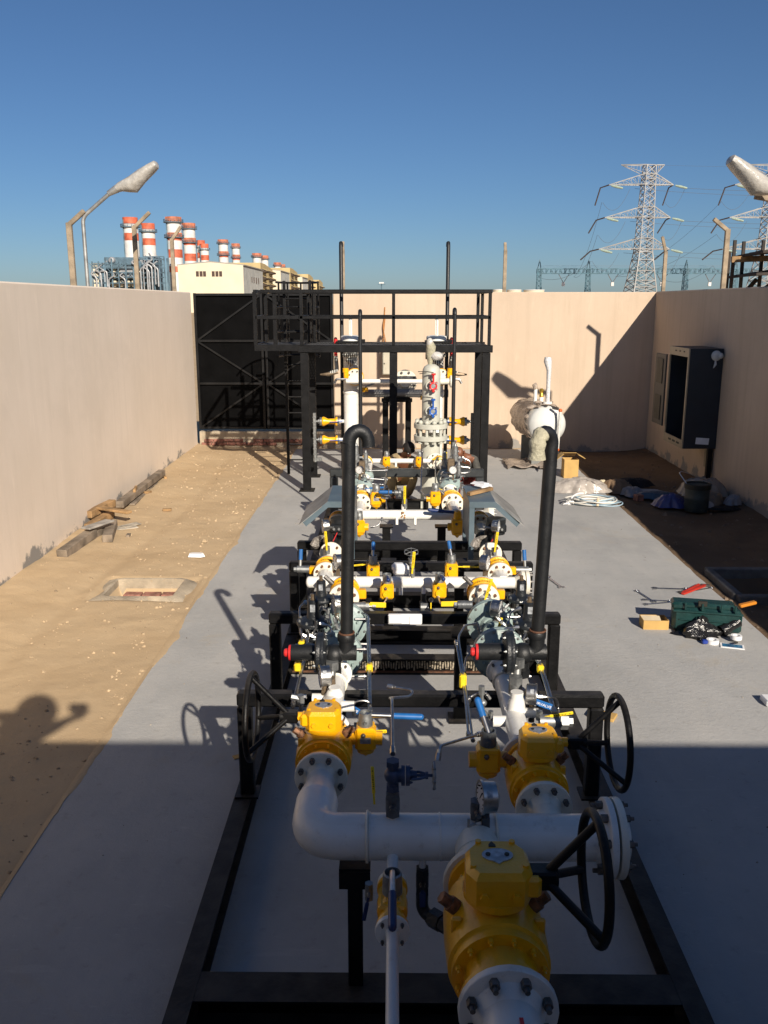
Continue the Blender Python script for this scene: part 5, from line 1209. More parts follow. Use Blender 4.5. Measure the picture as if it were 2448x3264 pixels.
handle_valve('upright yellow handle over the gate side spool', (-0.348, 6.1, 0.791), .02, .06, (.0, -.01, .19)); handle_valve('upright yellow handle leaning over the cabinet side spool', (0.664, 6.1, 0.873), .022, .07, (.055, -.01, .20))
box_valve('yellow forged valve behind the middle header with a blue lever up, gate side', (-0.153, 6.85, 0.882), .104, (), (0, .06, .10), cone=False)
box_valve('yellow forged valve in front of the middle header, lever toward the viewer, gate side', (-0.038, 6.42, 0.86), .104, (), (.01, -.17, .02), grip=NAVY, cone=False)
box_valve('yellow forged valve behind the middle header with a blue lever up, cabinet side', (0.482, 6.85, 0.892), .104, (), (-.02, .06, .10), cone=False)
box_valve('yellow forged valve in front of the middle header, lever toward the viewer, cabinet side', (0.363, 6.42, 0.868), .104, (), (.02, -.17, .02), grip=NAVY, cone=False)
handle_valve('tall yellow handle standing on the middle of the middle header', (0.158, 6.66, 0.926), .024, .08, (.015, -.01, .19))
globe_valve('small silver globe valve with a spoked wheel behind the middle header', (0.155, 6.85, 0.957), .035, (0, -.3, 1), m=ZINC, wr=1.9)
mb = MB(); a = V(*(0.072, 6.78, 0.92)); mb.box(a, (.13, .08, .085), .02); mb.box(a+V(-.02, .0, .02), (.11, .09, .06), .02); solo('wrapped_part', mb, PAPER, 'white cloth wrapped bundle behind the middle header', 'bundle')
handle_valve('flat yellow handle lying level, inner side of the cabinet side hood valve', (0.527, 6.95, 0.901), .016, .05, (.185, -.01, 0.0)); handle_valve('flat yellow handle lying level, inner side of the gate side hood valve', (-0.197, 6.95, 0.919), .016, .05, (-.13, -.01, -.01))
for (px, py, s, lab) in ((776, 1309, 1, 'gate side'), (1011, 1307, -1, 'cabinet side')):
    pass
mb = MB(); a = V(*(-0.284, 6.2, 0.813)); mb.cyl(a, a+V(.09, 0, 0), .030, n=16); mb.hexa(a+V(.09, 0, 0), a+V(.115, 0, 0), .026); mb.hexa(a+V(.14, 0, 0), a+V(.165, 0, 0), .015); mb.cyl(a+V(.1, 0, 0), a+V(.2, 0, 0), .008, n=8); solo('ball_check', mb, ZINC, 'short zinc valve body sticking out below the gate side ring valve', 'valve')
mb = MB(); a = V(*(0.596, 6.2, 0.827)); mb.cyl(a, a-V(.11, 0, 0), .030, n=16); mb.hexa(a-V(.11, 0, 0), a-V(.135, 0, 0), .024); mb.cyl(a-V(.1, 0, 0), a-V(.2, 0, 0), .008, n=8); solo('ball_check', mb, CARR, 'short dark valve body sticking out below the cabinet side ring valve', 'valve')
handle_valve('level yellow handle below the gate side ring valve', (-0.209, 6.22, 0.824), .012, .03, (.165, -.01, -.0), text=False, w=.04); handle_valve('level yellow handle below the cabinet side ring valve', (0.539, 6.22, 0.834), .012, .03, (-.175, -.01, .0), text=False, w=.04)
tubing('tubing from the gate side zinc valve up to the forged valve', [(-0.195, 6.2, 0.81), (-0.071, 6.2, 0.814), (-0.034, 6.38, 0.821)], rad=.04); tubing('tubing from the cabinet side dark valve up to the forged valve', [(0.51, 6.2, 0.819), (0.362, 6.2, 0.826), (0.351, 6.38, 0.83)], rad=.04)
t = thing('drain_valve', 'dark drain valve hanging under the middle header', 'valve', (0.252, 6.55, 0.68))
mb = MB(); a = V(*(0.249, 6.6, 0.778)); mb.cyl(a, a-V(0, 0, .14), .022, n=12); mb.box(a-V(0, 0, .10), (.06, .06, .08), .01); part('body', mb, PILOT, t)
mb = MB(); b = V(*(0.254, 6.5, 0.698)); mb.cyl(b-V(.03, 0, 0), b+V(.03, .0, 0), .034, n=16); mb.sph(b+V(.05, 0, .06), .02, 8); part('union', mb, ZINC, t)
mb = MB(); b = V(*(0.304, 6.5, 0.698)); mb.box(b, (.008, .008, .08)); part('handle', mb, YELM, t)
# gauges and meter heads under the hoods
gauge('gauge on the meter line under the gate side hood', (-0.595, 7.55, 1.084), .058, (-1, -.3, 0), .09); gauge('gauge on the meter line under the cabinet side hood', (0.921, 7.55, 1.084), .058, (1, -.35, 0), .09)
handle_valve('upright yellow handle below the gate side meter gauge', (-0.562, 7.35, 0.919), .024, .07, (-.01, -.01, .18)); handle_valve('upright yellow handle below the cabinet side meter gauge', (0.884, 7.35, 0.907), .024, .07, (.02, -.01, .19))
gauge('gauge standing beside the gate side hood valve', (-0.436, 6.8, 0.978), .062, (-1, -.4, 0), .07); gauge('gauge standing beside the cabinet side hood valve', (0.749, 6.8, 0.974), .062, (1, -.4, 0), .07)
METER = mat('black_meter_housing', (.018, .02, .022), .35, var=.2, scale=12)
for (x, lab) in ((-.54, 'gas meter with a black head under the gate side hood'), (.87, 'gas meter with a black head under the cabinet side hood')):
    t = thing('gas_meter', lab, 'gas meter', (x, 7.75, .6), 'gas meters under the hoods'); sg = -1 if x < 0 else 1
    mb = MB(); flange(mb, (x, 7.50, HZ), (0, -1, 0), .102, .022, .055, .03); mb.use(1).bolts((x, 7.478, HZ), (0, -1, 0), .078, 4, .013, .016); part('flange', mb, (CREAM, RUSTB), t)
    mb = MB(); mb.lathe([(.1, 0), (.1, .02), (.075, .03), (.075, .4), (.1, .41), (.1, .43)], (x, 7.51, HZ), (0, 1, 0), 28); part('meter_body', mb, METER, t)
    mb = MB(); mb.cyl((x, 7.7, HZ+.05), (x, 7.7, HZ+.16), .04, n=14); mb.box((x+.07, 7.7, HZ+.19), (.17, .16, .09), .02); mb.cyl((x+.07, 7.7, HZ+.23), (x+.07, 7.7, HZ+.27), .085, n=20); mb.cyl((x+.07, 7.7, HZ+.13), (x+.07, 7.7, HZ+.15), .08, n=20); part('meter_head', mb, METER, t)
    mb = MB()
    for k in range(3): mb.hexa((x+.02+k*.045, 7.615, HZ+.19), (x+.02+k*.045, 7.60, HZ+.19), .012)
    mb.cyl((x-.05, 7.66, HZ+.2), (x+.02, 7.62, HZ+.2), .012, n=8); part('plugs', mb, ZINC, t)
    mb = MB(); mb.tube([(x+.05, 7.60, HZ+.16), (x+.02, 7.56, HZ+.10), (x+.0, 7.56, HZ+.07), (x-.04, 7.6, HZ+.05)], .004, 6); part('red_wire', mb, RED, t)
    mb = MB(); mb.tube([(x-.13, 7.5, .90), (x-.14, 7.48, .93), (x-.12, 7.49, .97), (x-.09, 7.47, 1.0), (x-.04, 7.46, 1.02)], .03, 7, rs=[.022, .045, .036, .02, .008]); part('plastic_bag', mb, mat('clear_plastic', (.42, .38, .33), .2, var=.3, scale=25, bump=1., bscale=40, alpha=.6), t, ang=20)
    mb = MB(); mb.cyl((x, 7.94, HZ), (x, 8.4, HZ), .056, n=20); solo('meter_outlet_pipe', mb, WHITE, 'white pipe behind the %s side gas meter' % ('gate' if x < 0 else 'cabinet'), 'pipe')
# hoods
for sg, x0, x1, lab in ((1, .70, .935, 'blue-grey hood on the cabinet side with a stick lying on it'), (-1, -.345, -.585, 'blue-grey hood on the gate side, bare on top')):
    t = thing('meter_hood', lab, 'hood', (x0, 8.1, .70), 'blue-grey hoods over the meters')
    y0, y1, zt = 7.78, 8.50, 1.255
    mb = MB(); mb.box(((x0+x1)/2, (y0+y1)/2, zt-.003), (abs(x1-x0), y1-y0, .006)); mb.box(((x0+x1)/2, y0-.003, zt-.028), (abs(x1-x0), .006, .055)); part('top_plate', mb, SKY_GREY, t, smooth=False)
    xe, ze = x1+sg*.235, zt-.185
    mb = MB(); nx = V(sg*.185, 0, .235).normalized()
    mb._add([(x1, y0, zt), (xe+sg*.03, y0-.03, ze-.03), (xe+sg*.03, y1+.02, ze-.03), (x1, y1, zt), (x1, y0, zt-.006), (xe+sg*.03, y0-.03, ze-.036), (xe+sg*.03, y1+.02, ze-.036), (x1, y1, zt-.006)], [(0, 1, 2, 3), (7, 6, 5, 4), (0, 4, 5, 1), (1, 5, 6, 2), (2, 6, 7, 3)])
    part('sloping_sheet', mb, mat('bare_grey_sheet', (.36, .355, .33), .5, metal=.2, var=.3, scale=4, dirt=.5, dcol=(.12, .10, .08)), t, smooth=False)
    mb = MB(); mb._add([(x1, y0-.006, zt-.002), (xe, y0-.006, ze-.002), (xe-sg*.035, y0-.006, ze-.05), (x1, y0-.006, zt-.058), (x1, y0, zt-.002), (xe, y0, ze-.002), (xe-sg*.035, y0, ze-.05), (x1, y0, zt-.058)], [(0, 1, 2, 3), (7, 6, 5, 4), (0, 4, 5, 1), (1, 5, 6, 2), (2, 6, 7, 3)]); part('fascia', mb, SKY_GREY, t, smooth=False)
    for y in (y0+.022, y1-.03):
        mb = MB(); mb.box((x0+sg*.025, y, (zt+.70)/2), (.05, .045, zt-.712), .004); part('post', mb, SKY_GREY, t, smooth=False)
    mb = MB(); mb.box((x0+sg*.004, (y0+y1)/2, 1.05), (.006, y1-y0-.09, .39)); part('side_sheet', mb, SKY_GREY, t, smooth=False)
mb = MB(); a = V(*(0.711, 8.02, 1.275)); b = V(*(0.946, 8.204, 1.29)); mb.bar(a, b, .05, .032, ch=.003); solo('wooden_stick', mb, WOOD, 'split wooden stick lying on the cabinet side hood', 'stick', smooth=False)
mb = MB(); a = V(*(0.821, 8.367, 1.265)); 
for k in range(5): mb.box(a+V(random.uniform(-.08, .1), random.uniform(-.03, .06), .012+.006*k), (.11, .07, .008), .003, Matrix.Rotation(random.uniform(-1, 1), 3, 'Z') @ Matrix.Rotation(.3*random.uniform(-1, 1), 3, 'X'))
solo('crumpled_paper', mb, PAPER, 'crumpled white paper on the cabinet side hood behind the stick', 'paper', smooth=False)

# ---------------------------------------------------------------- back header and slam-shut group
t = pipe_run('back_header', 'white header pipe farther back between the two hoods', 'pipe', [(-.40, 8.95, HZ), (1.0, 8.95, HZ)], .052, (.2, 8.95, .7), caps=[((-.40, 8.95, HZ), (-1, 0, 0))], welds=[((-.16, 8.95, HZ), (1, 0, 0)), ((.60, 8.95, HZ), (1, 0, 0))])
mb = MB(); mb.lathe([(.052, -.05), (.08, -.02), (.1, 0), (.1, .026), (.1, .056), (0, .058)], (1.0, 8.95, HZ), (1, 0, 0), 28); mb.use(1).bolts((1.058, 8.95, HZ), (1, 0, 0), .078, 8, .011, .016); part('blind_flange', mb, (CREAM, ZINC), t)
for (x, y0, y1) in ((-.345, 9.0, 9.45), (.665, 9.0, 9.45), (-.54, 8.75, 8.95), (.88, 8.75, 8.95)): part('tee_branch', MB().cyl((x, y0, HZ), (x, y1, HZ), .056, n=20), WHITE, t)
for a_, b_, r_ in (((.12, 8.95, .89), (.12, 8.95, .96), .024), ((.05, 8.91, .83), (.05, 8.88, .76), .015), ((.24, 8.91, .83), (.24, 8.88, .76), .015)): part('branch_nozzle', MB().cyl(a_, b_, r_, n=12), WHITE, t)
mb = MB()
for k in range(9): mb.box((.115+.018*math.cos(k*2.2), 8.895, .86+.03*math.sin(k*1.7)), (.014, .01, .014), .002)
part('scuffed_paint', mb, mat('rust_spots', (.45, .22, .07), .8, var=.4, scale=40), t)
split_valve('half hidden yellow ring valve beneath the gate side hood plate', (-.54, 8.62, HZ), .21, .17, boss=-1)
split_valve('half hidden yellow ring valve beneath the cabinet side hood plate', (.88, 8.62, HZ), .21, .17, boss=1)
gear = BOLT
split_valve('larger yellow ring valve behind the back header, gate side', (-.345, 9.56, HZ), .235, .2, boss=1, bm=BOLT)
split_valve('larger yellow ring valve behind the back header, cabinet side', (.665, 9.56, HZ), .245, .2, boss=1, bm=BOLT)
for (x, r_) in ((-.345, .1), (.665, .105)):
    pass
box_valve('yellow forged valve hanging below the back header, gate side', (-0.339, 8.8, 0.763), .12, (-1, 1), None, cone=True); box_valve('yellow forged valve below the back header with a navy lever lying level', (0.673, 8.8, 0.765), .125, (-1,), (-.29, 0, .03), grip=NAVY, lm=NAVY, neck_m=YEL)
handle_valve('yellow handle standing on the middle of the back header', (0.13, 8.95, 0.97), .028, .10, (0, -.01, .20))
box_valve('yellow forged valve beside the larger ring valve, gate side', (-0.174, 9.45, 0.913), .125, (1,), None, plate=True); box_valve('yellow forged valve beside the larger ring valve, cabinet side', (0.473, 9.45, 0.925), .12, (-1,), None)
handle_valve('short yellow handle over the cabinet side forged valve', (0.556, 9.6, 0.982), .02, .05, (-.09, -.01, 0.02), text=False, w=.04)
globe_valve('silver globe valve lying behind the back header with a blue lever beyond', (0.08, 9.3, 1.014), .04, (-1, 0, 0), m=ZINC, wr=1.1)
mb = MB(); a = V(*(-0.001, 9.3, 1.019)); mb.cyl(a, a-V(.13, 0, 0), .02, n=10); mb.sph(a-V(.13, 0, 0), .02, 8); solo('blue_lever', mb, BLUE, 'blue lever lying level beside the silver globe valve', 'lever')
tubing('tubing dropping from the gate side valve below the back header', [(-0.224, 8.8, 0.758), (-0.138, 8.8, 0.768), (-0.101, 8.85, 0.845)], rad=.05); tubing('tall tubing on the pad side of the cabinet side ring valve', [(0.379, 11, 1.184), (0.323, 9.7, 0.95), (0.345, 9.45, 0.956), (0.419, 9.4, 0.962)], r=.009, rad=.08)
tubing('tubing rising beside the gate side ring valve', [(-0.054, 9.1, 0.875), (-0.066, 9.3, 0.942), (-0.116, 9.35, 0.946)], rad=.04); tubing('thin slanting tubing farther back on the gate side', [(-0.095, 9.8, 0.917), (-0.076, 10.8, 0.941), (-0.06, 11, 0.987)], rad=.04)
def slamshut(label, loc, s, sg):
    """grey-green body with zinc spring towers and fittings"""
    t = thing('slam_shut_regulator', label, 'regulator', loc, 'slam-shut regulators farther back'); c = V(*loc)
    mb = MB(); mb.lathe([(0, -.1), (s*.6, -.1), (s, -.06), (s, .06), (s*.6, .1), (0, .1)], c, (0, 1, 0), 28); mb.lathe([(s*.55, -.22), (s*.62, -.2), (s*.5, -.16), (s*.5, .16), (s*.62, .2), (s*.55, .22)], c, (0, 1, 0), 20); mb.box(c+V(sg*s*.75, 0, s*.5), (s*.8, .1, s*.9), .012)
    mb.use(1).bolts(c+V(0, -.06, 0), (0, -1, 0), s*.85, 10, s*.09, .012)
    for k in range(16): 
        a = random.uniform(-.5, 2.6); q = c+V(sg*s*.5+random.uniform(-.9, .9)*s, random.uniform(-.14, .02), s*random.uniform(-.3, 1.5)); mb.hexa(q, q+V(random.choice((-.03, .03)), -.012, random.uniform(-.01, .02)), .011)
    part('body', mb, (GREEN, ZINC), t)
    mb = MB(); q = c+V(sg*s*1.0, .0, s*.9); mb.lathe([(s*.34, 0), (s*.34, s*.5), (s*.26, s*.55), (s*.25, s*1.5), (s*.16, s*1.55), (s*.1, s*1.9), (0, s*1.9)], q, (0, 0, 1), 16); part('spring_tower', mb, ZINC, t)
    mb = MB(); flange(mb, c+V(0, -.225, 0), (0, -1, 0), s*.8, .02, s*.5, .02); mb.use(1).bolts(c+V(0, -.245, 0), (0, -1, 0), s*.6, 4, .012, .014); part('flange', mb, (CREAM, BOLT), t)
    return t
slamshut('slam-shut regulator on the gate side, the nearer of two', (-.35, 10.35, HZ), .115, -1); slamshut('slam-shut regulator on the gate side, the farther of two', (-.35, 11.0, HZ), .115, -1)
slamshut('slam-shut regulator on the cabinet side, the nearer of two', (.68, 10.35, HZ), .115, 1); slamshut('slam-shut regulator on the cabinet side, the farther of two', (.68, 11.0, HZ), .115, 1)
for (x, lab) in ((-.345, 'gate'), (.67, 'cabinet')):
    mb = MB(); mb.cyl((x, 9.7, HZ), (x, 10.1, HZ), .055, n=18); solo('line_pipe', mb, WHITE, 'short white pipe behind the larger ring valve, %s side' % lab, 'pipe')
    mb = MB(); mb.cyl((x+.02, 11.2, HZ), (x+.02, 11.95, HZ), .055, n=18); solo('line_pipe', mb, WHITE, 'white pipe leading to the farthest header, %s side' % lab, 'pipe')
gauge('gauge among the slam-shut fittings, gate side', (-0.387, 10.3, 1.075), .048, (-.5, -1, 0), .09); gauge('gauge among the slam-shut fittings, cabinet side', (0.725, 10.3, 1.077), .048, (-.2, -1, 0), .09)
for (px, py, lab) in ((782, 1009, 'gate'), (974, 1009, 'cabinet')):
    pass
mb = MB(); mb.box((-0.37, 10.6, 1.048), (.075, .06, .17), .008); solo('manifold_block', mb, BRONZE, 'brown metal block among the gate side slam-shut fittings', 'block'); mb = MB(); mb.box((0.718, 10.6, 1.061), (.085, .06, .20), .008); solo('manifold_block', mb, BRONZE, 'brown metal block among the cabinet side slam-shut fittings', 'block')
for (px, py, Y_, lab) in ((0, 0, 0, ''),):
    pass
def cylinder_pilot(label, loc, h, r):
    mb = MB(); c = V(*loc); mb.lathe([(r*1.25, 0), (r*1.25, h*.3), (r, h*.33), (r, h*.8), (r*.6, h*.85), (r*.4, h), (0, h)], c, (0, 0, 1), 14); mb.hexa(c-V(0, 0, h*.3), c, r*1.3); mb.box(c-V(0, 0, h*.5), (r*3, r*2.4, h*.5), .006); mb.hexa(c+V(r, 0, h*.1), c+V(r*2.4, 0, h*.1), r*.5); solo('zinc_pilot', mb, ZINC, label, 'pilot regulator', 'zinc pilots at the slam-shut regulators')
cylinder_pilot('slim zinc pilot standing by the gate side black vent', (-0.447, 10.7, 1.134), .20, .036); cylinder_pilot('second zinc pilot behind the gate side gauge', (-0.336, 11, 1.034), .16, .03)
cylinder_pilot('slim zinc pilot nearest the cabinet side worker', (0.774, 10.7, 1.13), .20, .036); cylinder_pilot('second zinc pilot behind the cabinet side gauge', (0.785, 11.2, 1.133), .17, .03); cylinder_pilot('third zinc pilot at the inner cabinet side', (0.662, 11, 1.036), .15, .03)
handle_valve('blue handle lying level over the gate side slam-shut group', (-0.316, 9.95, 0.929), .02, .07, (.22, -.01, .015), grip=BLUE); handle_valve('blue handle lying level over the cabinet side slam-shut group', (0.806, 9.95, 0.942), .02, .07, (.20, -.01, .012), grip=BLUE)
handle_valve('small upright yellow handle at the farthest header, cabinet side', (0.704, 11.3, 0.97), .016, .05, (.0, -.01, .16)); handle_valve('level yellow handle at the farthest header, cabinet side', (0.702, 11.9, 0.939), .016, .05, (-.16, -.01, -.01))
random.seed(21)
TB = (('loop of tubing at the cabinet side slam-shut group, widest', [(958, 1013), (960, 1009), (1020, 1010), (1024, 985), (1005, 976), (1000, 985)]), ('loop of tubing near the crouching worker', [(995, 995), (1022, 998), (1022, 1008), (990, 1010)]), ('tubing curling over the cabinet side pilots', [(985, 1000), (1005, 972), (1010, 985)]), ('upright tubing inside the cabinet side slam-shut group', [(945, 1045), (944, 985), (950, 975)]),
      ('level tubing reaching inward from the gate side slam-shut group', [(792, 1005), (838, 1004)]), ('second level tubing reaching inward on the gate side', [(795, 1022), (838, 1025)]), ('third tubing, lower, on the gate side slam-shut group', [(790, 1032), (834, 1036), (836, 1020)]), ('bent tubing at the gate side gauge', [(772, 1040), (775, 1022), (795, 1018), (800, 1030)]))
for lab, pts in TB: tubing(lab, [(round((x-848)/1900*10.33, 3), 10.5, round(3-(y-656)*10.45/1849, 3)) for x, y in pts], r=.008, rad=.05)
# farthest header of the skid
t = pipe_run('far_header', 'slim white header pipe right in front of the crouching workers', 'pipe', [(-.36, 12.2, HZ), (.70, 12.2, HZ)], .034, (.17, 12.2, .7), caps=[((-.36, 12.2, HZ), (-1, 0, 0)), ((.70, 12.2, HZ), (1, 0, 0))])
for x in (.05, .325): part('branch_nozzle', MB().cyl((x, 12.18, .83), (x, 12.17, .77), .016, n=10), WHITE, t)
box_valve('yellow forged valve on the farthest header, gate side', (-0.079, 12.1, 0.864), .105, (), None, cone=True); box_valve('yellow forged valve on the farthest header, cabinet side', (0.379, 12.1, 0.865), .105, (), None, cone=True)
split_valve('farthest yellow ring valve, gate side', (-.37, 12.0, HZ), .20, .17, boss=0, bm=BOLT); split_valve('farthest yellow ring valve, cabinet side', (.66, 12.0, HZ), .20, .17, boss=0, bm=BOLT)
def slim_vent(label, x, y, z0, z1, r):
    t = thing('vent_pipe', label, 'vent pipe', (x, y, z0), 'slim black vent pipes')
    mb = MB(); mb.cyl((x, y, z0), (x, y, z1-.06), r, n=12); part('riser', mb, PIPEB, t)
    mb = MB(); mb.tube([(x, y+.08*(1-math.cos(math.pi*k/8))/2*1.6, z1-.06+.06*math.sin(math.pi*k/8)) for k in range(9)]+[(x, y+.128, z1-.12)], r*1.05, 10); part('return_bend', mb, PIPEB, t)
slim_vent('slim black vent with a rounded top in front of the platform, gate side', -.405, 11.2, .95, 2.91, .024); slim_vent('slim black vent with a rounded top in front of the platform, cabinet side', .775, 11.2, .95, 2.93, .024)

# ---------------------------------------------------------------- platform, filters, vessel
t = thing('access_platform', 'black steel platform with railing in front of the end wall', 'platform', (.04, 14.8, 0))
X0, X1, Y0, Y1, ZD = -1.44, 1.53, 14.2, 15.42, 2.36
GRAT = mat('black_grating', (.03, .03, .031), .5, var=.3, scale=30, dirt=.4, dcol=(.12, .12, .12))
mb = MB()
for k in range(62):
    x = X0+.04+k*(X1-X0-.08)/61
    mb.box((x, (Y0+Y1)/2, ZD-.016), (.006, Y1-Y0-.13, .03))
for k in range(14): mb.box(((X0+X1)/2, Y0+.1+k*.085, ZD-.012), (X1-X0-.13, .006, .02))
part('grating', mb, GRAT, t, smooth=False)
mb = MB()
for y in (Y0, Y1): mb.box(((X0+X1)/2, y, ZD-.058), (X1-X0+.12, .07, .115), .006)
for x in (X0, X1, .02): mb.box((x, (Y0+Y1)/2, ZD-.07), (.07, Y1-Y0-.075, .10), .006)
part('deck_beam', mb, BLACK, t, smooth=False)
for x in (X0+.04, .016, X1-.04):
    for y in (Y0, Y1):
        mb = MB(); w_ = .125
        mb.box((x, y-.058, (ZD-.12+.02)/2), (w_, .012, ZD-.14)); mb.box((x, y+.058, (ZD-.12+.02)/2), (w_, .012, ZD-.14)); mb.box((x, y, (ZD-.12+.02)/2), (.012, .10, ZD-.14)); mb.box((x, y, .01), (.24, .24, .02)); part('column', mb, BLACK, t, smooth=False)
for x in (X0, .016, X1):
    for y in (Y0, Y1):
        if x == .016 and y == Y1: continue
        mb = MB(); mb.box((x, y, (ZD+3.17)/2), (.05, .05, 3.17-ZD), .004); part('rail_post', mb, BLACK, t, smooth=False)
for x in (X0+.13, X1-.1):
    mb = MB(); mb.box((x, Y1-.3, (ZD+3.17)/2), (.05, .05, 3.17-ZD), .004); part('rail_post', mb, BLACK, t, smooth=False)
mb = MB()
for z in (3.19, 2.79):
    w_ = .055 if z > 3 else .05
    mb.box(((X0+X1)/2-.30 if z > 3 else (X0+X1)/2-.02, Y0, z), (X1-X0+.67 if z > 3 else X1-X0+.06, w_, w_), .005); mb.box(((X0+X1)/2-.30, Y1, z), (X1-X0+.66, w_, w_), .005)
    for x in (X0, X1): mb.box((x, (Y0+Y1)/2, z), (w_, Y1-Y0-w_, w_), .005)
part('handrail', mb, BLACK, t, smooth=False)
# side landing with caged ladder
mb = MB()
for (x, y) in ((-2.17, Y0), (-1.86, Y0+.02), (-2.17, Y1)): mb.box((x, y, (ZD-.02+3.19)/2), (.06, .05, 3.17-ZD+.02), .004)
mb.box((-1.82, Y0, 2.79), (.68, .05, .05)); mb.box((-1.83, Y0, ZD-.04), (.72, .06, .1)); mb.box((-2.17, (Y0+Y1)/2, 2.79), (.05, Y1-Y0-.06, .05)); mb.box((-2.17, (Y0+Y1)/2, 3.19), (.05, Y1-Y0-.06, .05)); mb.box((-2.17, (Y0+Y1)/2, ZD-.04), (.05, Y1-Y0-.06, .1))
part('landing_rail', mb, BLACK, t, smooth=False)
mb = MB()
for k in range(11): mb.box((-1.82, Y0+.1+k*.11, ZD-.012), (.64, .05, .02))
part('landing_deck', mb, GRAT, t, smooth=False)
mb = MB(); lx = -1.64
for x in (lx-.22, lx+.22): mb.box((x, Y1+.12, 1.7), (.05, .03, 3.36))
for k in range(11): mb.cyl((lx-.21, Y1+.12, .28+k*.28), (lx+.21, Y1+.12, .28+k*.28), .013, n=8)
lad = part('ladder', mb, BLACK, t, smooth=False)
mb = MB()
for k in range(4):
    z = 2.1+k*.42; mb.tube([(lx+.36*math.cos(a), Y1+.16+.62*max(0, math.sin(a)), z) for a in [i*math.pi/14 for i in range(15)]], .020, 6)
for a in (.3, .9, 1.57, 2.24, 2.84): mb.cyl((lx+.36*math.cos(a), Y1+.16+.62*math.sin(a), 2.1), (lx+.36*math.cos(a), Y1+.16+.62*math.sin(a), 3.36), .018, n=6)
part('safety_cage', mb, BLACK, lad, smooth=False)

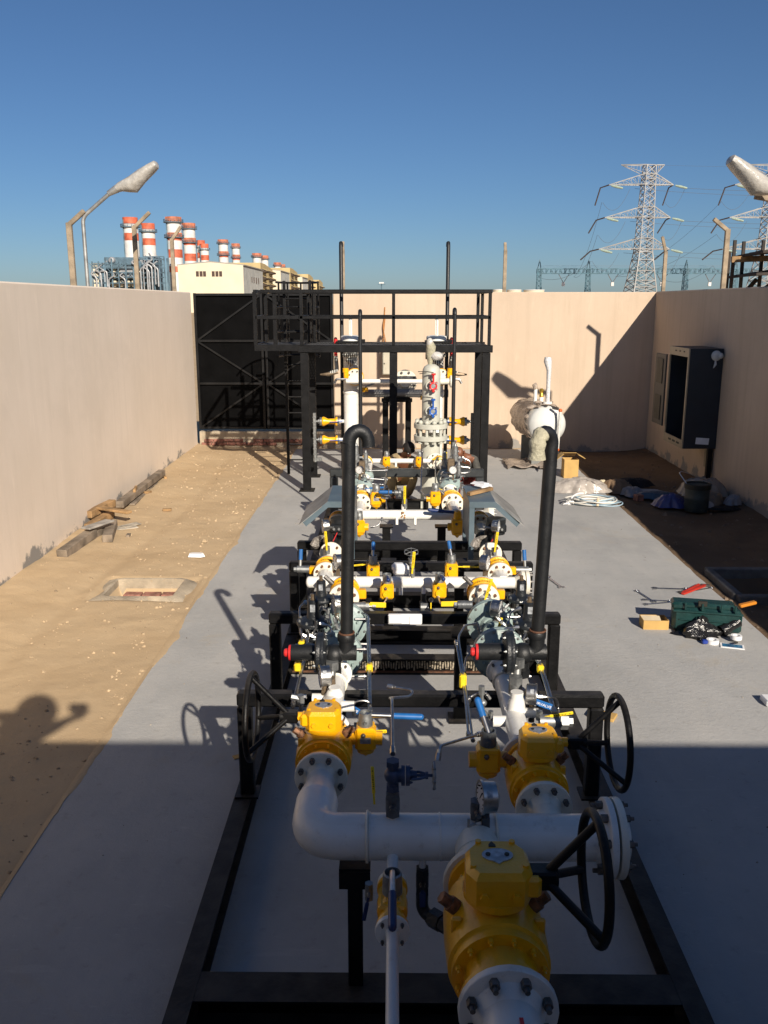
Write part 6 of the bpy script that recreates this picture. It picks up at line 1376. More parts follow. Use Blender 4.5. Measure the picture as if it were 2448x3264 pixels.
STRIPE = bpy.data.materials.new('striped_conduit'); STRIPE.use_nodes = True
nt = STRIPE.node_tree; wv = nt.nodes.new('ShaderNodeTexWave'); wv.inputs['Scale'].default_value = 9; wv.wave_profile = 'SAW'; wv.inputs['Distortion'].default_value = 1.5
tc = nt.nodes.new('ShaderNodeTexCoord'); nt.links.new(tc.outputs['Object'], wv.inputs['Vector']); cr = nt.nodes.new('ShaderNodeValToRGB'); cr.color_ramp.elements[0].position = .45; cr.color_ramp.elements[1].position = .55; cr.color_ramp.elements[0].color = (.02, .02, .02, 1); cr.color_ramp.elements[1].color = (.6, .6, .55, 1)
nt.links.new(wv.outputs['Fac'], cr.inputs[0]); nt.links.new(cr.outputs[0], nt.nodes['Principled BSDF'].inputs['Base Color'])
for (x, sg, lab) in ((-.70, -1, 'white filter vessel through the platform, gate side'), (.735, 1, 'white filter vessel through the platform, cabinet side, behind the grey vessel')):
    t = thing('filter_vessel', lab, 'filter', (x, 14.95, 0), 'white filter vessels')
    mb = MB(); mb.cyl((x, 14.95, .45), (x, 14.95, 2.30), .125, n=32); mb.lathe([(.125, .45), (.11, .38), (.06, .33), (0, .32)], (x, 14.95, 0), (0, 0, 1), 32); mb.lathe([(.13, 1.52), (.137, 1.53), (.137, 1.56), (.13, 1.57)], (x, 14.95, 0), (0, 0, 1), 32); part('shell', mb, WHITE, t)
    for k in range(3):
        a = k*2.09+.5; mb = MB(); mb.box((x+.11*math.cos(a), 14.95+.11*math.sin(a), .24), (.05, .05, .48), .004); part('leg', mb, WHITE, t)
    mb = MB(); mb.lathe([(.13, 2.28), (.165, 2.37), (.170, 2.385), (.172, 2.45), (.165, 2.475), (.10, 2.49), (0, 2.495)], (x, 14.95, 0), (0, 0, 1), 32); lid = part('closure_lid', mb, WHITE, t)
    mb = MB(); mb.tube([(x+.01, 14.95, 2.49), (x+.01, 14.95, 2.72), (x+.0, 14.95, 2.76)], .020, 10); mb.sph((x, 14.95, 2.775), .036, 12); mb.cyl((x-.02, 14.95, 2.5), (x-.02, 14.95, 2.74), .007, n=6); part('lid_screw', mb, WHITE, lid)
    mb = MB(); mb.box((x+sg*.02, 14.95, 2.385), (.42, .5, .03), .004); mb.box((x+.22, 14.75, 2.40), (.06, .06, .06), .004); part('collar', mb, BLACK, t)
    mb = MB(); mb.cyl((x+sg*.24, 14.8, 2.36), (x+sg*.24, 14.8, 2.43), .032, n=12); mb.sph((x+sg*.24, 14.8, 2.435), .028, 10); mb.cyl((x+sg*.24, 14.8, 2.16), (x+sg*.24, 14.8, 2.24), .028, n=12); part('red_plug', mb, RED, t)
    mb = MB(); mb.tube(bend([(x-.12, 14.75, 2.17), (x+.15, 14.72, 2.17)], .05), .032, 10); mb.tube(bend([(x-.04, 14.75, 2.11), (x+.04, 14.72, 2.02)], .05), .05, 10); mb.tube(bend([(x+sg*.24, 14.75, 2.16), (x+sg*.22, 14.75, 1.92), (x+sg*.34, 14.75, 1.87)], .05), .035, 10); part('striped_conduit', mb, STRIPE, t)
    mb = MB(); mb.tube([(x+sg*.2, 14.75, 1.89), (x+sg*.36, 14.74, 1.86), (x+sg*.5, 14.74, 1.855)], .03, 8, rs=[.02, .035, .012]); part('dark_probe', mb, BRONZE, t); part('lifting_ring', MB().ring((x-sg*.17, 14.93, 2.15), (1, 0, 0), .045, .014, 14, 6), BRONZE, t)
    for z, k in ((1.055, 0), (.74, 1)):
        mb = MB(); mb.cyl((x+sg*.12, 14.9, z), (x+sg*.22, 14.9, z), .03, n=12); part('drain_nozzle', mb, WHITE, t)
    t2 = thing('level_gauge', 'long zinc level gauge beside the %s side filter' % ('gate' if sg < 0 else 'cabinet'), 'gauge', (x+sg*.62, 14.88, .45), 'level gauges beside the filters')
    mb = MB(); mb.box((x+sg*.62, 14.88, .82), (.05, .06, .76), .006)
    for k in range(8): mb.hexa((x+sg*.62-.02, 14.85, .5+k*.09), (x+sg*.62-.02, 14.835, .5+k*.09), .011); mb.hexa((x+sg*.62+.02, 14.85, .5+k*.09), (x+sg*.62+.02, 14.835, .5+k*.09), .011)
    mb.cyl((x+sg*.62, 14.88, .36), (x+sg*.62, 14.88, .45), .03, n=10); mb.box((x+sg*.58, 14.88, .40), (.14, .05, .06), .006); part('gauge_column', mb, ZINC if sg < 0 else BLACK, t2)
    for z, nm in ((1.055, 'upper'), (.74, 'lower')):
        t3 = thing('drain_valve', 'yellow drain valve with a blue handle, %s of two, on the %s side filter' % (nm, 'gate' if sg < 0 else 'cabinet'), 'valve', (x+sg*.38, 14.88, z), 'yellow drain valves on the filters')
        mb = MB(); mb.lathe([(.075, -.13), (.078, -.12), (.078, -.10), (.05, -.09), (.045, .03), (.08, .10), (.08, .12), (.075, .13)], (x+sg*.36, 14.88, z), (sg, 0, 0), 18); part('body', mb, YEL, t3)
        mb = MB(); mb.cyl((x+sg*.49, 14.88, z), (x+sg*.53, 14.88, z), .072, n=16); mb.cyl((x+sg*.5, 14.88, z), (x+sg*.6, 14.88, z), .022, n=10); mb.hexa((x+sg*.53, 14.88, z), (x+sg*.56, 14.88, z), .04); mb.cyl((x+sg*.2, 14.88, z), (x+sg*.235, 14.88, z), .07, n=16); part('fittings', mb, ZINC, t3)
        mb = MB(); mb.bar((x+sg*.36, 14.79, z+.0), (x+sg*.14, 14.78, z+.01), .035, .01, ch=.003); part('handle', mb, BLUEM, t3)
t = pipe_run('equalising_pipe', 'slim white pipe joining the two filters below the platform', 'pipe', [(-.75, 14.55, 1.76), (.56, 14.55, 1.76)], .036, (-.1, 14.55, 1.6), caps=[((-.75, 14.55, 1.76), (-1, 0, 0))])
mb = MB(); mb.cyl((.56, 14.55, 1.76), (1.02, 14.55, 1.76), .05, n=18); mb.lathe([(.05, 0), (.1, .02), (.1, .05), (0, .05)], (.93, 14.55, 1.76), (1, 0, 0), 22); mb.lathe([(.1, 0), (.1, .035), (0, .035)], (.99, 14.55, 1.76), (1, 0, 0), 22); part('flange', mb, CREAM, t)
for (x, lab) in ((-.62, 'yellow rimmed bolted disc on the gate side filter'), (.80, 'yellow rimmed bolted disc on the cabinet side filter')):
    t = thing('flanged_ball_valve', lab, 'valve', (x, 14.72, 1.8), 'yellow valves at the filters'); mb = MB(); mb.lathe([(.14, 0), (.145, .01), (.145, .05), (.1, .06), (.1, .12)], (x, 14.68, 1.82), (0, 1, 0), 28); part('valve_body', mb, YEL, t)
    mb = MB(); mb.lathe([(0, -.03), (.13, -.03), (.132, 0)], (x, 14.68, 1.82), (0, 1, 0), 28); mb.use(1).bolts((x, 14.65, 1.82), (0, -1, 0), .1, 8, .015, .015); part('flange', mb, (CREAM, BOLT), t)
    mb = MB(); s_ = -1 if x < 0 else 1; mb.box((x+s_*.14, 14.62, 1.86), (.08, .08, .12), .015); mb.cyl((x+s_*.15, 14.62, 1.90), (x+s_*.15, 14.62, 1.97), .05, n=12); part('gear_head', mb, YEL, t)
    mb = MB(); mb.tube(bend([(x+s_*.12, 14.6, 1.79), (x+s_*.3, 14.6, 1.79), (x+s_*.34, 14.6, 1.72)], .02), .02, 8); part('lever', mb, STEEL, t)
mb = MB(); mb.cyl((-.83, 16.6, 1.36), (1.05, 16.6, 1.36), .075, n=20)
for x in (-.14, .26): mb.ring((x, 16.6, 1.36), (1, 0, 0), .077, .006, 20, 5)
t = solo('inlet_header', mb, mat('shaded_grey_pipe', (.24, .24, .235), .45, var=.08), 'grey pipe on the goalpost stand close to the end wall', 'pipe')
t = thing('gear_valve', 'white bolted disc valve over the goalpost stand', 'valve', (.19, 16.9, 1.4)); mb = MB(); flange(mb, (.24, 16.72, 1.57), (0, -1, 0), .225, .04, .1, .05); mb.use(1).bolts((.24, 16.68, 1.57), (0, -1, 0), .18, 8, .026, .02); part('flange', mb, (CREAM, BOLT), t); mb = MB(); mb.cyl((.24, 16.73, 1.57), (.24, 17.1, 1.57), .17, n=24); part('valve_body', mb, YEL, t)
t = thing('pipe_stand', 'black goalpost stand under the grey pipe at the end wall', 'stand', (.09, 16.6, 0))
for x in (-.13, .30):
    mb = MB(); mb.box((x, 16.6, .60), (.11, .11, 1.2), .006); part('post', mb, BLACK, t, smooth=False)
mb = MB(); mb.box((.085, 16.6, 1.235), (.58, .11, .07), .006); mb.box((.085, 16.6, 1.28), (.5, .2, .012)); part('top_beam', mb, BLACK, t, smooth=False)
for (px, py, lab) in (('a', 0, ''),):
    pass
for (x, z, lab) in ((-.55, 1.45, 'small yellow valve on the grey pipe toward the gate'), (.62, 1.30, 'hanging dark yellow valve under the grey pipe, beside the grey vessel')):
    t = thing('small_valve', lab, 'valve', (x, 16.4, z)); mb = MB(); mb.box((x, 16.4, z), (.14, .1, .09), .02); mb.cyl((x-.1, 16.4, z), (x+.1, 16.4, z), .04, n=10); part('body', mb, YEL, t); mb = MB(); mb.cyl((x+.05, 16.38, z+.05), (x+.22, 16.38, z+.12), .018, n=8); mb.cyl((x, 16.4, z), (x, 16.4, z-.14), .02, n=8); part('stem', mb, ZINC, t)
# grey vessel in front of the platform
t = thing('grey_vessel', 'tall grey vessel with a bolted middle flange, red and blue valves on it', 'vessel', (.562, 12.8, 0)); x, y = .562, 12.8
mb = MB(); mb.lathe([(.142, .28), (.142, 1.10)], (x, y, 0), (0, 0, 1), 36); mb.lathe([(.115, 1.28), (.132, 1.30), (.132, 2.03), (.125, 2.08), (.105, 2.12), (.06, 2.15), (0, 2.16)], (x, y, 0), (0, 0, 1), 36); part('shell', mb, VESSEL, t)
for z0, z1 in ((1.06, 1.13), (1.235, 1.305)):
    mb = MB(); mb.lathe([(.13, z0), (.243, z0), (.247, z0+.005), (.247, z1-.005), (.243, z1), (.13, z1)], (x, y, 0), (0, 0, 1), 40); part('flange', mb, VESSEL, t)
mb = MB()
for k in range(12):
    a = k*.5236+.2; p = V(x+.205*math.cos(a), y+.205*math.sin(a), 0); mb.cyl(p+V(0, 0, 1.02), p+V(0, 0, 1.36), .022, n=10); mb.sph(p+V(0, 0, 1.33), .035, 10); mb.hexa(p+V(0, 0, 1.02), p+V(0, 0, 1.055), .035)
part('bolts', mb, VESSEL, t)
mb = MB(); mb.lathe([(.14, .28), (.11, .22), (0, .2)], (x, y, 0), (0, 0, 1), 30); mb.cyl((x, y-.1, .62), (x, y-.2, .62), .08, n=16); part('bottom_head', mb, VESSEL, t)
for k in range(3):
    a = k*2.094+.5; mb = MB(); mb.box((x+.13*math.cos(a), y+.13*math.sin(a), .14), (.05, .05, .28), .004); part('leg', mb, VESSEL, t)
mb = MB(); flange(mb, (x+.06, y-.2, .78), (0, -1, 0), .12, .03, .05, .02); mb.use(1).bolts((x+.06, y-.23, .78), (0, -1, 0), .09, 8, .013, .012); part('flange', mb, (CREAM, BOLT), t)
for (zc_, m_, nm, dz) in ((1.86, RED, 'red', 0), (1.50, BLUEM, 'blue', -.01)):
    t2 = thing('butterfly_valve', '%s butterfly valve on the grey vessel' % nm, 'valve', (x+.02, y-.2, zc_)); q = V(x+.02, y-.215, zc_)
    mb = MB(); mb.cyl(q+V(-.03, .06, 0), q+V(-.03, .1, 0), .075, n=22); mb.cyl(q+V(0, .1, 0), q+V(0, .04, 0), .04, n=16); part('backing_flange', mb, VESSEL, t2)
    mb = MB(); mb.ring(q, (0, 1, 0), .042, .016, 22, 8); mb.cyl(q+V(0, 0, .05), q+V(0, 0, .17), .014, n=10); mb.cyl(q+V(0, 0, .155), q+V(0, 0, .18), .032, n=12); mb.cyl(q-V(0, 0, .045), q-V(0, 0, .085), .02, n=10)
    for a in (.8, 2.36, 3.93, 5.5): mb.cyl(q+V(.062*math.cos(a), -.015, .062*math.sin(a)), q+V(.062*math.cos(a), .02, .062*math.sin(a)), .017, n=10)
    mb.use(1)
    for a in (.8, 2.36, 3.93, 5.5): mb.hexa(q+V(.062*math.cos(a), -.016, .062*math.sin(a)), q+V(.062*math.cos(a), -.035, .062*math.sin(a)), .012)
    part('body', mb, (m_, ZINC), t2)
    mb = MB(); mb.cyl(q+V(0, -.012, 0), q+V(0, .012, 0), .036, n=16); part('disc', mb, ZINC, t2)
    mb = MB(); mb.bar(q+V(.0, 0, .19), q+V(-.10, -.01, .205), .02, .012); mb.bar(q+V(-.1, -.01, .205), q+V(-.22, -.02, .205), .018, .010)
    if nm == 'red': mb.bar(q+V(-.1, -.03, .19), q+V(-.2, -.03, .175), .014, .01)
    part('handle', mb, INK, t2)
t = thing('plastic_wrapped_valve', 'bag and tape wrapped fitting on top of the grey vessel', 'wrapped fitting', (x+.05, y, 2.15)); mb = MB(); mb.tube([(x-.02, y, 2.15), (x-.02, y, 2.30), (x-.01, y-.02, 2.40), (x-.04, y-.05, 2.50)], .05, 12, rs=[.03, .065, .07, .035]); part('tape_wrap', mb, MATS['masking_tape'], t); mb = MB(); mb.sph((x+.07, y-.02, 2.27), .075, 12, (1.25, 1, .85)); mb.sph((x-.03, y-.04, 2.46), .05, 10, (1, 1, 1.4)); part('plastic_bag', mb, mat('cloudy_plastic', (.62, .60, .56), .22, var=.15, scale=22, bump=.8, bscale=22, alpha=.9), t)
t = thing('vent_pipe', 'slim black pole rising high behind the platform, gate side', 'vent pipe', (-.89, 15.65, .0), 'tall slim black poles'); mb = MB(); mb.tube([(-.885, 15.65, 0), (-.885, 15.65, 3.96), (-.885, 15.69, 4.01), (-.885, 15.75, 4.01), (-.885, 15.78, 3.96)], .034, 10); part('riser', mb, PIPEB, t); mb = MB(); mb.cyl((-.885, 15.65, 0), (-.885, 15.65, .02), .09, n=12); part('foot', mb, PIPEB, t)
c = dup(t, (.945, 15.65, 0), 0, 'slim black pole rising high behind the platform, cabinet side')
# on the end wall
t = thing('junction_box', 'beige metal junction box on the end wall', 'box', (-.12, 18.75, 1.55)); mb = MB(); mb.box((-.10, 18.72, 1.80), (.24, .15, .50), .008); part('case', mb, mat('beige_enclosure', (.50, .46, .36), .5, var=.06), t); mb = MB(); mb.box((-.10, 18.64, 1.80), (.21, .012, .47), .004); mb.use(1); mb.cyl((-.17, 18.635, 1.78), (-.17, 18.625, 1.78), .014, n=10); part('lid', mb, (MATS['beige_enclosure'], INK), t)
mb = MB(); mb.tube(bend([(-.16, 18.79, 2.93), (-.17, 18.77, 2.70), (-.20, 18.75, 2.55), (-.18, 18.74, 2.40), (-.14, 18.74, 2.22)], .1), .012, 6); mb.tube(bend([(-.15, 18.78, 2.75), (-.18, 18.74, 2.45), (-.2, 18.74, 2.2)], .1), .010, 6); solo('loose_cables', mb, mat('orange_cable', (.45, .19, .05), .6, var=.2), 'loose orange cables hanging out of the end wall', 'cables')

# ---------------------------------------------------------------- tank and cabinet
t = thing('odorant_tank', 'white round tank half covered with torn plastic by the end wall', 'tank', (2.95, 16.6, 0)); TC = V(2.88, 16.35, .80)
mb = MB(); mb.lathe([(0, -.19), (.13, -.175), (.25, -.13), (.33, -.06), (.358, 0), (.358, 1.10), (.33, 1.16), (.25, 1.23), (.13, 1.275), (0, 1.29)], TC, (-.10, 1, 0), 40); part('shell', mb, mat('white_tank_paint', (.66, .67, .64), .3, var=.04), t)
vs = []; fs = []; n = 30; m_ = 8; ax = V(-.10, 1, 0).normalized(); u_, v_, a_ = basis(ax)
for i in range(m_):
    for k in range(n):
        an = 1.0+2.9*k/(n-1)
        d = 1.03+.05*abs(math.sin(7*an+i*1.3))+.03*math.sin(i*2.1+k)
        st = .02+.10*math.sin(an*3)+.1*math.sin(k*1.7)*(i == 0)
        p = TC+ax*(st+i*.18)+(V(1, 0, 0)*math.cos(an)+V(0, 0, 1)*math.sin(an))*.36*d
        vs.append(p)
for i in range(m_-1):
    for k in range(n-1): fs.append((i*n+k, i*n+k+1, (i+1)*n+k+1, (i+1)*n+k))
mb = MB(); mb._add(vs, fs); FILM = mat('dusty_plastic_film', (.46, .38, .31), .22, var=.2, scale=9, bump=.9, bscale=14, alpha=.82); o = part('plastic_film', mb, FILM, t); so = o.modifiers.new('thick', 'SOLIDIFY'); so.thickness = .004
for yy in (.15, .95):
    mb = MB(); q = TC+ax*yy; mb.box((q.x, q.y, .24), (.46, .07, .48), .005); part('saddle', mb, mat('saddle_grey', (.20, .21, .20), .6), t)
mb = MB(); mb.tube([TC+ax*.12+V(.03, 0, .38), TC+ax*.12+V(.03, 0, .75), TC+ax*.12+V(.03, 0, 1.0), TC+ax*.12+V(.0, 0, 1.17), TC+ax*.12+V(0, 0, 1.24)], .035, 14, rs=[.04, .038, .045, .075, .06]); part('wrapped_vent', mb, mat('white_wrap', (.66, .66, .66), .4, var=.12, scale=30, bump=.7, bscale=30), t)
mb = MB()
for (dx, dy, h, r_) in ((-.17, .25, .66, .035), (-.07, .2, .50, .04)): mb.cyl(TC+ax*dy+V(dx, 0, .34), TC+ax*dy+V(dx, 0, h), r_, n=12)
mb.cyl(TC+ax*.15+V(.03, 0, .38), TC+ax*.15+V(.03, 0, .42), .09, n=16); part('nozzle', mb, WHITE, t)
mb = MB(); mb.lathe([(.035, .5), (.045, .52), (.03, .58), (.05, .62), (.02, .66)], TC+ax*.2+V(-.07, 0, 0), (0, 0, 1), 12); part('brass_cap', mb, mat('brass', (.55, .36, .06), .35, metal=.8), t)
mb = MB()
for k in range(6): q = TC+ax*(.1+.03*k)+V(-.3+.09*k, 0, .40-.012*abs(k-3)**2); mb.sph(q+V(.03*math.sin(k*5), 0, .02*math.cos(k*3)), .06, 8, (1.3, 1, .55))
mb.tube([TC+ax*.25+V(-.17, 0, .64), TC+ax*.25+V(-.19, 0, .72), TC+ax*.25+V(-.16, 0, .76)], .035, 8, rs=[.04, .05, .01]); part('crumpled_wrap', mb, FILM, t)
mb = MB(); q = TC+V(.17, -.26, 0); mb.cyl(q+V(.0, 0, -.42), q+V(.02, 0, .30), .028, n=12); g = part('sight_tube', mb, mat('milky_tube', (.66, .66, .62), .2, var=.1, scale=20), t); mb = MB(); mb.sph(q+V(.02, 0, .30), .036, 10); mb.sph(q+V(0, 0, -.42), .036, 10); part('orange_end', mb, mat('orange_plastic', (.62, .13, .03), .4), g)
mb = MB(); mb.cyl(q+V(0, 0, -.44), q+V(0, 0, -.58), .022, n=10); mb.hexa(q+V(-.02, .02, .33), q+V(-.1, .1, .34), .03); part('tube_fittings', mb, BOLT, t)
vs = []; fs = []
for i in range(7):
    for k in range(9): vs.append((2.15+.95*k/8, 16.1+.9*i/6+.1*math.sin(k*1.9), .02+.05*abs(math.sin(i*1.9+k*1.3))+(.22*max(0, k-5)/3 if i > 2 else 0)))
for i in range(6):
    for k in range(8): fs.append((i*9+k, i*9+k+1, (i+1)*9+k+1, (i+1)*9+k))
mb = MB(); mb._add(vs, fs); o = solo('fallen_plastic_film', mb, FILM, 'dusty plastic film spread on the slab under the tank', 'plastic film')
o.modifiers.new('thick', 'SOLIDIFY').thickness = .005

CAB = mat('dark_blue_cabinet', (.018, .024, .032), .5, var=.12, scale=4, dirt=.15, dcol=(.06, .05, .045)); CABE = mat('beige_cabinet_edge', (.36, .29, .19), .5, var=.1)
t = thing('steel_cabinet', 'dark steel cabinet with an open door hung on the shaded wall', 'cabinet', (5.16, 15.0, .75))
cx0, cx1, cy0, cy1, cz0, cz1 = 4.90, 5.445, 14.72, 15.75, .62, 2.28
mb = MB(); mb.box(((cx0+cx1)/2, cy0+.01, (cz0+cz1)/2), (cx1-cx0, .02, cz1-cz0)); mb.box(((cx0+cx1)/2, cy1-.01, (cz0+cz1)/2), (cx1-cx0, .02, cz1-cz0)); mb.box(((cx0+cx1)/2, (cy0+cy1)/2, cz1-.01), (cx1-cx0, cy1-cy0-.044, .02)); mb.box(((cx0+cx1)/2, (cy0+cy1)/2, cz0+.01), (cx1-cx0, cy1-cy0-.044, .02)); mb.box((cx1-.012, (cy0+cy1)/2, (cz0+cz1)/2), (.02, cy1-cy0-.044, cz1-cz0-.044)); part('case', mb, CAB, t, smooth=False)
mb = MB(); mb.box((cx0-.012, (cy0+cy1)/2, cz1-.07), (.02, cy1-cy0, .14)); mb.box((cx0-.012, (cy0+cy1)/2, cz0+.07), (.02, cy1-cy0, .14)); mb.box((cx0-.012, cy0+.025, (cz0+cz1)/2), (.02, .05, cz1-cz0-.284)); mb.box((cx0-.012, cy1-.025, (cz0+cz1)/2), (.02, .05, cz1-cz0-.284)); part('front_frame', mb, CABE, t, smooth=False)
mb = MB()
for k in range(3): mb.box((cx0-.026, cy0+.24+k*.22, cz0+.07), (.008, .12, .03)); mb.box((cx0-.026, cy0+.24+k*.22, cz1-.06), (.008, .05, .02))
part('vent_slots', mb, INK, t, smooth=False)
mb = MB(); mb.box((4.84, 16.06, 1.50), (.03, .60, 1.26), .004); dr = part('door', mb, mat('dull_cabinet_inside', (.075, .068, .06), .6, var=.15, scale=4), t, smooth=False)
for z in (1.83, 1.18):
    mb = MB(); mb.box((4.818, 16.06, z), (.012, .34, .44), .003); part('door_pocket', mb, INK, dr, smooth=False)
mb = MB(); mb.sph((5.31, 14.67, 2.17), .085, 12, (1, .7, 1)); mb.sph((5.37, 14.65, 2.17), .05, 10); mb.tube([(5.30, 14.66, 2.09), (5.30, 14.65, 2.03), (5.27, 14.65, 1.97)], .02, 8, rs=[.014, .022, .006]); part('plastic_wrapped_horn', mb, mat('white_rag', (.55, .56, .55), .6, var=.1, bump=.4), t)
mb = MB(); mb.box((5.21, 14.713, .75), (.22, .006, .11), 0, Matrix.Rotation(.06, 3, 'Y')); part('paper_notice', mb, PAPER, t, smooth=False)
mb = MB(); mb.sph((5.2, 15.1, .72), .10, 10, (1.2, 1.4, .9)); solo('blue_bag', mb, mat('blue_plastic', (.03, .03, .25), .35, var=.2, bump=.5, bscale=25), 'dark blue bag lying inside the open cabinet', 'bag'); mb = MB(); mb.sph((5.02, 14.9, .69), .05, 8); mb.sph((5.06, 14.86, .68), .04, 8, (1, 1, .8)); solo('white_rag', mb, MATS['white_rag'], 'white rag in the bottom corner of the open cabinet', 'rag')
mb = MB(); mb.box((5.38, 14.80, .30), (.08, .08, .64), .004); mb.box((5.38, 14.80, -.01), (.18, .18, .02)); solo('cabinet_post', mb, BLACK, 'black post under the steel cabinet', 'post', smooth=False)
t = thing('conduit_box', 'beige conduit box low on the shaded wall under the cabinet', 'box', (5.42, 15.0, .25)); mb = MB(); mb.box((5.42, 15.0, .40), (.05, .18, .30), .01); part('case', mb, CABE, t); mb = MB(); mb.cyl((5.40, 14.88, .20), (5.40, 14.88, .62), .025, n=10); part('conduit', mb, PAPER, t)

# ---------------------------------------------------------------- people
def skin_mesh(name, verts, edges, radii, m, parent, root=0, sub=2):
    """verts/radii -> one continuous tapered surface"""
    me = bpy.data.meshes.new(name); off = rootpos(parent)
    me.from_pydata([Vector(v)-off for v in verts], edges, [])
    o = bpy.data.objects.new(name, me); COL.objects.link(o)
    o.modifiers.new('skin', 'SKIN').use_smooth_shade = True
    sk_ = me.skin_vertices[0].data
    for i, r_ in enumerate(radii):
        sk_[i].radius = (r_, r_) if not isinstance(r_, tuple) else r_
        sk_[i].use_root = (i == root)
    s_ = o.modifiers.new('sub', 'SUBSURF'); s_.levels = sub; s_.render_levels = sub
    dg = bpy.context.evaluated_depsgraph_get(); ev = o.evaluated_get(dg)
    m2 = bpy.data.meshes.new_from_object(ev); m2.materials.clear(); m2.materials.append(m)
    m2.polygons.foreach_set('use_smooth', [True]*len(m2.polygons))
    o.modifiers.clear(); o.data = m2; bpy.data.meshes.remove(me)
    o.parent = parent; return o

class Fig:
    def __init__(s): s.v = []; s.e = []; s.r = []; s.n = {}
    def p(s, name, co, r, frm=None):
        s.n[name] = len(s.v); s.v.append(tuple(co)); s.r.append(r)
        if frm: s.e.append((s.n[frm], s.n[name]))
        return s
def hand(f, wrist, fwd, up_, side, curl=.6):
    """palm plus five separate fingers on the named wrist joint"""
    w_ = V(*f.v[f.n[wrist]]); d = V(*fwd).normalized(); u = V(*up_); u = (u-d*u.dot(d)).normalized(); s_ = d.cross(u)*side
    f.p(wrist+'palm', w_+d*.05, (.034, .018), wrist)
    f.p(wrist+'knuckle', w_+d*.085, (.036, .015), wrist+'palm')
    for k, ln in enumerate((.068, .078, .072, .055)):
        o = (k-1.5)*.021; b = w_+d*.095+s_*o
        f.p('%sf%d0' % (wrist, k), b, .0095, wrist+'knuckle'); q = b+d*ln*.5-u*ln*.18*curl; f.p('%sf%d1' % (wrist, k), q, .0088, '%sf%d0' % (wrist, k)); f.p('%sf%d2' % (wrist, k), q+d*ln*.36-u*ln*.40*curl, .0075, '%sf%d1' % (wrist, k))
    b = w_+d*.035-s_*.032; f.p(wrist+'t0', b, .012, wrist+'palm'); f.p(wrist+'t1', b+d*.035-s_*.018-u*.008, .0105, wrist+'t0'); f.p(wrist+'t2', b+d*.062-s_*.016-u*.02, .009, wrist+'t1')

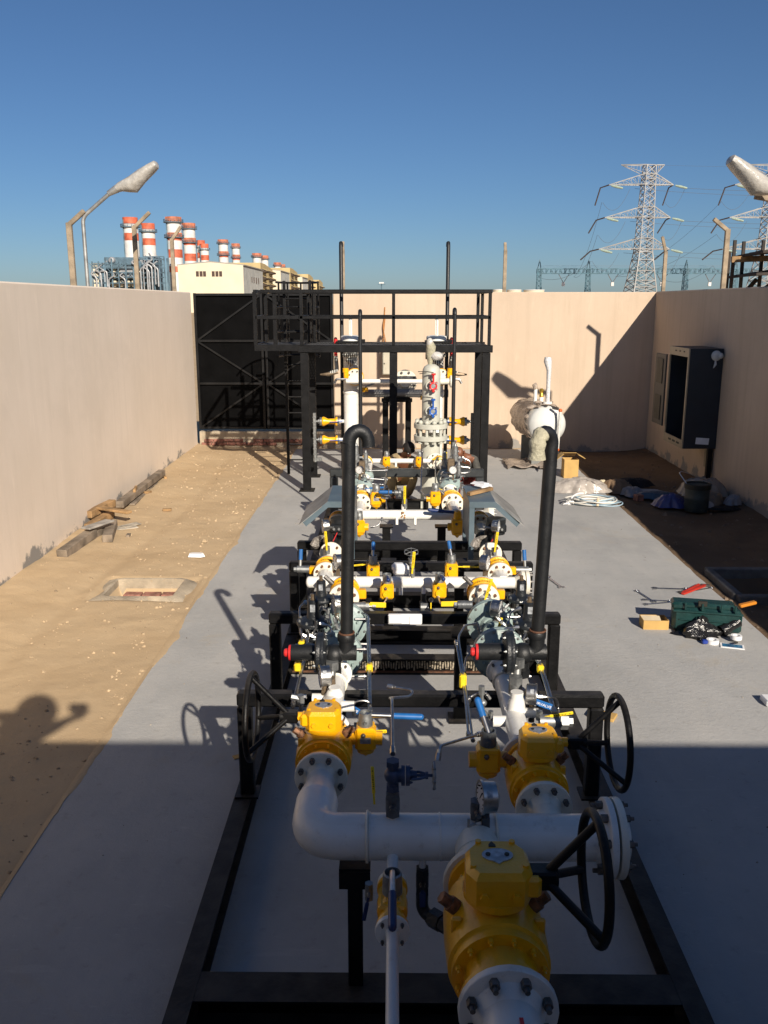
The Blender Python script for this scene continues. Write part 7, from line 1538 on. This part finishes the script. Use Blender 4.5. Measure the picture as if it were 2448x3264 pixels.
def person(label, J, skin, cloth_top, cloth_leg, shoe, hair, base, face, cap=True, group=None, handdir=None, sleeve=.55):
    """J: dict of joints (pelvis, chest, neck, head, and for l/r: sho elb wri hip kne ank toe)"""
    t = thing('person', label, 'person', base, group)
    f = Fig(); P = {k: V(*v) for k, v in J.items()}
    f.p('pelvis', P['pelvis'], (.13, .10)); f.p('waist', P['pelvis'].lerp(P['chest'], .45), (.125, .095), 'pelvis'); f.p('chest', P['chest'], (.15, .11), 'waist'); f.p('neckb', P['chest'].lerp(P['neck'], .75), (.085, .075), 'chest'); f.p('neck', P['neck'], .052, 'neckb')
    hd = P['head']-P['neck']; f.p('jaw', P['neck'].lerp(P['head'], .55)+V(*face)*.018, (.066, .070), 'neck'); f.p('head', P['head'], (.078, .092), 'jaw'); f.p('crown', P['head']+hd.normalized()*.075, (.060, .072), 'head')
    for s_ in 'lr':
        f.p(s_+'sho', P[s_+'sho'], .062, 'chest'); m1 = P[s_+'sho'].lerp(P[s_+'elb'], .5); f.p(s_+'arm', m1, .052, s_+'sho'); f.p(s_+'elb', P[s_+'elb'], .042, s_+'arm'); f.p(s_+'fore', P[s_+'elb'].lerp(P[s_+'wri'], .4), .043, s_+'elb'); f.p(s_+'wri', P[s_+'wri'], .028, s_+'fore')
        fd = (P[s_+'wri']-P[s_+'elb']); hand(f, s_+'wri', handdir[s_] if handdir else fd, (0, 0, 1) if abs(fd.normalized().z) < .8 else (0, -1, 0), 1 if s_ == 'l' else -1)
        f.p(s_+'hip', P[s_+'hip'], .088, 'pelvis'); f.p(s_+'thi', P[s_+'hip'].lerp(P[s_+'kne'], .45), .082, s_+'hip'); f.p(s_+'kne', P[s_+'kne'], .056, s_+'thi'); f.p(s_+'cal', P[s_+'kne'].lerp(P[s_+'ank'], .4), .056, s_+'kne'); f.p(s_+'ank', P[s_+'ank'], .036, s_+'cal'); f.p(s_+'toe', P[s_+'toe'], .034, s_+'ank')
    skin_mesh('body', f.v, f.e, f.r, skin, t)
    F_ = V(*face).normalized(); U = hd.normalized(); F_ = (F_-U*F_.dot(U)).normalized(); S_ = F_.cross(U); H = P['head']
    mb = MB(); mb.tube([H+F_*.082+U*.02, H+F_*.108-U*.022, H+F_*.092-U*.034], .014, 8, rs=[.009, .015, .012]); part('nose', mb, skin, t)
    for q in (-1, 1):
        mb = MB(); mb.sph(H+F_*.078+S_*.031*q+U*.016, .013, 8); mb.use(1).sph(H+F_*.086+S_*.031*q+U*.016, .007, 8); part('eye', mb, (PAPER, INK), t)
        mb = MB(); mb.sph(H+S_*.080*q-F_*.006, .027, 8, (.6, .8, 1.1)); part('ear', mb, skin, t)
    mb = MB(); mb.tube([H+F_*.080-U*.062-S_*.022, H+F_*.090-U*.060, H+F_*.080-U*.062+S_*.022], .006, 6); part('mouth', mb, MAROON, t)
    if cap:
        mb = MB(); u, v, a = S_, F_, U; vs = []; fs = []; n = 20
        rows = ((-.30, 1.02), (.0, 1.09), (.35, 1.04), (.68, .86), (.92, .52), (1.06, .0))
        for hgt, rr in rows:
            for k in range(n):
                an = 2*math.pi*k/n; fr = math.sin(an); lift = (.42 if fr > .35 else 0)*(hgt < .2)
                vs.append(H+U*(hgt+lift)*.115*1.0+S_*math.cos(an)*.084*rr+F_*(math.sin(an)*.098*rr-.008))
        for i in range(len(rows)-1):
            for k in range(n): fs.append((i*n+k, i*n+(k+1) % n, (i+1)*n+(k+1) % n, (i+1)*n+k))
        mb._add(vs, fs); part('hair', mb, hair, t)
    # clothes: slightly larger shells over the same joints
    g = Fig(); k_ = 1.13
    def rr(n_): q = f.r[f.n[n_]]; return tuple(x*k_ for x in q) if isinstance(q, tuple) else q*k_
    g.p('waist', P['pelvis'].lerp(P['chest'], .12), (.148, .118)); g.p('chest', P['chest'], rr('chest'), 'waist'); g.p('neckb', P['chest'].lerp(P['neck'], .70), (.09, .082), 'chest')
    for s_ in 'lr':
        g.p(s_+'sho', P[s_+'sho'], .074, 'chest'); e = P[s_+'sho'].lerp(P[s_+'elb'], min(1, sleeve)); g.p(s_+'sl', e, .060 if sleeve < .9 else .052, s_+'sho')
        if sleeve > 1: g.p(s_+'cuff', P[s_+'elb'].lerp(P[s_+'wri'], .85), .040, s_+'sl')
    skin_mesh('shirt', g.v, g.e, g.r, cloth_top, t)
    g = Fig(); g.p('pelvis', P['pelvis'], (.152, .122)); g.p('belt', P['pelvis'].lerp(P['chest'], .22), (.140, .11), 'pelvis')
    for s_ in 'lr':
        g.p(s_+'hip', P[s_+'hip'], .104, 'pelvis'); g.p(s_+'thi', P[s_+'hip'].lerp(P[s_+'kne'], .5), .094, s_+'hip'); g.p(s_+'kne', P[s_+'kne'], .074, s_+'thi'); g.p(s_+'cal', P[s_+'kne'].lerp(P[s_+'ank'], .5), .070, s_+'kne'); g.p(s_+'cuff', P[s_+'kne'].lerp(P[s_+'ank'], .93), .062, s_+'cal')
    skin_mesh('trousers', g.v, g.e, g.r, cloth_leg, t)
    for s_ in 'lr':
        g = Fig(); a, b = P[s_+'ank'], P[s_+'toe']; d = (b-a); d.z = 0; d.normalize(); z = b.z
        g.p('heel', V(a.x, a.y, z)-d*.04, .042); g.p('mid', V(a.x, a.y, z)+d*.06, (.045, .04), 'heel'); g.p('toe', V(b.x, b.y, z)+d*.04, (.042, .03), 'mid'); g.p('top', V(a.x, a.y, z+.07), .046, 'heel')
        skin_mesh('shoe', g.v, g.e, g.r, shoe, t)
    return t
SHOE = mat('dark_shoe', (.03, .025, .02), .6)
# worker bending low on the cabinet side, scalp toward the viewer
person('crouching person in a grey shirt, bowed bare brown head, behind the cabinet side valves',
    dict(pelvis=(1.15, 13.52, .36), chest=(1.10, 13.20, .70), neck=(1.02, 13.02, .80), head=(.985, 12.88, .865),
         lsho=(1.24, 13.10, .70), lelb=(1.30, 12.95, .50), lwri=(1.06, 12.86, .545), rsho=(.94, 13.18, .68), relb=(.86, 13.02, .50), rwri=(.90, 12.84, .42),
         lhip=(1.25, 13.50, .34), lkne=(1.27, 13.08, .42), lank=(1.25, 13.36, .10), ltoe=(1.24, 13.18, .042), rhip=(1.05, 13.50, .34), rkne=(.98, 13.08, .40), rank=(1.0, 13.36, .10), rtoe=(.98, 13.18, .042)),
    SKIN, DARKC, MAROON, SHOE, HAIR, (1.15, 13.3, 0), (-.25, -.62, -.75), cap=False, sleeve=.95, group=None)
# worker in khaki squatting between the lines
person('crouching person in khaki with dark hair, reaching in behind the far white header',
    dict(pelvis=(.10, 13.55, .34), chest=(.14, 13.26, .66), neck=(.20, 13.12, .80), head=(.245, 13.02, .885),
         lsho=(.32, 13.20, .70), lelb=(.42, 13.02, .52), lwri=(.28, 12.86, .58), rsho=(-.02, 13.22, .68), relb=(-.03, 12.98, .62), rwri=(.14, 12.84, .60),
         lhip=(.20, 13.52, .32), lkne=(.33, 13.06, .44), lank=(.24, 13.34, .10), ltoe=(.24, 13.14, .042), rhip=(.0, 13.52, .32), rkne=(-.02, 13.04, .46), rank=(.02, 13.22, .10), rtoe=(.02, 13.02, .042)),
    SKIN, KHAKI, KHAKI, SHOE, HAIR, (.10, 13.3, 0), (.35, -.75, -.55), sleeve=1.2)
# the one taking the picture stands on a block behind the rear wall
mb = MB(); mb.box((-.1, -1.35, .86), (2.4, 1.55, 2.32), .03); solo('concrete_block', mb, PITC, 'concrete block behind the rear wall that the photographer stands on', 'block', smooth=False)
pt = person('standing person behind the rear wall with arms raised to take the picture',
    dict(pelvis=(-.44, -.86, 2.98), chest=(-.40, -.80, 3.36), neck=(-.14, -.66, 3.57), head=(-.03, -.58, 3.70),
         lsho=(-.56, -.78, 3.50), lelb=(-.46, -.52, 3.62), lwri=(-.20, -.36, 3.56), rsho=(-.18, -.70, 3.48), relb=(-.06, -.48, 3.45), rwri=(.06, -.22, 3.44),
         lhip=(-.54, -.86, 2.93), lkne=(-.55, -.82, 2.48), lank=(-.55, -.86, 2.10), ltoe=(-.55, -.70, 2.055), rhip=(-.34, -.86, 2.93), rkne=(-.33, -.82, 2.48), rank=(-.33, -.86, 2.10), rtoe=(-.33, -.70, 2.055)),
    SKIN, NAVYC, KHAKI, SHOE, HAIR, (-.44, -.86, 2.02), (.1, 1, -.2), sleeve=1.2)
mb = MB(); c = V(-.04, -.58, 3.71); mb.sph(c, .15, 16, (1.05, 1., 1.0)); mb.sph(c+V(-.09, -.06, -.12), .15, 14, (1.2, .9, .8)); part('hood', mb, NAVYC, pt)
mb = MB(); mb.box((.10, -.12, 3.49), (.15, .02, .09), .008); solo('mobile_phone', mb, INK, 'dark phone held up over the rear wall', 'phone')

# ---------------------------------------------------------------- things lying about
random.seed(9)
def beam(label, a, b, w, h, m=WOOD, group='old timber offcuts by the wall', z=None, roll=0.):
    mb = MB(); mb.bar(a, b, w, h, ch=.006); return solo('timber', mb, m, label, 'timber', group, smooth=False)
beam('longest grey beam of the pile, its far half along the wall', (-4.017, 12.596, 0.12), (-4.043, 15.157, 0.12), .12, .10, WOODG)
beam('long grey beam leaning out at the near end of the pile', (-3.979, 10.151, 0.06), (-3.903, 11.056, 0.1), .13, .11, WOODG)
beam('short brown plank lying crosswise on top of the pile', (-4.123, 11.981, 0.22), (-3.617, 11.761, 0.2), .11, .035, WOOD)
beam('upper block of the two sawn ends facing out of the pile', (-4.19, 11.744, 0.17), (-4.085, 12.498, 0.17), .11, .10, WOOD)
beam('lower block of the two sawn ends facing out of the pile', (-4.059, 11.337, 0.09), (-3.998, 12.135, 0.09), .11, .10, WOOD)
beam('pale grey board laid flat across the near end of the pile', (-3.925, 10.861, 0.2), (-3.744, 11.307, 0.2), .15, .025, mat('pale_board', (.36, .33, .29), .85, var=.25, scale=6))
beam('sawn block under the pale board', (-3.922, 10.926, 0.06), (-3.864, 11.456, 0.06), .13, .11, WOODG)
beam('stub of beam standing out beside the pale board', (-3.657, 10.882, 0.06), (-3.823, 11.634, 0.08), .13, .10, WOODG)
beam('thin flat slat beside the long grey beam', (-3.967, 12.991, 0.03), (-4.039, 14.658, 0.03), .12, .03, WOODG)
beam('small bright wedge at the far end of the pile', (-4.046, 15.219, 0.05), (-3.947, 15.017, 0.04), .05, .05, WOOD)
beam('small bright scrap on top of the long grey beam', (-3.972, 13.22, 0.19), (-4.033, 13.535, 0.19), .04, .05, WOOD)
beam('bright short scrap midway along the long grey beam', (-3.962, 13.726, 0.06), (-3.891, 13.845, 0.05), .05, .04, WOOD)
beam('small upright scrap against the sawn blocks', (-3.991, 12.093, 0.1), (-4.026, 12.241, 0.16), .05, .05, WOOD)
mb = MB(); a = V(*(-3.701, 11.614, 0.02)); mb.box(a, (.42, .22, .012), .004, Matrix.Rotation(.5, 3, 'Z')); mb.box(a+V(.1, .12, .012), (.26, .12, .01), .004, Matrix.Rotation(.9, 3, 'Z') @ Matrix.Rotation(.06, 3, 'X')); solo('torn_board', mb, mat('pale_torn_board', (.45, .40, .32), .85, var=.3, scale=7), 'pale torn board flat on the sand by the timber pile', 'board', smooth=False)
mb = MB(); mb.box(V(*(-3.483, 11.173, 0.02)), (.06, .12, .03), .004); mb.box(V(*(-3.352, 12.7, 0.02)), (.1, .045, .03), .004, Matrix.Rotation(.2, 3, 'Z'))
mb = MB(); mb.box(V(*(-3.356, 12.743, 0.01)), (.13, .05, .035), .004, Matrix.Rotation(.2, 3, 'Z')); solo('wood_chip', mb, WOOD, 'small bright block of wood alone on the sand', 'wood scrap')
mb = MB(); mb.box(V(*(-3.495, 11.235, 0.01)), (.05, .12, .04), .004, Matrix.Rotation(.1, 3, 'Z')); solo('wood_chip', mb, WOODG, 'small dark chip of wood near the end of the beam', 'wood scrap')
mb = MB(); a = V(*(-2.382, 10.293, 0)); mb.prism([(-.10, -.035), (.06, -.05), (.105, -.01), (.08, .04), (-.07, .045), (-.11, .01)], 0, .04, a, sc0=1, sc1=.82); solo('foam_box', mb, PAPER, 'crushed white foam box on the sand', 'box', ang=20)
mb = MB(); stone(mb, *(-2.422, 10.979, 0), .05); solo('pale_stone', mb, MATS['pale_stone'], 'largest pale stone on the sand beside the slab', 'stone', smooth=False)
mb = MB(); a = V(*(-1.05, 5.419, 0.002)); mb.box(a+V(0, 0, .004), (.05, .05, .008), .002, Matrix.Rotation(.5, 3, 'Z')); solo('paper_scrap', mb, CARD, 'yellowish scrap under the gate side handwheel', 'scrap')
# tools on the slab
CHROME = mat('chrome_tool', (.55, .55, .55), .25, metal=1., var=.1, scale=30)
def spanner(label, a, b, w=.022):
    a, b = V(*a), V(*b); d = (b-a).normalized(); s_ = V(-d.y, d.x, 0); z = V(0, 0, .008)
    mb = MB(); mb.bar(a+z+d*.025, b+z-d*.03, w, .007, ch=.002)
    for q, c, o in ((1, a, -1), (-1, b, 1)):
        pass
    mb.ring(b+z, (0, 0, 1), w*.85, w*.36, 16, 6)
    for k in (-1, 1): mb.bar(a+z+d*.03, a+z+s_*k*w*.8+d*.005, w*.7, .009); mb.bar(a+z+s_*k*w*.8+d*.01, a+z+s_*k*w*.75-d*.02, w*.6, .009)
    solo('spanner', mb, CHROME, label, 'spanner', 'spanners on the slab', ang=30)
spanner('spanner lying alone beside the black vent pipe', (1.839, 9.111, 0), (1.749, 9.492, 0), .034)
spanner('spanner pointing away at the left end of the tool row', (2.702, 8.648, 0), (2.624, 8.993, 0)); spanner('upper of two parallel spanners by the green case', (2.618, 8.706, 0), (2.874, 8.665, 0)); spanner('lower of two parallel spanners by the green case', (2.597, 8.561, 0), (2.951, 8.651, 0)); spanner('thin spanner reaching into the shadow of the green case', (2.564, 8.232, 0), (2.785, 8.182, 0), .014); spanner('long spanner with its end under the red pliers', (2.839, 9.089, 0), (3.174, 9.061, 0), .03); spanner('dark spanner to the right of the red pliers', (3.184, 8.983, 0), (3.461, 9.111, 0), .018)
t = thing('adjustable_pliers', 'red handled pliers lying on the slab', 'pliers', (3.255, 9.093, 0)); a, b = V(*(3.072, 8.884, 0.012)), V(*(3.421, 9.186, 0.012)); mb = MB(); mb.bar(a, b, .045, .022, ch=.008); mb.bar(a+V(.02, .05, 0), b+V(-.06, .03, 0), .03, .02, ch=.006); part('grip', mb, mat('red_grip', (.50, .035, .02), .4), t); mb = MB(); mb.bar(b-V(.05, 0, 0), b+V(.04, -.01, 0), .07, .016, ch=.004); mb.bar(a+V(-.02, .06, 0), a+V(.08, .1, 0), .04, .016, ch=.003); part('jaw', mb, BOLT, t)
# green tool case
GRN = mat('dark_green_plastic', (.008, .042, .040), .4, var=.15, scale=10, bump=.15)
t = thing('tool_case', 'dark green plastic tool case lying open on the slab', 'tool case', (2.992, 7.992, 0)); c = V(*(2.952, 7.849, 0.1)); rot = Matrix.Rotation(-.22, 3, 'Z')
mb = MB(); mb.box(c+V(0, .0, .02), (.62, .20, .23), .035, rot); mb.box(c+rot @ V(0, .02, .15), (.50, .17, .06), .02, rot); mb.box(c+rot @ V(-.26, 0, .15), (.12, .18, .07), .02, rot); part('shell', mb, GRN, t)
mb = MB(); mb.box(c+rot @ V(0, -.105, .11), (.62, .02, .02), .004, rot); mb.box(c+rot @ V(0, -.108, .03), (.5, .012, .012), .003, rot)
for k in (-.2, -.05, .12, .24): mb.box(c+rot @ V(k, -.105, .16), (.02, .02, .07), .004, rot)
part('rib', mb, GRN, t)
mb = MB(); mb.box(c+rot @ V(-.12, -.112, -.075), (.08, .02, .05), .006, rot); mb.box(c+rot @ V(.14, -.112, -.075), (.08, .02, .05), .006, rot); mb.box(c+rot @ V(-.05, -.09, .19), (.08, .03, .05), .004, rot); part('latch', mb, INK, t)
mb = MB(); mb.bar(c+rot @ V(.27, -.08, .19), c+rot @ V(.42, -.02, .22), .05, .03, ch=.008); solo('orange_tool', mb, mat('orange_grip', (.60, .22, .02), .4), 'orange and green tool sticking out of the green case', 'tool')
BAGB = mat('black_bin_bag', (.012, .012, .013), .18, var=.2, scale=20, bump=1., bscale=16)
mb = MB(); c2 = V(*(2.802, 7.689, 0)); vs = []; fs = []; n = 18
for i in range(7):
    for k in range(n):
        an = 2*math.pi*k/n; h = i/6; r_ = (1-h**1.6)*(.9+.22*math.sin(3*an+i)+.12*math.sin(7*an+2*i))+.02
        vs.append(c2+V(.06+.24*r_*math.cos(an), .02+.12*r_*math.sin(an), .005+.20*h*(.8+.2*math.sin(2*an))))
for i in range(6):
    for k in range(n): fs.append((i*n+k, i*n+(k+1) % n, (i+1)*n+(k+1) % n, (i+1)*n+k))
mb._add(vs, fs); mb.tube([c2+V(.25, 0, .05), c2+V(.34, .02, .10), c2+V(.40, .05, .13)], .05, 10, rs=[.06, .045, .06]); solo('bin_bag', mb, BAGB, 'shiny black plastic bag in front of the green case', 'bag')
def roll(label, c, r_, h, m):
    mb = MB(); c = V(*c); mb.lathe([(r_*.6, 0), (r_, 0), (r_, h), (r_*.6, h), (r_*.6, .001)], c, (0, 0, 1), 24); solo('tape_roll', mb, m, label, 'tape roll', 'rolls of tape on the slab')
roll('white tape roll with a blue wrapper', (2.913, 7.53, 0), .055, .035, PAPER); roll('white tape roll nearest the black bag end', (3.135, 7.558, 0.03), .05, .035, PAPER)
mb = MB(); mb.box(V(*(2.834, 7.513, 0.02)), (.05, .05, .035), .008); solo('torn_wrapper', mb, mat('blue_wrapper', (.02, .05, .30), .4), 'torn blue wrapper beside a tape roll', 'wrapper')
t = thing('leaflet', 'blue and white printed leaflet on the slab', 'leaflet', (3.065, 7.454, 0)); mb = MB(); c = V(*(3.058, 7.439, 0.006)); rt_ = Matrix.Rotation(-.3, 3, 'Z'); mb.box(c, (.20, .10, .008), 0, rt_); part('sheet', mb, PAPER, t, smooth=False); mb = MB(); mb.box(c+V(0, 0, .005), (.17, .075, .002), 0, rt_); part('printed_panel', mb, mat('print_blue', (.03, .16, .30), .5, col2=(.01, .05, .12), scale=30), t, smooth=False); mb = MB(); mb.cyl((3.14, 7.543, 0), (3.088, 7.418, 0.05), .01, n=8); part('pin', mb, INK, t)
t = thing('cardboard_box', 'small open cardboard box in front of the green case', 'box', (2.523, 7.963, 0)); c = V(*(2.498, 7.864, 0)); mb = MB(); w_, d_, h_ = .235, .16, .09; rt_ = Matrix.Rotation(-.03, 3, 'Z')
c = c+V(0, d_/2, 0)
for (x, y, sx, sy) in ((0, -d_/2, w_, .006), (0, d_/2, w_, .006), (-w_/2, 0, .006, d_-.008), (w_/2, 0, .006, d_-.008)): mb.box(c+rt_ @ V(x, y, h_/2), (sx, sy, h_), 0, rt_)
mb.box(c+V(0, 0, .006), (w_-.01, d_-.01, .006), 0, rt_); part('box_body', mb, CARD, t, smooth=False); mb = MB(); mb.box(c+rt_ @ V(-.02, .04, h_*.8), (w_*.75, .08, .004), 0, rt_ @ Matrix.Rotation(.3, 3, 'X')); part('inner_flap', mb, mat('pale_card', (.62, .52, .36), .8), t, smooth=False)
mb = MB(); c = V(*(2.886, 6.284, 0)); mb.box(c+V(.1, 0, .025), (.25, .14, .05), .01); solo('edge_box', mb, PAPER, 'pale box just entering at the edge of the slab', 'box', smooth=False)
mb = MB(); c = V(*(1.621, 6.054, 0)); mb.box(c+V(-.05, .0, .012), (.2, .12, .024), .004, Matrix.Rotation(-.5, 3, 'Z')); solo('card_scrap', mb, CARD, 'bit of cardboard seen through the cabinet side handwheel', 'cardboard', smooth=False)
# by the far right corner of the slab
t = thing('cardboard_box', 'tall opened cardboard box at the slab edge near the tank', 'box', (3.172, 15.502, 0)); c = V(*(3.156, 15.416, 0)); mb = MB(); w_, d_, h_ = .25, .24, .33
for (x, y, sx, sy) in ((0, -d_/2, w_, .008), (0, d_/2, w_, .008), (-w_/2, 0, .008, d_-.01), (w_/2, 0, .008, d_-.01)): mb.box(c+V(x, y, h_/2), (sx, sy, h_))
part('box_body', mb, CARD, t, smooth=False)
for (x, y, rx, ry, sx, sy) in ((0, .16, -.5, 0, w_, .16), (-.2, 0, 0, -.7, .16, d_), (.18, 0, 0, .5, .14, d_)):
    mb = MB(); mb.box(c+V(x, y, h_+.05), (sx, sy, .008), 0, Matrix.Rotation(rx, 3, 'X') @ Matrix.Rotation(ry, 3, 'Y')); part('flap', mb, CARD, t, smooth=False)
CLEAR = mat('crinkled_clear_plastic', (.50, .45, .40), .12, var=.15, scale=14, bump=1.0, bscale=11, alpha=.80)
def heap(name, label, cat, c, rx, ry, h, m, seed=1, n=44, rows=16, jag=.25, sol=.003):
    """rumpled heap: a height field over an uneven oval with several soft humps and sharp creases"""
    from mathutils import noise
    rg = random.Random(seed); c = V(*c); ph = [rg.uniform(0, 6) for _ in range(4)]; vs = []; fs = []
    humps = [(rg.uniform(-.45, .45), rg.uniform(-.45, .45), rg.uniform(.22, .42), rg.uniform(.55, 1.)) for _ in range(4)]
    for i in range(rows):
        q = 1-i/(rows-1)
        for k in range(n):
            an = 2*math.pi*k/n; o = 1+jag*.7*math.sin(2*an+ph[0])+jag*.5*math.sin(5*an+ph[1])+jag*.3*math.sin(11*an+ph[2])
            x, y = q*o*math.cos(an), q*o*math.sin(an)
            z = max(a*math.exp(-((x-u)**2+(y-v)**2)/(2*s_*s_)) for u, v, s_, a in humps); z = .55*z+.4*(1-q*q)
            cr_ = 1-abs(noise.noise(Vector((x*3.1+seed, y*3.1, 1.7))))*2; cr2 = 1-abs(noise.noise(Vector((x*7+seed, y*7, 4.1))))*2
            z = z*(.72+.34*cr_)+.14*cr2*min(1, (1-q)*3)+.04
            z = .62*math.tanh(z/.62)*1.25; z *= min(1., (1-q)*5+.02)
            vs.append(c+V(rx*x+.05*rx*cr2, ry*y+.05*ry*cr_, .004+h*max(0, z)))
    for i in range(rows-1):
        for k in range(n): fs.append((i*n+k, i*n+(k+1) % n, (i+1)*n+(k+1) % n, (i+1)*n+k))
    mb = MB(); mb._add(vs, fs); return solo(name, mb, m, label, cat, ang=70)
heap('plastic_sheet_heap', 'heap of clear plastic sheeting at the slab edge', 'plastic sheet', (3.059, 14.219, 0), .46, .34, .30, CLEAR, 3, jag=.22)
mb = MB(); a = V(*(2.847, 13.254, 0.16)); mb.tube([a+V(.16*math.cos(k*.35), -.30+.02*k*0, .12*math.sin(k*.35)-.05) for k in range(4, 9)], .012, 6); solo('paper_strip', mb, PAPER, 'curved white strip inside the clear plastic heap', 'strip')
heap('paper_wad', 'cream paper wad at the tip of the clear plastic heap', 'paper', (3.577, 14.68, 0), .09, .08, .13, mat('cream_paper', (.60, .52, .36), .8, bump=.6, bscale=20), 8)
t = thing('cable_coil', 'coil of white and pale blue hose on the slab', 'hose coil', (3.104, 13.254, 0)); c = V(*(3.104, 13.254, 0)); mb = MB()
for k in range(11):
    P = []; r1 = .26+.05*math.sin(k*2.3); r2 = .20+.05*math.cos(k*1.7); o = V(.07*math.sin(k*1.9), .06*math.cos(k*2.7), .012+.008*k)
    for i in range(30):
        a = 2*math.pi*i/30; P.append(c+o+V((r1+.05)*math.cos(a)*1.05, r2*math.sin(a), .01*math.sin(3*a+k)))
    mb.use(k % 3 % 2).tube(P, .0095, 6, closed=True)
part('coil', mb, (mat('white_hose', (.66, .64, .58), .45), mat('pale_blue_hose', (.32, .44, .52), .45)), t); mb = MB(); a = c+V(-.33, -.06, .03); mb.cyl(a, a+V(-.10, -.05, 0), .032, n=12); mb.cyl(a+V(-.1, -.05, 0), a+V(-.17, -.08, -.01), .018, .004, n=10); part('end_fitting', mb, PAPER, t); mb = MB(); mb.tube([c+V(.0, -.26, .02), c+V(.02, -.2, .12), c+V(.03, -.12, .02)], .02, 8); part('tie', mb, mat('cream_tie', (.60, .50, .34), .7), t)
# rubbish in the shade on the soil
DBAG = mat('dark_cloth_heap', (.015, .012, .012), .8, bump=.5)
heap('black_bag', 'black bag on the soil behind the clear plastic heap', 'bag', (4.15, 14.9, -.06), .30, .2, .20, DBAG, 4); heap('brown_paper_heap', 'brown paper heap at the far end of the dark soil', 'paper', (3.75, 14.5, -.06), .28, .25, .28, mat('brown_paper', (.22, .14, .08), .85, bump=.6, bscale=14), 5); heap('grey_bag', 'greyish bag beside the brown paper heap', 'bag', (3.95, 14.2, -.06), .22, .2, .18, mat('grey_plastic', (.22, .22, .23), .5, bump=.6, bscale=14), 6); heap('white_sack', 'flat pale sack on the soil by the black bag', 'sack', (4.22, 14.35, -.07), .34, .16, .09, mat('pale_sack', (.38, .37, .36), .8, bump=.5), 12)
mb = MB(); mb.box((3.93, 13.75, -.01), (.12, .12, .10), .008, Matrix.Rotation(.4, 3, 'Z')); solo('brick_piece', mb, MATS['red_brick'], 'brick lying on the dark soil by the grey bag', 'brick'); mb = MB(); stone(mb, 4.05, 12.75, -.06, .06); solo('dark_stone', mb, MATS['soil_clod'], 'single dark stone on the shaded soil', 'stone', smooth=False)
t = thing('paint_drum', 'dark drum with a black rim on the shaded soil', 'drum', (4.63, 13.1, -.07)); mb = MB(); mb.lathe([(.165, 0), (.175, .02), (.18, .20), (.182, .21), (.178, .22), (.185, .38), (.19, .40)], (4.63, 13.1, -.07), (0, 0, 1), 32); part('shell', mb, mat('dark_green_drum', (.035, .05, .048), .5, var=.2, scale=8, dirt=.3), t); mb = MB(); mb.lathe([(.17, .35), (.195, .35), (.198, .42), (.18, .425), (.17, .36)], (4.63, 13.1, -.07), (0, 0, 1), 32); part('rim', mb, INK, t); mb = MB(); mb.cyl((4.63, 13.1, -.06), (4.63, 13.1, .22), .16, n=24); part('contents', mb, MAROON, t); mb = MB(); mb.tube(bend([(4.47, 13.1, .33), (4.36, 13.18, .50), (4.40, 13.2, .52), (4.78, 13.15, .40)], .05), .008, 6); part('wire_handle', mb, STEEL, t)
heap('blue_bag', 'bright blue plastic bag beside the dark drum', 'bag', (4.32, 13.35, -.06), .24, .2, .28, mat('violet_blue_plastic', (.06, .065, .20), .3, bump=.7, bscale=16), 7); heap('teal_sheet', 'flat teal and blue sheet behind the blue bag', 'sheet', (4.30, 14.0, -.06), .36, .22, .14, mat('teal_sheet_plastic', (.05, .09, .13), .4, bump=.6, bscale=12), 13); heap('clear_sheet_heap', 'big heap of clear sheeting under the steel cabinet', 'plastic sheet', (5.05, 14.05, -.03), .36, .30, .42, mat('dull_clear_plastic', (.36, .32, .27), .2, bump=.9, bscale=11, alpha=.85), 9); heap('wrapped_carton', 'wrapped carton in front of the sheeting under the cabinet', 'carton', (4.98, 13.5, -.05), .2, .15, .27, mat('wrapped_card', (.24, .18, .12), .3, bump=.6), 10, jag=.08); heap('dark_jerrycan_bag', 'black bundle between the drum and the sheeting', 'bundle', (4.83, 13.75, -.05), .14, .16, .38, DBAG, 11, jag=.15); heap('white_foam_sheet', 'white foam scrap at the foot of the black bundle', 'foam', (4.82, 13.3, -.06), .16, .12, .16, mat('dull_foam', (.42, .43, .45), .7, bump=.3), 14, jag=.2); heap('rubbish_bag', 'knotted pale bag at the wall foot by the cabinet post', 'bag', (5.27, 13.35, -.02), .15, .14, .20, mat('grey_bag_plastic', (.25, .25, .26), .35, bump=.8, bscale=16), 15); heap('black_sack', 'flat black sack lying before the wrapped carton', 'sack', (5.05, 13.08, -.05), .22, .10, .07, DBAG, 16)
